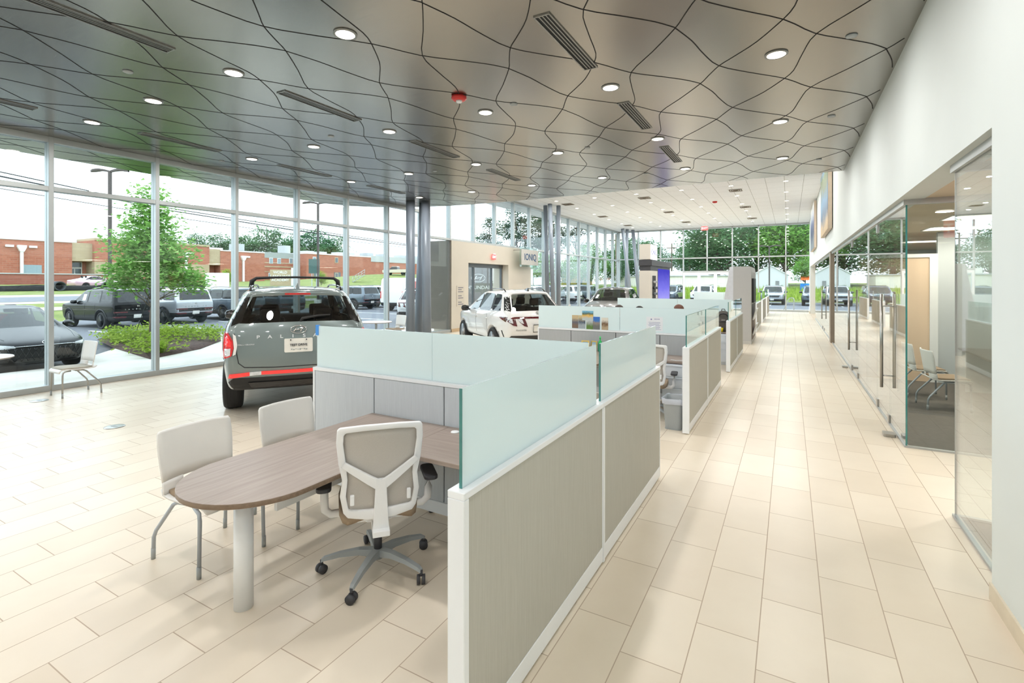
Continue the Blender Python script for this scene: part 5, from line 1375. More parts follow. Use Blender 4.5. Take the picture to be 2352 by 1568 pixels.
def face_front(c, z_lamp, z_grille, w, mat_lamp='lamp_clear', grille_h=.2):
    for sd in (1, -1): c.patch('headlamp', 'front', [(sd * a, b) for a, b in ((w * .96, z_lamp + .02), (w * .93, z_lamp + .07), (w * .58, z_lamp + .05), (w * .55, z_lamp), (w * .8, z_lamp - .03))], mat_lamp, .012, maxe=.06)
    g_ = c.patch('grille', 'front', [(-w * .72, z_grille + grille_h / 2), (w * .72, z_grille + grille_h / 2), (w * .6, z_grille - grille_h / 2), (-w * .6, z_grille - grille_h / 2)], 'car_trim', .012)
    m = MB()
    for k in range(4):
        z = z_grille - grille_h / 2 + grille_h * (k + .5) / 4
        m.tube([c.cast('front', y * w, z, .016)[0] for y in (-.6, -.3, 0, .3, .6)], .006, 6)
    m.build('grille_bar', 'alu_dark', g_)
# ---- dark car facing the viewer
c = Car('suv', CUV, 'p_dark', rim='rim_dark', glass_side='car_glass')
T(c.root, 'dark crossover facing the viewer beyond the cubicles', 'car')
face_front(c, .80, .62, .86)
c.emblem('front', .93, .13)
c.mirrors(.78, 1.1, .9, 'gloss_black')
c.patch('windscreen_sticker', 'front', [(-.60, 1.22), (-.50, 1.22), (-.46, 1.36), (-.56, 1.36)], 'paper', .008)
put(c.root, -6.66, 20.85, math.radians(-83))
DARK = c.root
# ---- cars outside
ZO = -0.15
c = Car('sedan', SEDAN, 'p_black', rim='rim_dark', glass_side='car_glass', rear_glass='car_glass')
T(c.root, 'black sedan parked nose-in just outside the window at the left', 'car')
for sd in (1, -1):
    c.patch('headlamp', 'front', [(sd * a, b) for a, b in ((.86, .66), (.82, .71), (.52, .665), (.50, .62), (.74, .60))], 'lamp_clear', .012, maxe=.05)
    c.patch('bumper_intake', 'front', [(sd * a, b) for a, b in ((.84, .50), (.80, .56), (.62, .50), (.58, .32), (.78, .30))], 'car_trim', .01)
g_ = c.patch('grille', 'front', [(-.66, .62), (.66, .62), (.74, .54), (.5, .30), (-.5, .30), (-.74, .54)], 'car_trim', .012)
m = MB()
for k in range(-6, 7):
    m.tube([c.cast('front', k * .1 + q * .12, .32 + q * .28, .016)[0] for q in (0, .33, .66, 1)], .007, 6)
    m.tube([c.cast('front', k * .1 - q * .12, .32 + q * .28, .016)[0] for q in (0, .33, .66, 1)], .007, 6)
m.build('grille_mesh', 'gloss_black', g_)
c.line('chrome_strip', 'front', [(-.80, .635), (-.4, .645), (0, .65), (.4, .645), (.80, .635)], .009, 'chrome', .012)
c.emblem('front', .70, .13, off=.014)
c.line('hood_seam', 'top', [(1.0, .72), (1.6, .70), (2.1, .60)], .004, 'dark_gap'); c.line('hood_seam', 'top', [(1.0, -.72), (1.6, -.70), (2.1, -.60)], .004, 'dark_gap')
c.mirrors(.62, .98, .88, 'gloss_black')
BLACK_SEDAN = c.root
put(c.root, -16.8, 4.5, 0.0, z=ZO)
# the boxy SUVs in the row
def box_suv(pm, inside=True):
    c = Car('suv', BOX, pm, rim='rim_dark', inside=inside)
    c.patch('tail_panel', 'rear', [(-.86, .62), (.86, .62), (.86, .78), (-.86, .78)], 'gloss_black', .008)
    for sd in (1, -1):
        c.patch('tail_lamp', 'rear', [(sd * a, b) for a, b in ((.88, .72), (.88, .77), (.40, .77), (.40, .72))], 'tail_dark', .014)
        c.patch('tail_lamp', 'rear', [(sd * a, b) for a, b in ((.88, .50), (.88, .57), (.44, .57), (.44, .50))], 'tail_dark', .014)
        for xs_ in (-.95, -.05): c.line('door_seam', 'left' if sd > 0 else 'right', [(xs_, .5), (xs_, 1.12)], .005, 'dark_gap')
        for ax in BOX['axles']:
            c.line('arch_trim', 'left' if sd > 0 else 'right', [(ax + .47 * math.cos(t), .385 + .47 * math.sin(t)) for t in [PI * k / 12 for k in range(13)]], .03, 'car_trim', .0)
    c.patch('lower_bumper', 'rear', [(-.84, .36), (.84, .36), (.84, .50), (-.84, .50)], 'car_trim', .012)
    c.plate('rear', .56, .32, .16, .02)
    c.letters('rear', 'SANTA FE', (.48, -.48), .86, .06)
    e_, _ = c.cast('rear', 0, 1.0, .008)
    text('emblem', 'H', .09, 'chrome', c.root, frame_M(e_, (0, -1, 0), (-1, 0, .1)), .004, sx=1.4)
    c.mirrors(.75, 1.16, .93, 'gloss_black'); c.rails(-1.95, .2, .66, 1.69)
    face_front(c, .92, .78, .88, grille_h=.16)
    c.patch('window_sheet', 'left', [(-.02, 1.22), (.28, 1.22), (.28, 1.5), (-.02, 1.5)], 'paper', .012)
    c.plate('front', .5, .3, .15, .02)
    return c.root
def recolour(root, pm):
    for ch in root.children:
        if ch.name.split('.')[0] == 'body':
            ch.material_slots[0].link = 'OBJECT'; ch.material_slots[0].material = MT[pm]
    return root
BX = box_suv('p_black')
GR = 'boxy SUVs parked outside'
def boxcar(x, y, rz, pm, label, first=[True], group=GR, z=ZO):
    o = BX if first[0] else copy_tree(BX); first[0] = False
    T(o, label, 'car', group); recolour(o, pm); put(o, x, y, rz, z=z); return o
A0 = math.radians(182)
boxcar(-27.24, 10.73, A0, 'p_black', 'black boxy SUV parked behind the young tree')
boxcar(-27.84, 13.47, A0, 'p_silver', 'silver boxy SUV right of the black one outside')
boxcar(-27.64, 16.2, A0, 'p_slate', 'slate boxy SUV behind the left window mullion, right of the silver one')
boxcar(-27.9, 19.0, A0, 'p_slate', 'slate boxy SUV seen through the rear glass of the green-grey SUV')
boxcar(-29.6, 27.0, A0, 'p_slate', 'slate boxy SUV right of the roof-bar SUV, before the white one outside')
boxcar(-30.4, 30.0, A0, 'p_white', 'white boxy SUV outside beside the red and white van')
# van
c = Car('van', VAN, 'p_white', rim='rim_dark', inside=False)
T(c.root, 'white van with a red panel on its side, between the columns outside', 'van')
for sd, nm in ((1, 'left'), (-1, 'right')):
    c.patch('red_panel', nm, [(-2.3, .75), (-.9, .75), (-1.1, 1.4), (-.95, 2.1), (-2.2, 2.1)], 'p_red', .006, maxe=.15)
    c.patch('tail_lamp', 'rear', [(sd * a, b) for a, b in ((.98, .9), (.88, .9), (.88, 1.4), (.98, 1.4))], 'tail_red', .012)
face_front(c, .95, .75, .95)
c.mirrors(1.7, 1.5, 1.02, 'car_trim')
VANO = c.root; put(VANO, -24.4, 28.6, math.radians(96), z=ZO)
# seen through the portal door: a white car
o = recolour(copy_tree(SUV2), 'p_white'); T(o, 'white car outside the sliding portal doors', 'car'); put(o, -17.5, 21.0, math.radians(120), z=ZO)
# row of white cars beyond the far side glazing
k = 0
for i, (x, y, pm, w_) in enumerate(((-21.0, 30.5, 'p_white', 'first'), (-20.6, 33.6, 'p_white', 'second'), (-20.2, 36.7, 'p_white', 'third'), (-19.8, 39.8, 'p_silver', 'fourth'), (-19.4, 42.9, 'p_white', 'fifth'), (-19.0, 46.0, 'p_slate', 'sixth'))):
    boxcar(x, y, math.radians(178), pm, '%s boxy SUV in the row seen through the far side glazing' % w_, group='row outside the far side glazing')
# cars facing the end glass
for i, (x, y, pm, lb) in enumerate(((-9.6, 52.0, 'p_slate', 'slate boxy SUV outside the end glass, just right of the purple screen'), (-6.5, 52.6, 'p_white', 'white boxy SUV outside the end glass, behind the left door'), (-3.3, 53.0, 'p_blue', 'navy boxy SUV outside the end glass, behind the middle door'), (-0.3, 52.0, 'p_silver', 'silver boxy SUV outside the end glass, behind the grey tower'), (2.9, 51.2, 'p_slate', 'slate boxy SUV with a black grille, left of two at the end of the aisle'), (6.4, 50.8, 'p_blue', 'dark blue boxy SUV, right of two at the end of the aisle'))):
    boxcar(x - 1.0, y, math.radians(-92), pm, lb, group='boxy SUVs outside the end glass')
# far parking lot
for i, (x, y, pm, lb) in enumerate(((-52, 57, 'p_white', 'white car in the far lot by the stair, left'), (-50, 62, 'p_silver', 'silver car in the far lot behind the white boxy SUV'), (-47.5, 66, 'p_slate', 'grey car in the far lot, middle of the distant row'), (-45, 70, 'p_black', 'black car in the far lot, right of the grey one'), (-42.5, 74, 'p_blue', 'dark blue car in the far lot behind the columns'))):
    o = recolour(copy_tree(BLACK_SEDAN), pm); T(o, lb, 'car', 'cars in the far lot'); put(o, x, y, math.radians(182), z=ground(x, y) + .05)
o = recolour(copy_tree(BLACK_SEDAN), 'p_pink_fringe'); T(o, 'passing car, its colour fringe painted pink, on the road before the low brick wall', 'car'); put(o, -68, 25.5, math.radians(97), z=ground(-68, 25.5))
# pickup on the hill
o = T(empty('pickup_truck', (-76.4, 83.3, ground(-76.4, 83.3)), math.radians(-160)), 'tan pickup truck parked on the far grassy rise', 'truck')
def side_prism(poly, w):
    m = MB(); n = len(poly)
    return m.add([(x, -w, z) for x, z in poly] + [(x, w, z) for x, z in poly], [tuple(range(n)), tuple(reversed(range(n, 2 * n)))] + [(i, n + i, n + (i + 1) % n, (i + 1) % n) for i in range(n)])
side_prism([(-2.9, .55), (2.85, .5), (2.9, 1.0), (2.7, 1.15), (1.5, 1.22), (-.65, 1.25), (-.66, .8), (-2.8, .8), (-2.81, 1.25), (-2.9, 1.25)], .95).build('body', 'p_tan', o, bevel=.05)
for s_ in (-1, 1): MB().box(-2.85, -.6, s_ * .93 - .03, s_ * .93 + .03, .6, 1.26).build('bed_side', 'p_tan', o)
side_prism([(-.6, 1.2), (1.45, 1.2), (.75, 1.85), (-.45, 1.88)], .82).build('cab', 'car_glass_dark', o, bevel=.06)
side_prism([(-.5, 1.84), (.78, 1.82), (.70, 1.92), (-.42, 1.93)], .76).build('roof', 'p_tan', o, bevel=.03)
for x in (-1.85, 1.75):
    for y in (-.82, .82): MB().cyl((x, y - .13, .4), (x, y + .13, .4), .4, n=20).build('wheel', 'tyre', o)
# ================================================================== outside
MT['asphalt'] = ground_mat('asphalt', [(0.3, (100, 102, 107)), (0.7, (120, 122, 128))], 6)
MT['road'] = ground_mat('road_surface', [(0.3, (110, 112, 118)), (0.7, (130, 132, 138))], 4)
MT['concrete'] = ground_mat('pale_concrete', [(0.3, (212, 206, 196)), (0.7, (230, 224, 214))], 1.5)
MT['gravel'] = ground_mat('gravel', [(0.35, (172, 164, 148)), (0.65, (194, 186, 172))], 2)
MT['lawn'] = ground_mat('lawn', [(0.25, (86, 104, 42)), (0.5, (116, 128, 58)), (0.72, (152, 150, 86))], 0.9, detail=8)
MT['mulch'] = ground_mat('mulch', [(0.3, (48, 34, 30)), (0.55, (84, 62, 54)), (0.75, (122, 98, 88))], 14, detail=8)
MT['line_white'] = plain('road_paint', (232, 232, 230), 0.8)
MT['brick'] = bricks('red_brick', (160, 94, 74), (174, 108, 86), (166, 126, 108))
MT['brick_low'] = bricks('low_wall_brick', (140, 80, 66), (154, 92, 78), (140, 102, 88))
MT['tan_stone'] = bricks('tan_stone', (172, 152, 124), (184, 166, 138), (170, 152, 126), 0.6)
MT['leaf_maple'] = foliage_mat('leaf_maple', (96, 144, 66), (136, 182, 94), (186, 214, 138))
MT['leaf_dark'] = foliage_mat('leaf_dark', (64, 100, 64), (96, 134, 90), (132, 166, 122))
MT['leaf_bright'] = foliage_mat('leaf_bright', (86, 132, 60), (124, 170, 84), (166, 204, 116))
MT['leaf_pine'] = foliage_mat('leaf_pine', (36, 66, 44), (60, 96, 64), (96, 130, 90))
MT['leaf_cover'] = foliage_mat('leaf_cover', (98, 128, 44), (148, 174, 68), (198, 212, 112))
MT['bark'] = plain('bark', (112, 98, 84), 0.9, var=.2, scale=20, stretch=(1, 1, .2)); MT['bark_dark'] = plain('bark_dark', (84, 72, 62), 0.9, var=.2)
MT['lamp_post'] = plain('bronze_post', (78, 70, 66), 0.5, .3); MT['wire'] = plain('wire_black', (40, 42, 44), 0.7)
MT['roof_white'] = plain('roof_white', (226, 228, 228), 0.7); MT['roof_grey'] = plain('roof_grey', (176, 178, 178), 0.7)
MT['shed_wall'] = plain('shed_wall', (204, 204, 206), 0.7, var=.03, stretch=(4, 4, .2)); MT['stucco'] = plain('stucco_white', (232, 226, 214), 0.8, var=.04)
MT['window_blue'] = plain('far_window', (120, 140, 150), 0.15, coat=.5); MT['window_dark'] = plain('dark_window', (64, 78, 88), 0.15, coat=.5)
def land(name, x0, x1, y0, y1, mat, dz=0.0, st=3.0):
    nx = max(1, int(abs(x1 - x0) / st)); ny = max(1, int(abs(y1 - y0) / st)); m = MB()
    P = [[Vector((x0 + (x1 - x0) * i / nx, y0 + (y1 - y0) * j / ny, 0)) for j in range(ny + 1)] for i in range(nx + 1)]
    for r in P:
        for p in r: p.z = ground(p.x, p.y) + dz
    m.grid(P); o = m.build(name, mat); return S(o)
land('ground_lawn', -33, -175, -40, 190, 'lawn', 0, 4); land('ground_lawn_far', -33, 45, 56.5, 190, 'lawn', 0, 4)
S(MB().box(-33, -11.35, -40, 36.4, -.5, -.15).box(-33, 45, 36.4, 57.5, -.5, -.15).box(6.2, 45, -40, 36.4, -.5, -.15).build('ground_parking_lot', 'asphalt'))
land('road', -43, -50, -40, 56, 'road', .03); land('road_shoulder', -37.5, -43, -40, 50, 'gravel', .02); land('road_shoulder_far', -50, -54, -40, 50, 'gravel', .02)
land('road_far', -33, -28, 57.5, 62.0, 'gravel', .03)
land('footpath', -75, -78, -10, 40, 'concrete', .03)
BED = [(-13.75, 6.25), (-14.6, 7.9), (-16.0, 9.3), (-18.3, 10.6), (-20.6, 9.6), (-21.0, 8.4), (-19.9, 7.5), (-17.0, 6.8)]
S(MB().box(-14.35, -11.35, -40, 36.5, -.3, -.02).prism(list(reversed([(-14.3, 5.0), (-15.7, 5.8), (-17.0, 6.9), (-14.3, 8.0)])), -.3, -.021).prism([(-14.3, 6.6), (-14.3, 14.0), (-18.6, 11.2), (-18.2, 10.5)], -.3, -.022).box(-14.35, 6.0, 36.5, 39.6, -.3, -.02).build('path_sidewalk', 'concrete'))
m = MB(); n = len(BED); cx_, cy2 = sum(p[0] for p in BED) / n, sum(p[1] for p in BED) / n
for k in range(5):
    pass
P = []
for t, z in ((1.0, -.02), (.985, .02), (.8, .07), (.5, .12), (.2, .14), (0.0, .145)):
    P.append([Vector((cx_ + (x - cx_) * t, cy2 + (y - cy2) * t, z)) for x, y in BED + [BED[0]]])
m.grid(P); bedo = m.build('planting_bed', 'mulch'); T(bedo, 'raised bed of dark mulch around the young tree outside', 'planting bed')
m = MB()
for x0, y0, x1, y1 in ((-20.5, 9.6, -25.5, 9.35), (-22.2, 12.3, -25.3, 12.15), (-22.6, 15.1, -25.8, 14.9), (-22.8, 17.8, -26.0, 17.6), (-22.0, 24.0, -26.5, 23.7), (-19.0, 20.0, -22.0, 20.0), (-19.0, 14.6, -22.0, 15.3), (-23, 28.9, -28, 28.8)):
    d = Vector((x1 - x0, y1 - y0)).normalized(); q = Vector((-d.y, d.x)) * .06
    m.prism([(x0 + q.x, y0 + q.y), (x1 + q.x, y1 + q.y), (x1 - q.x, y1 - q.y), (x0 - q.x, y0 - q.y)], -.149, -.143)
for k in range(8): m.box(-11 + k * 3.15, -10.9 + k * 3.15, 48.5, 53.5, -.149, -.143)
lo = m.build('parking_lines', 'line_white'); S(lo)

# ---------------------------------------------------------------- plants
def leaf_cloud(blobs, n, size, seed, flat=.6, clump=26):
    """leaf blades gathered in clumps through the given ellipsoids (x, y, z, rx, ry, rz, weight)"""
    R = random.Random(seed); m = MB(); tot = sum(b[6] for b in blobs)
    for b in blobs:
        k = max(1, int(n * b[6] / tot / clump))
        for _ in range(k):
            while True:
                d = Vector((R.uniform(-1, 1), R.uniform(-1, 1), R.uniform(-1, 1)))
                if .30 < d.length < 1: break
            c = Vector((b[0] + d.x * b[3], b[1] + d.y * b[4], b[2] + d.z * b[5])); s = size * R.uniform(2.0, 4.0)
            for _ in range(clump):
                p = c + Vector((R.gauss(0, 1), R.gauss(0, 1), R.gauss(0, .6))) * s * .5
                u = Vector((R.uniform(-1, 1), R.uniform(-1, 1), R.uniform(-.5, .3))).normalized()
                w = u.cross(Vector((R.uniform(-.5, .5), R.uniform(-.5, .5), 1))).normalized()
                z = size * R.uniform(.6, 1.25); q = u.cross(w) * z * .15
                m.add([p - u * z * .5, p + w * z * .35 + q, p + u * z * .6, p - w * z * .35 + q], [(0, 1, 2), (0, 2, 3)])
    return m
def branch(m, a, b, r0, r1, R, bend=.1):
    a, b = Vector(a), Vector(b); L = (b - a).length
    P = [a + (b - a) * t + Vector((R.uniform(-1, 1), R.uniform(-1, 1), 0)) * bend * L * math.sin(PI * t) for t in (0, .25, .5, .75, 1)]
    m.tube(P, r0, 7, radii=[r0 + (r1 - r0) * t for t in (0, .25, .5, .75, 1)])
def tree(name, h, crown, leaf, n, size, seed, trunk_r=.2, bark='bark_dark', low=.35):
    R = random.Random(seed); o = empty(name); m = MB()
    branch(m, (0, 0, -.4), (R.uniform(-.2, .2), R.uniform(-.2, .2), h * .92), trunk_r, trunk_r * .18, R, .03)
    for b in crown:
        z0 = max(h * low * .6, b[2] - b[5] - .15 * h) * R.uniform(.85, 1.0)
        for k in range(2): branch(m, (0, 0, z0), (b[0] + R.uniform(-.5, .5) * b[3], b[1] + R.uniform(-.5, .5) * b[4], b[2] + R.uniform(-.3, .4) * b[5]), trunk_r * .35, trunk_r * .06, R)
    m.build('trunk', bark, o)
    leaf_cloud(crown, n, size, seed + 1).build('foliage', leaf, o, recalc=False)
    return o
# the young maple by the bed
R_ = random.Random(11)
cr = [(0, 0, 4.4, .34, .34, .5, .8), (.08, .05, 3.75, .6, .6, .5, 1.5), (-.2, -.12, 3.15, .8, .8, .45, 2.0), (.28, .15, 2.75, .88, .88, .4, 2.2), (-.38, -.2, 2.3, .88, .85, .35, 1.9), (.55, .4, 2.0, .75, .7, .28, 1.4), (-.6, -.35, 1.8, .5, .5, .2, .8), (1.0, .7, 1.75, .42, .42, .2, .6)]
tr = tree('young_tree', 4.6, cr, 'leaf_maple', 6600, .16, 21, .062, 'bark', .4)
T(tr, 'young green maple held by stakes in the bed outside the window', 'tree'); tr.location = (-18.24, 8.29, .1)
for k, (x, y, lb) in enumerate(((-19.88, 8.57, 'left dark guy rope of the young tree'), (-18.53, 9.32, 'right dark guy rope of the young tree'))):
    T(MB().cyl((x, y, .03), (-18.24 - .05 + .1 * k, 8.29, 1.5), .012, n=8).build('guy_rope', 'wire'), lb, 'rope', 'guy ropes of the young tree')
# ground cover in the bed
def inpoly(x, y, P):
    c = False
    for i in range(len(P)):
        (x0, y0), (x1, y1) = P[i], P[i - 1]
        if (y0 > y) != (y1 > y) and x < (x1 - x0) * (y - y0) / (y1 - y0) + x0: c = not c
    return c
R2 = random.Random(5); m = MB(); k = 0
while k < 210:
    x, y = R2.uniform(-21, -13.8), R2.uniform(6.2, 10.6)
    if not inpoly(x, y, BED) or ((x + 15.3) ** 2 / 1.2 + (y - 7.6) ** 2 < .35): continue
    if R2.random() < .45 and x > -17 and y > 7.2: continue
    k += 1
    for _ in range(26):
        p = Vector((x + R2.gauss(0, .17), y + R2.gauss(0, .17), .08 + abs(R2.gauss(0, .13))))
        u = Vector((R2.uniform(-1, 1), R2.uniform(-1, 1), R2.uniform(-.2, .6))).normalized(); w = u.cross(Vector((0, 0, 1))).normalized(); z = R2.uniform(.06, .13)
        m.add([p - u * z * .5, p + w * z * .38, p + u * z * .6, p - w * z * .38], [(0, 1, 2, 3)])
gc = m.build('ground_cover', 'leaf_cover', recalc=False); gc['kind'] = 'stuff'; T(gc, 'low yellow-green ground cover plants in the mulch bed', 'ground cover')
for k, (x, y, lb) in enumerate(((-14.35, 6.75, 'tuft of tall grass at the near corner of the bed'), (-14.9, 7.0, 'tuft of tall grass a little behind the bed corner'))):
    m = MB()
    for _ in range(60):
        a = R2.uniform(0, 2 * PI); l = R2.uniform(.25, .45); b = Vector((x + R2.gauss(0, .05), y + R2.gauss(0, .05), 0)); t = Vector((math.cos(a), math.sin(a), 0)); w = Vector((-t.y, t.x, 0)) * .008
        m.add([b - w, b + w, b + t * l * .25 + Vector((0, 0, l * .7)) + w, b + t * l * .25 + Vector((0, 0, l * .7)) - w, b + t * l * .6 + Vector((0, 0, l))], [(0, 1, 2, 3), (3, 2, 4)])
    T(m.build('grass_tuft', 'leaf_cover', recalc=False), lb, 'grass', 'grass tufts')
# background trees: templates copied about
def place_tree(src, x, y, s, rz, label, group, used=set(), mat=None):
    o = src if src.name not in used else copy_tree(src); used.add(src.name)
    T(o, label, 'tree', group); o.location = (x, y, ground(x, y)); o.scale = (s, s, s); o.rotation_euler = (0, 0, rz)
    if mat:
        for ch in o.children:
            if ch.name.startswith('foliage'): ch.material_slots[0].link = 'OBJECT'; ch.material_slots[0].material = MT[mat]
    return o
tA = tree('broad_tree', 10, [(0, 0, 8.0, 2.6, 2.6, 2.0, 1.4), (2.2, .5, 6.2, 2.4, 2.4, 1.8, 1.3), (-2.3, -.4, 6.4, 2.4, 2.4, 1.8, 1.3), (.4, 2.2, 5.6, 2.4, 2.4, 1.7, 1.1), (-.3, -2.3, 5.4, 2.4, 2.4, 1.7, 1.2), (1.6, -1.6, 4.0, 2.0, 2.0, 1.3, .8), (-1.8, 1.4, 4.2, 2.0, 2.0, 1.3, .8), (.3, .2, 2.7, 2.7, 2.7, 1.2, 1.1)], 'leaf_dark', 6200, .42, 31, .28)
tB = tree('broad_tree', 9, [(0, 0, 7.4, 2.0, 2.0, 1.7, 1.2), (1.8, .6, 6.0, 2.1, 2.1, 1.5, 1.2), (-1.9, -.8, 5.6, 2.3, 2.3, 1.6, 1.3), (.2, -1.8, 4.6, 2.4, 2.4, 1.5, 1.2), (-.4, 1.9, 4.4, 2.2, 2.2, 1.4, 1.0), (1.2, -.6, 3.0, 1.8, 1.8, 1.1, .7)], 'leaf_bright', 4600, .40, 41, .24)
tP = tree('tall_pine', 15, [(0, 0, 13.2, 1.5, 1.5, 1.2, 1), (1.6, .3, 11.6, 1.7, 1.5, .8, 1), (-1.7, .2, 10.8, 1.8, 1.5, .8, 1), (.3, 1.6, 9.6, 1.6, 1.8, .8, .9), (-.2, -1.7, 9.2, 1.8, 1.8, .8, 1), (1.9, -.5, 7.6, 1.7, 1.6, .7, .8), (-1.9, .4, 6.6, 1.6, 1.6, .7, .7)], 'leaf_pine', 3800, .36, 51, .26, low=.4)
G1, G2, G3 = 'trees behind the school', 'trees beyond the end glass', 'trees seen through the side glazing'
for i, (x, y, s, src) in enumerate(((-136, 73, 1.15, tA), (-131, 76, 1.25, tB), (-127, 79, 1.15, tA), (-121, 82, 1.35, tA), (-114, 85, 1.25, tB), (-109, 88, 1.3, tA), (-105, 91, 1.15, tA))):
    place_tree(src, x * 1.22, y * 1.22, s * 1.22, i * 1.3, 'dark green tree rising behind the school roof, %s from the left' % ORD[i], G1, mat='leaf_dark')
place_tree(tB, -142, 68.6, 1.2, 2.0, 'pale green tree behind the school, just right of the young maple', G1, mat='leaf_bright')
place_tree(tA, -150, 27, 1.1, 1.0, 'tree tip above the school roof at the far left edge', G1, mat='leaf_dark')
for i, (x, y, s, src, mt, lb) in enumerate(((-9.5, 82, 1.28, tA, 'leaf_dark', 'large dark tree left of the pale shed'), (-5.0, 92, 1.35, tA, 'leaf_dark', 'dark tree close behind the shed roof'), (-0.6, 84, 1.28, tB, 'leaf_bright', 'bright green tree behind the right end of the shed'), (3.6, 90, 1.4, tA, 'leaf_dark', 'dark tree at the right end of the end glass'), (1.7, 73, .46, tB, 'leaf_bright', 'small bright bush-like tree right of the shed'), (-14.0, 104, .95, tA, 'leaf_dark', 'mid-sized tree behind the white low building'), (-18.5, 103, .85, tB, 'leaf_dark', 'small tree left of the utility poles'), (-24.5, 102, .98, tB, 'leaf_dark', 'tree behind the lit cube of the display tower'), (-13.0, 88, .98, tA, 'leaf_dark', 'spreading tree left of the large dark tree'), (-29.5, 98, .9, tA, 'leaf_dark', 'tree between the far columns and the display tower'))):
    place_tree(src, x, y, s, i * .9 + .4, lb, G2, mat=mt)
for i, (x, y, s, src, mt) in enumerate(((-42.5, 68, .80, tP, None), (-36.5, 66, .92, tP, None), (-33.5, 69, .98, tP, None), (-31.0, 66, 1.0, tP, None), (-28.8, 72, .95, tP, None), (-26.0, 70, .68, tA, 'leaf_bright'), (-24.0, 75, .62, tA, 'leaf_dark'), (-34.5, 64, .62, tB, 'leaf_bright'), (-30.5, 63, .6, tA, 'leaf_bright'), (-27.5, 66, .55, tB, 'leaf_bright'), (-21.5, 80, .8, tA, 'leaf_dark'))):
    place_tree(src, x, y, s, i * 1.1, '%s seen through the side glazing, %s from the portal' % (('tall pine' if src is tP else 'broad leafy tree'), ORD[i]), G3, mat=mt)
for i, (x, y, lb) in enumerate(((-62.5, 37.0, 'small sapling on the lawn before the school, left'), (-63, 52.0, 'small sapling on the lawn before the school, right'))):
    place_tree(tB, x, y, .28, i * 2, lb, 'lawn saplings', mat='leaf_cover')
# weeds along the end
m = MB(); R3 = random.Random(8)
for _ in range(5200):
    x = R3.uniform(-26, 8); y = R3.uniform(57.5, 70); h = R3.uniform(.25, .75); b = Vector((x, y, ground(x, y))); a = R3.uniform(0, 2 * PI); w = Vector((math.cos(a), math.sin(a), 0)) * .07
    m.add([b - w, b + w, b + Vector((R3.uniform(-.15, .15), 0, h))], [(0, 1, 2)])
wd = m.build('weeds', 'leaf_cover', recalc=False); wd['kind'] = 'stuff'; T(wd, 'strip of tall yellow-green weeds behind the cars at the end', 'weeds')

# ---------------------------------------------------------------- buildings
sb = T(empty('school_building', (-100, 26, 0)), 'long red brick school with tan blocks and white downspouts across the road', 'building')
def fb(name, mat, y0, y1, z0, z1, x0=0.0, x1=-18.0, parent=None):
    return MB().box(min(x0, x1), max(x0, x1), y0 - 26, y1 - 26, z0, z1).build(name, mat, parent or sb)
fb('brick_wall', 'brick', -5, 34.4, 1, 8.2); fb('parapet_cap', 'roof_white', -5, 34.4, 8.2, 8.5, .15)
fb('tan_block', 'tan_stone', 34.4, 37.1, 5.3, 8.25, -.2); fb('recess_wall', 'brick', 34.4, 37.1, 1, 5.3, -2.5)
fb('brick_wall', 'brick', 37.1, 55.5, 5.3, 8.8, .6); fb('parapet_cap', 'tan_stone', 37.1, 55.5, 8.8, 9.15, .75)
fb('tan_band', 'tan_stone', 37.1, 55.5, 3.2, 5.3, .6); fb('brick_base', 'brick', 37.1, 55.5, 1.4, 3.2, .6)
fb('tan_block', 'tan_stone', 55.5, 58.0, 5.3, 8.5, -.1); fb('recess_wall', 'brick', 55.5, 58.0, 1.4, 5.3, -2.2)
fb('brick_wall', 'brick', 58.0, 67.6, 1.4, 8.2); fb('parapet_cap', 'roof_white', 58.0, 67.6, 8.2, 8.4, .12)
for y0, w in ((34.5, 2.0), (55.7, 1.2)):
    dp = MB().box(-2.6, -2.3, y0 - 26, y0 + w - 26, 1.6, 5.2).build('door', 'roof_white', sb)
    MB().box(-2.3, -2.25, y0 - 25.9, y0 + w - 26.1, 4.35, 5.1).box(-2.3, -2.25, y0 - 25.85, y0 + w / 2 - 26.08, 2.0, 4.1).box(-2.3, -2.25, y0 + w / 2 - 25.92, y0 + w - 26.15, 2.0, 4.1).build('pane', 'window_dark', dp)
fb('roller_door', plain('grey_blue_door', (140, 158, 166), .6), 28.5, 30.7, 2.0, 4.5, .1, 0)
for y, zt, zb, x in ((28.4, 7.4, 2.2, .25), (41.9, 7.5, 2.2, .85), (51.1, 7.5, 1.5, .85), (62.7, 7.4, 1.6, .25)):
    d_ = MB().box(x - .2, x + .1, y - 26 - .17, y - 26 + .17, zb, zt - .9).build('downspout', 'white', sb)
    m = MB(); m.prism([(y - 26 - .5, zt), (y - 26 + .5, zt), (y - 26 + .5, zt - .3), (y - 26 + .22, zt - .95), (y - 26 - .22, zt - .95), (y - 26 - .5, zt - .3)], x - .3, x + .25, M=Matrix(((0, 0, 1, 0), (1, 0, 0, 0), (0, 1, 0, 0), (0, 0, 0, 1)))); m.build('conductor_head', 'white', d_)
    for q in ((-1.3, 1.3) if y < 30 else (1.0,)): MB().box(x - .25, x, y - 26 + q - .45, y - 26 + q + .45, zt - .32, zt).build('overflow_scupper', 'white', d_)
m = MB(); m.add([(-6, -9, 8.4), (-6, 6, 10.6), (-6, 14.2, 12.0), (-6, 19, 10.4), (-6, 19, 8.4), (-40, -9, 8.4), (-40, 6, 10.6), (-40, 14.2, 12.0), (-40, 19, 10.4), (-40, 19, 8.4)], [(0, 4, 3, 2, 1), (5, 6, 7, 8, 9), (0, 1, 6, 5), (1, 2, 7, 6), (2, 3, 8, 7), (3, 4, 9, 8)])
m.build('gym_roof', 'roof_white', sb)
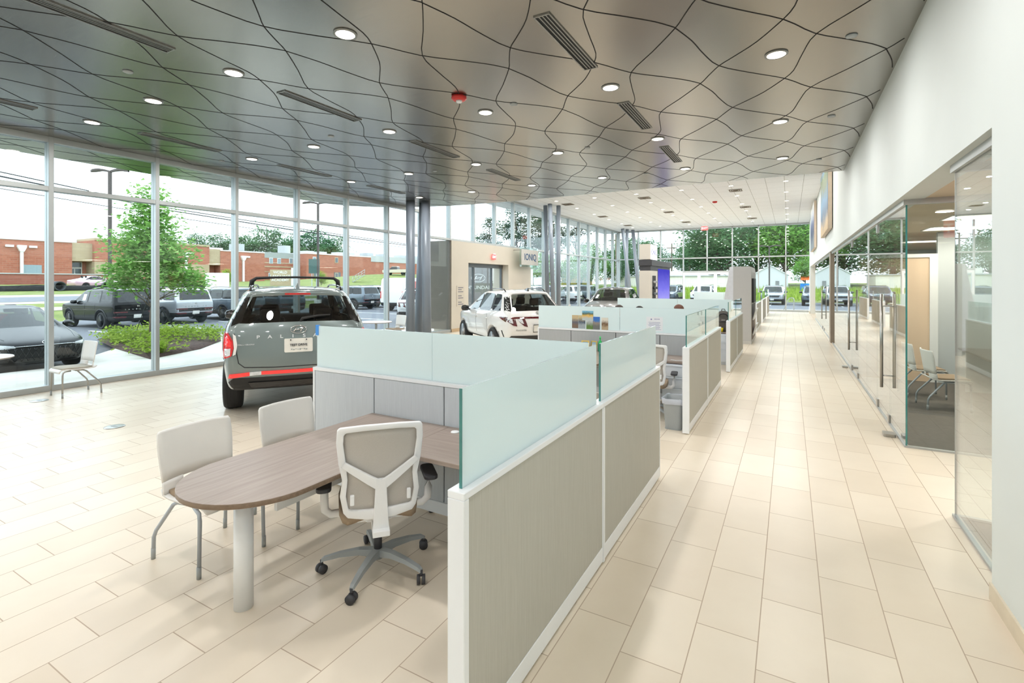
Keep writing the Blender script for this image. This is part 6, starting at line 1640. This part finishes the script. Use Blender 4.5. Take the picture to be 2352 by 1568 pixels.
MB().box(-12, -7, -1.5, 2.2, 8.2, 9.4).build('roof_unit', 'roof_white', sb); MB().box(-12, -6, 31, 36, 8.4, 9.2).build('roof_unit', 'roof_white', sb)
# two-storey wing further right
wg = T(empty('school_wing', (-112, 76, 0)), 'two-storey brick school wing with grey top band, behind the roof-bar SUV', 'building')
MB().box(-16, 0, -9, 12, 1, 7.9).build('brick_wall', 'brick', wg); MB().box(-16, .05, -9, 12, 7.9, 9.3).build('top_band', plain('grey_band', (150, 156, 154), .8), wg)
MB().box(0, .06, -9, 12, 5.6, 5.9).build('stripe', 'tan_stone', wg); MB().box(0, .06, -9, 12, 6.6, 6.8).build('stripe', 'tan_stone', wg); MB().box(0, .06, -9, 12, 4.4, 4.6).build('stripe', 'tan_stone', wg)
MB().box(-16, 4, 8.6, 31, 1, 9.2).build('brick_wall', 'brick', wg); MB().box(-16, 4.1, 8.5, 31, 9.2, 9.5).build('parapet_cap', 'roof_white', wg)
for y, z in ((1.4, 7.3), (3.6, 7.3), (7.0, 7.5), (1.2, 3.6), (11.0, 7.9)):
    w_ = MB().box(0, .12 if y < 10 else 4.1, y - .5, y + .5, z - .8, z + .6).build('window', 'roof_white', wg)
    x_ = .12 if y < 10 else 4.1
    MB().box(x_, x_ + .06, y - .4, y + .4, z - .7, z + .5).build('pane', 'window_blue', w_)
for y, z in ((11.2, 3.9), (18.2, 8.0), (18.2, 3.8)):
    w_ = MB().box(4, 4.1, y - .6, y + .6, z - .9, z + .7).build('window', 'tan_stone', wg); MB().box(4.1, 4.15, y - .4, y + .4, z - .7, z + .5).build('pane', 'window_dark', w_)
MB().box(4, 4.06, 17.4, 19.6, 1.5, 4.6).build('dark_door', 'window_dark', wg)
for y, w, h in ((-5.5, 2.0, 1.6), (7.5, 1.6, 2.0), (14, 2.6, 1.0), (18.5, 2.4, 1.0), (25, 2.2, 1.2), (29.5, 1.8, 1.2)): MB().box(-6, -3, y, y + w, 9.3, 9.5 + h).build('roof_unit', 'roof_grey', wg)
fw = T(empty('low_building', (-130, 127, 0)), 'far low brick building with pale roof units behind the pickup', 'building')
MB().box(-14, 0, 0, 45, 2, 9.2).build('brick_wall', 'brick', fw); MB().box(-14, .2, 0, 45, 9.2, 11.3).build('roof_band', 'roof_grey', fw)
for y in (4, 12, 22, 30): MB().box(-8, -4, y, y + 3, 11.3, 12.6).build('roof_unit', 'roof_grey', fw)
# low brick wall before the school
m = MB(); P = [(14, .4), (22.2, .75), (26.3, 1.3), (33.5, 2.0), (40, 2.1)]
for (a, z0), (b, z1) in zip(P[:-1], P[1:]): m.add([(-85.3, a, z0 - .6), (-85.3, b, z1 - .6), (-85.3, b, 2.92), (-85.3, a, 2.92), (-85.0, a, z0 - .6), (-85.0, b, z1 - .6), (-85.0, b, 2.92), (-85.0, a, 2.92)], [(0, 1, 2, 3), (4, 7, 6, 5), (3, 2, 6, 7), (0, 4, 5, 1), (0, 3, 7, 4), (1, 5, 6, 2)])
lw = T(empty('retaining_wall', (0, 0, 0)), 'low red brick retaining wall with a pale coping before the school', 'wall')
m.build('brick_face', 'brick_low', lw); MB().box(-85.4, -84.9, 14, 40, 2.92, 3.05).build('coping', 'roof_grey', lw)
m = MB(); P = [[Vector((-63 - .02 * k, 5 + y, ground(-63, 5 + y) + z)) for z in (-.2, .55 + .05 * math.sin(y))] for k, y in enumerate(range(0, 34, 2))]
m.grid(P); T(m.build('silt_fence', plain('black_fabric', (34, 34, 36), .9), solid=.04), 'black silt fence along the grass beyond the road', 'fence')
for i, (y, lb) in enumerate(((20.6, 'short black pipe end at the silt fence, leftmost'), (24.8, 'short black pipe end at the silt fence, second'), (28.2, 'short black pipe end at the silt fence, third'), (31.5, 'short black pipe end at the silt fence, rightmost'))):
    m = MB(); x0 = -63.5
    m.lathe([(.48, -1.0), (.48, 1.0), (.38, 1.0), (.38, -1.0)], 20, M=Matrix.Translation((x0, y, ground(x0, y) + .45)) @ Matrix.Rotation(PI / 2, 4, 'Y') @ Matrix.Rotation(.3 * i, 4, 'X')); T(m.build('drain_pipe', plain('pipe_black', (48, 52, 56), .5)), lb, 'pipe', 'black pipes at the silt fence')
def lamp_post(x, y, h, rz, label, tilt=.15):
    o = T(empty('street_lamp', (x, y, ground(x, y)), rz), label, 'lamp post', 'parking lot lamp posts')
    MB().cyl((0, 0, 0), (0, 0, .7), .28, n=16).build('base', 'concrete', o)
    MB().box(-.07, .07, -.07, .07, .7, h).build('pole', 'lamp_post', o)
    for s in (-1, 1):
        P = []
        for t, z, w in ((.05, 0, .05), (.3, .06, .08), (.6, .1, .16), (.95, .06, .17), (1.15, 0.02, .06)): P.append([Vector((s * t, q * w, h - .05 + z + k)) for q, k in ((-1, -.04), (1, -.04), (1, .08), (-1, .08), (-1, -.04))])
        MB().grid(P, smooth=False).build('lamp_head', 'lamp_post', o)
    return o
lamp_post(-36.0, 14.2, 8.55, .5, 'dark lamp post with two heads behind the young tree')
lamp_post(-31.6, 25.8, 8.1, .6, 'dark lamp post with two heads seen above the green-grey SUV')
lamp_post(-1.92, 60, 5.6, 0, 'dark lamp post in front of the pale shed')
for i, pts in enumerate(([(-60, -4, 12.6), (-60, 15.7, 11.5), (-60, 29.2, 10.1), (-60, 45.6, 9.4), (-60, 67.6, 8.75), (-60, 110, 9.5)], [(-60, -4, 12.2), (-60, 15.7, 11.1), (-60, 29.2, 9.85), (-60, 45.6, 9.05), (-60, 67.6, 8.5), (-60, 110, 9.2)], [(-60.6, -4, 12.2), (-60.6, 15.7, 11.25), (-60.6, 29.2, 9.95), (-60.6, 45.6, 9.2), (-60.6, 67.6, 8.6), (-60.6, 110, 9.3)], [(-60, -4, 10.9), (-60, 15.7, 10.05), (-60, 29.2, 9.15), (-60, 45.6, 8.5), (-60, 67.6, 8.1), (-60, 110, 8.7)])):
    T(MB().tube(pts, .05 if i != 3 else .035, 5).build('power_line', 'wire'), '%s overhead power line across the sky left of the columns, counted from the top' % ORD[i], 'wire', 'overhead power lines')
def pole(name, x, y, h, r, label, group):
    T(MB().cyl((x, y, ground(x, y)), (x, y, ground(x, y) + h), r, r * .7, 10).box(x - .9, x + .9, y - .05, y + .05, ground(x, y) + h - .9, ground(x, y) + h - .75).build(name, 'bark'), label, 'pole', group)
pole('utility_pole', -18.6, 92, 7.4, .15, 'wooden utility pole above the white low building, left', 'utility poles'); pole('utility_pole', -16.2, 96, 6.4, .15, 'wooden utility pole above the white low building, right', 'utility poles'); pole('utility_pole', -19.8, 63, 7.8, .16, 'wooden utility pole left of the display tower', 'utility poles')
# signs, boxes, bins and the like
o = T(empty('stone_sign', (-72, 51.5, ground(-72, 51.5))), 'tan stone sign with three lines of white letters on the school lawn', 'sign')
o.rotation_euler = (0, 0, math.radians(-38))
MB().box(-1.55, 1.55, -.25, .25, 0, 2.6).build('slab', 'tan_stone', o); MB().box(1.55, 2.3, -.3, .3, 0, 2.9).build('pillar', 'roof_white', o)
for k, s_ in enumerate(('WORLD', 'LANGUAGE', 'ACADEMY')): text('lettering', s_, .55, 'roof_white', o, frame_M((-.05, -.26, 2.15 - .62 * k), (1, 0, 0), (0, -1, 0)), .01)
o.rotation_euler = (0, 0, math.radians(52))
o = T(empty('road_sign', (-50.3, 40.5, ground(-50.3, 40.5)), math.radians(52)), 'dark green back of a tall road sign by the lawn', 'sign')
MB().box(-.62, .62, 0, .04, 2.2, 3.95).build('panel', plain('sign_green', (58, 88, 82), .6), o)
for x in (-.25, .25): MB().box(x - .04, x + .04, .04, .12, 0, 3.9).build('post', 'leg_grey', o)
o = T(empty('road_sign', (-58, 66, ground(-58, 66)), math.radians(45)), 'small white speed sign by the stair of the far lot', 'sign')
MB().box(-.3, .3, 0, .03, 1.6, 2.4).build('panel', 'white', o); MB().box(-.03, .03, .03, .08, 0, 2.4).build('post', 'leg_grey', o)
o = T(empty('utility_box', (-55.6, 31.9, ground(-55.6, 31.9)), math.radians(60)), 'large white utility box on the lawn beyond the slate SUV', 'box')
MB().box(-1.15, 1.15, -.6, .6, 0, 2.05).build('cabinet', 'white', o, bevel=.03); MB().box(-.2, .0, -.63, -.6, 0.1, 1.95).build('door_strip', plain('box_cream', (224, 216, 196), .5), o)
o = T(empty('outdoor_stair', (-72, 68, ground(-72, 68)), math.radians(45)), 'metal stair with railings at the right end of the school', 'stair')
for k in range(8): MB().box(-1 + .28 * k, -.72 + .28 * k, -.6, .6, .18 * k, .18 * (k + 1)).build('step', 'roof_grey', o)
for y in (-.6, .6):
    m = MB(); m.tube([(-1, y, .95), (1.25, y, 2.4)], .035, 8).tube([(-1, y, .5), (1.25, y, 1.95)], .025, 8)
    for k in range(5): m.cyl((-1 + .55 * k, y, .36 * k), (-1 + .55 * k, y, .36 * k + .98), .025, n=8)
    m.build('railing', 'roof_grey', o)
ang = math.atan2(-14.26, -21.8)
o = T(empty('monument_sign', (-14.26, 21.9, -.02), math.radians(33)), 'grey sign slab with a white ring emblem outside the sliding portal doors', 'sign')
MB().box(-.78, .62, -.12, .12, 0, 2.85).build('slab', plain('sign_slab', (134, 130, 130), .5), o, bevel=.01)
text('lettering', 'HYUNDAI', .25, 'roof_white', o, frame_M((-.08, -.13, 1.62), (1, 0, 0), (0, -1, 0)), .008, sx=1.05)
m = MB(); m.tube([(-.08 + .36 * math.cos(a), -.13, 2.12 + .2 * math.sin(a)) for a in [2 * PI * k / 32 for k in range(32)]], .018, 6, closed=True)
for (x0, z0), (x1, z1) in (((-.22, -.11), (-.07, .12)), ((.07, -.12), (.22, .11)), ((-.18, -.03), (.18, .03))): m.tube([(-.08 + x0, -.13, 2.12 + z0), (-.08 + x1, -.13, 2.12 + z1)], .022, 6)
m.build('emblem', 'roof_white', o)
def bin_(x, y, rgb, lb):
    o = T(empty('donation_bin', (x, y, ground(x, y)), .6), lb, 'bin', 'collection bins')
    MB().box(-.8, .8, -.6, .6, 0, 1.5).build('body', plain('bin_paint', rgb, .5), o); m = MB(); m.add([(-.8, -.6, 1.5), (.8, -.6, 1.5), (.8, .6, 1.5), (-.8, .6, 1.5), (-.8, .1, 2.0), (.8, .1, 2.0)], [(0, 1, 5, 4), (2, 3, 4, 5), (0, 4, 3), (1, 2, 5), (0, 3, 2, 1)]); m.build('lid', plain('bin_lid', tuple(min(255, c + 18) for c in rgb), .5), o)
bin_(-36.3, 50.6, (44, 110, 86), 'green collection bin seen through the portal doors'); bin_(-33.6, 51.6, (52, 74, 140), 'blue collection bin seen through the portal doors')
o = T(empty('box_truck', (-33.3, 60.6, ground(-33.3, 60.6)), math.radians(20)), 'white box truck with a pink dot, right of the hanging sign', 'truck')
MB().box(-2.6, 2.4, -1.15, 1.15, .9, 3.5).build('cargo_box', 'white', o); MB().box(2.45, 4.0, -1.05, 1.05, .5, 2.4).build('cab', 'white', o, bevel=.15)
for x in (-1.6, 3.1):
    for y in (-1, 1): MB().cyl((x, y * 1.0 - .14, .45), (x, y * 1.0 + .14, .45), .45, n=20).build('wheel', 'tyre', o)
MB().cyl((1.2, -1.151, 2.3), (1.2, -1.17, 2.3), .62, n=28).build('pink_dot', plain('pink_paint', (232, 70, 150), .5), o)
text('lettering', 'W', 1.1, plain('truck_blue', (90, 110, 190), .6), o, frame_M((-.5, -1.152, 2.0), (1, 0, 0), (0, -1, 0)), .01)
o = T(empty('yellow_hut', (-29.5, 73.5, ground(-29.5, 73.5))), 'yellow hut among the trees seen through the side glazing', 'hut')
MB().box(-2.2, 2.2, -1, 1, 0, 2.2).build('body', plain('yellow_paint', (222, 186, 70), .6), o); MB().box(-2.4, 2.4, -1.2, 1.2, 2.2, 2.4).build('roof', 'roof_grey', o); MB().box(.6, 1.3, -1.05, -1.0, .2, 1.7).build('door', 'window_dark', o)
o = T(empty('low_building', (-15.5, 76, ground(-15.5, 76))), 'long low white building with a flat roof beyond the end glass', 'building')
MB().box(-9, 8.5, -.2, 8, -.5, 1.55).build('wall', 'stucco', o); MB().box(-9.2, 8.7, -.4, 8.2, 1.55, 1.7).build('roof_edge', 'roof_grey', o); MB().box(-2, 5, 2, 7, 1.7, 2.4).build('roof_hut', 'stucco', o)
o = T(empty('shed', (-2.1, 72, ground(-2.1, 72))), 'pale gabled metal shed with one grey door beyond the end glass', 'shed')
m = MB(); m.add([(-1.95, 0, -.5), (1.9, 0, -.5), (1.9, 0, 1.75), (-.1, 0, 2.95), (-1.95, 0, 1.9), (-1.95, 9, -.5), (1.9, 9, -.5), (1.9, 9, 1.75), (-.1, 9, 2.95), (-1.95, 9, 1.9)], [(0, 1, 2, 3, 4), (5, 9, 8, 7, 6), (0, 4, 9, 5), (1, 6, 7, 2), (0, 5, 6, 1)]); m.build('wall', 'shed_wall', o)
m = MB(); m.add([(-2.1, -.15, 1.8), (-.1, -.15, 2.98), (2.05, -.15, 1.68), (-2.1, 9, 1.8), (-.1, 9, 2.98), (2.05, 9, 1.68)], [(0, 1, 4, 3), (1, 2, 5, 4)]); m.build('roof', 'roof_white', o, solid=.08)
MB().box(.5, .92, -.04, 0, -.05, .95).build('door', plain('shed_door', (130, 130, 132), .6), o)
o = T(empty('skip', (1.7, 69.5, ground(1.7, 69.5))), 'blue skip beside the shed at the right edge of the end glass', 'skip')
MB().box(-.6, .7, -.6, .6, 0, .75).build('bin', plain('skip_blue', (30, 120, 200), .5), o, bevel=.03); MB().box(-.6, .7, -.62, .62, .75, .82).build('rim', plain('skip_rim', (60, 150, 220), .5), o)
o = T(empty('market_awning', (2.2, 71.5, ground(2.2, 71.5))), 'orange awning behind the blue skip', 'awning')
m = MB(); m.add([(-1, 0, 1.1), (1.2, 0, 1.1), (1.2, 1.4, 1.6), (-1, 1.4, 1.6)], [(0, 1, 2, 3)]); m.build('cloth', plain('orange_cloth', (238, 116, 56), .7), o, solid=.05)
for x in (-.9, 1.1): MB().cyl((x, .05, 0), (x, .05, 1.1), .03, n=8).build('post', 'leg_grey', o)
o = T(empty('bike_rack', (-.02, 38.2, -.02)), 'bent steel bike hoop outside the end glass', 'bike rack')
MB().tube([(-.35, 0, 0), (-.05, 0, .75), (.0, 0, .82), (.12, 0, .86), (.24, 0, .82), (.26, 0, .7), (.26, 0, 0)], .03, 10).build('hoop', 'steel', o)
cone = T(empty('traffic_cone', (-61, 55.3, ground(-61, 55.3))), 'orange traffic cone on the lawn path before the school', 'cone')
MB().lathe([(.2, .04), (.03, .75)], 16).build('cone_body', plain('cone_orange', (240, 110, 50), .5), cone); MB().box(-.25, .25, -.25, .25, 0, .04).build('base', 'charcoal', cone)

# ================================================================== people at the third desk
def skin_mesh(name, verts, edges, radii, mat, parent, root=0, sub=2):
    me = bpy.data.meshes.new(name); me.from_pydata([tuple(v) for v in verts], edges, [])
    o = bpy.data.objects.new(name, me); COL.objects.link(o)
    md = o.modifiers.new('skin', 'SKIN'); md.use_smooth_shade = True
    for i, r in enumerate(radii):
        sv = me.skin_vertices[0].data[i]; sv.radius = (r, r) if isinstance(r, (int, float)) else r; sv.use_root = (i == root)
    s2 = o.modifiers.new('sub', 'SUBSURF'); s2.levels = sub; s2.render_levels = sub
    bpy.context.view_layer.update()
    m2 = bpy.data.meshes.new_from_object(o.evaluated_get(bpy.context.evaluated_depsgraph_get())); bpy.data.objects.remove(o)
    for p in m2.polygons: p.use_smooth = True
    m2.materials.clear(); m2.materials.append(MT[mat] if isinstance(mat, str) else mat)
    q = bpy.data.objects.new(name, m2); COL.objects.link(q)
    if parent: q.parent = parent
    return q
def person(x, y, rz, top, hair, shirt, trousers, label, long_hair=False, glasses=False, tilt=0.0):
    """seated, facing local +y; head top at height `top`"""
    o = T(empty('person', (x, y, 0), rz), label, 'person', 'seated people'); dz = top - 1.30
    SK = plain('skin_tone', (206, 160, 134), .5, var=.04)
    hy = .04 + tilt
    V = [(0, -.05, .52), (0, -.07, .70), (0, -.06, .90 + dz * .6), (0, -.03, 1.02 + dz), (0, hy - .01, 1.08 + dz), (0, hy + .005, 1.16 + dz), (0, hy, 1.235 + dz)]
    E = [(i, i + 1) for i in range(6)]; r = [.13, .125, .13, .06, .052, (.076, .09), (.07, .082)]
    for s in (-1, 1):
        b = len(V); V += [(s * .17, -.05, .96 + dz), (s * .21, .0, .74 + dz * .7), (s * .17, .2, .70), (s * .13, .34, .755), (s * .125, .40, .765)]
        E += [(2, b), (b, b + 1), (b + 1, b + 2), (b + 2, b + 3), (b + 3, b + 4)]; r += [.055, .045, .04, .026, .035]
        for k, (dx, l) in enumerate(((-.03, .075), (-.01, .085), (.01, .08), (.028, .065))):
            c = len(V); V += [(s * .125 + dx, .40 + l * .6, .772), (s * .125 + dx, .40 + l, .762)]; E += [(b + 4, c), (c, c + 1)]; r += [.009, .008]
        c = len(V); V += [(s * (.125 - .045), .405, .765), (s * (.125 - .055), .435, .76)]; E += [(b + 4, c), (c, c + 1)]; r += [.01, .008]
        b = len(V); V += [(s * .1, 0.0, .53), (s * .11, .38, .54), (s * .11, .40, .12), (s * .12, .52, .05)]
        E += [(0, b), (b, b + 1), (b + 1, b + 2), (b + 2, b + 3)]; r += [.09, .065, .045, .035]
    body = skin_mesh('body', V, E, r, SK, o)
    k = 1.12
    V2 = [(0, -.05, .56), (0, -.07, .72), (0, -.06, .90 + dz * .6), (0, -.04, 1.0 + dz)]; E2 = [(0, 1), (1, 2), (2, 3)]; r2 = [(.17, .15), (.165, .145), (.175, .14), .075]
    for s in (-1, 1):
        b = len(V2); V2 += [(s * .17, -.05, .96 + dz), (s * .21, .0, .74 + dz * .7), (s * .19, .12, .71)]; E2 += [(2, b), (b, b + 1), (b + 1, b + 2)]; r2 += [.066, .058, .052]
    skin_mesh('shirt', V2, E2, r2, plain('shirt_cloth', shirt, .9), o)
    V3 = [(0, -.05, .54)]; E3 = []; r3 = [.15]
    for s in (-1, 1):
        b = len(V3); V3 += [(s * .1, 0.0, .54), (s * .11, .38, .54), (s * .11, .40, .12)]; E3 += [(0, b), (b, b + 1), (b + 1, b + 2)]; r3 += [.105, .08, .062]
    skin_mesh('trousers', V3, E3, r3, plain('trouser_cloth', trousers, .9), o)
    for s in (-1, 1): MB().prism(rrect(.09, .26, .04, 4, s * .115, .48), 0, .08).build('shoe', 'black_plastic', o, bevel=.02)
    # hair cap following the skull
    hz = 1.205 + dz; P = []
    for i in range(9):
        th = PI * .5 * (i / 8) * (1.28 if not long_hair else 1.5)
        row = []
        for j in range(25):
            a = 2 * PI * j / 24; front = max(0, math.sin(a))
            t2 = th * (1 - .36 * front)
            row.append(Vector((.088 * math.sin(t2) * math.cos(a) * (1 + .02 * math.sin(7 * a)), hy - .005 + .104 * math.sin(t2) * math.sin(a), hz + .095 * math.cos(t2) - (.06 * max(0, i - 6) if long_hair and front < .3 else 0))))
        P.append(row)
    MB().grid(P).build('hair', plain('hair_strands', hair, .6, var=.2, scale=40, stretch=(1, 1, .2)), o, solid=.012)
    for s in (-1, 1):
        MB().lathe([(0, -.011), (.008, -.008), (.011, 0), (.008, .008), (0, .011)], 12, c=(s * .031, hy + .082, 1.19 + dz)).build('eye', 'white', o)
        MB().lathe([(0, -.03), (.012, -.02), (.014, .01), (.008, .028), (0, .03)], 10, c=(s * .083, hy + .0, 1.175 + dz)).build('ear', SK, o)
    MB().tube([(0, hy + .088, 1.19 + dz), (0, hy + .108, 1.165 + dz), (0, hy + .09, 1.158 + dz)], .01, 8).build('nose', SK, o)
    MB().tube([(-.022, hy + .083, 1.128 + dz), (0, hy + .09, 1.127 + dz), (.022, hy + .083, 1.128 + dz)], .006, 6).build('mouth', plain('lip', (170, 100, 92), .5), o)
    if glasses:
        m = MB()
        for s in (-1, 1): m.tube([(s * .033 + .026 * math.cos(a), hy + .102, 1.19 + dz + .02 * math.sin(a)) for a in [2 * PI * k / 14 for k in range(14)]], .003, 5, closed=True); m.tube([(s * .06, hy + .1, 1.195 + dz), (s * .086, hy + .02, 1.197 + dz)], .003, 5)
        m.tube([(-.008, hy + .103, 1.195 + dz), (.008, hy + .103, 1.195 + dz)], .003, 5); m.build('glasses', 'chrome', o)
    return o
person(-3.62, 11.64, -PI / 2, 1.335, (70, 58, 52), (70, 84, 110), (50, 54, 66), 'person with dark hair seated left, only the hair showing above the glass')
person(-3.36, 12.33, -PI / 2, 1.285, (30, 28, 28), (120, 70, 70), (60, 60, 66), 'person with black hair in the middle, barely showing above the glass', tilt=.05)
person(-2.07, 11.15, math.radians(82), 1.395, (104, 66, 50), (190, 190, 196), (50, 50, 56), 'person with reddish-brown hair and glasses, seated right, facing left', glasses=True)
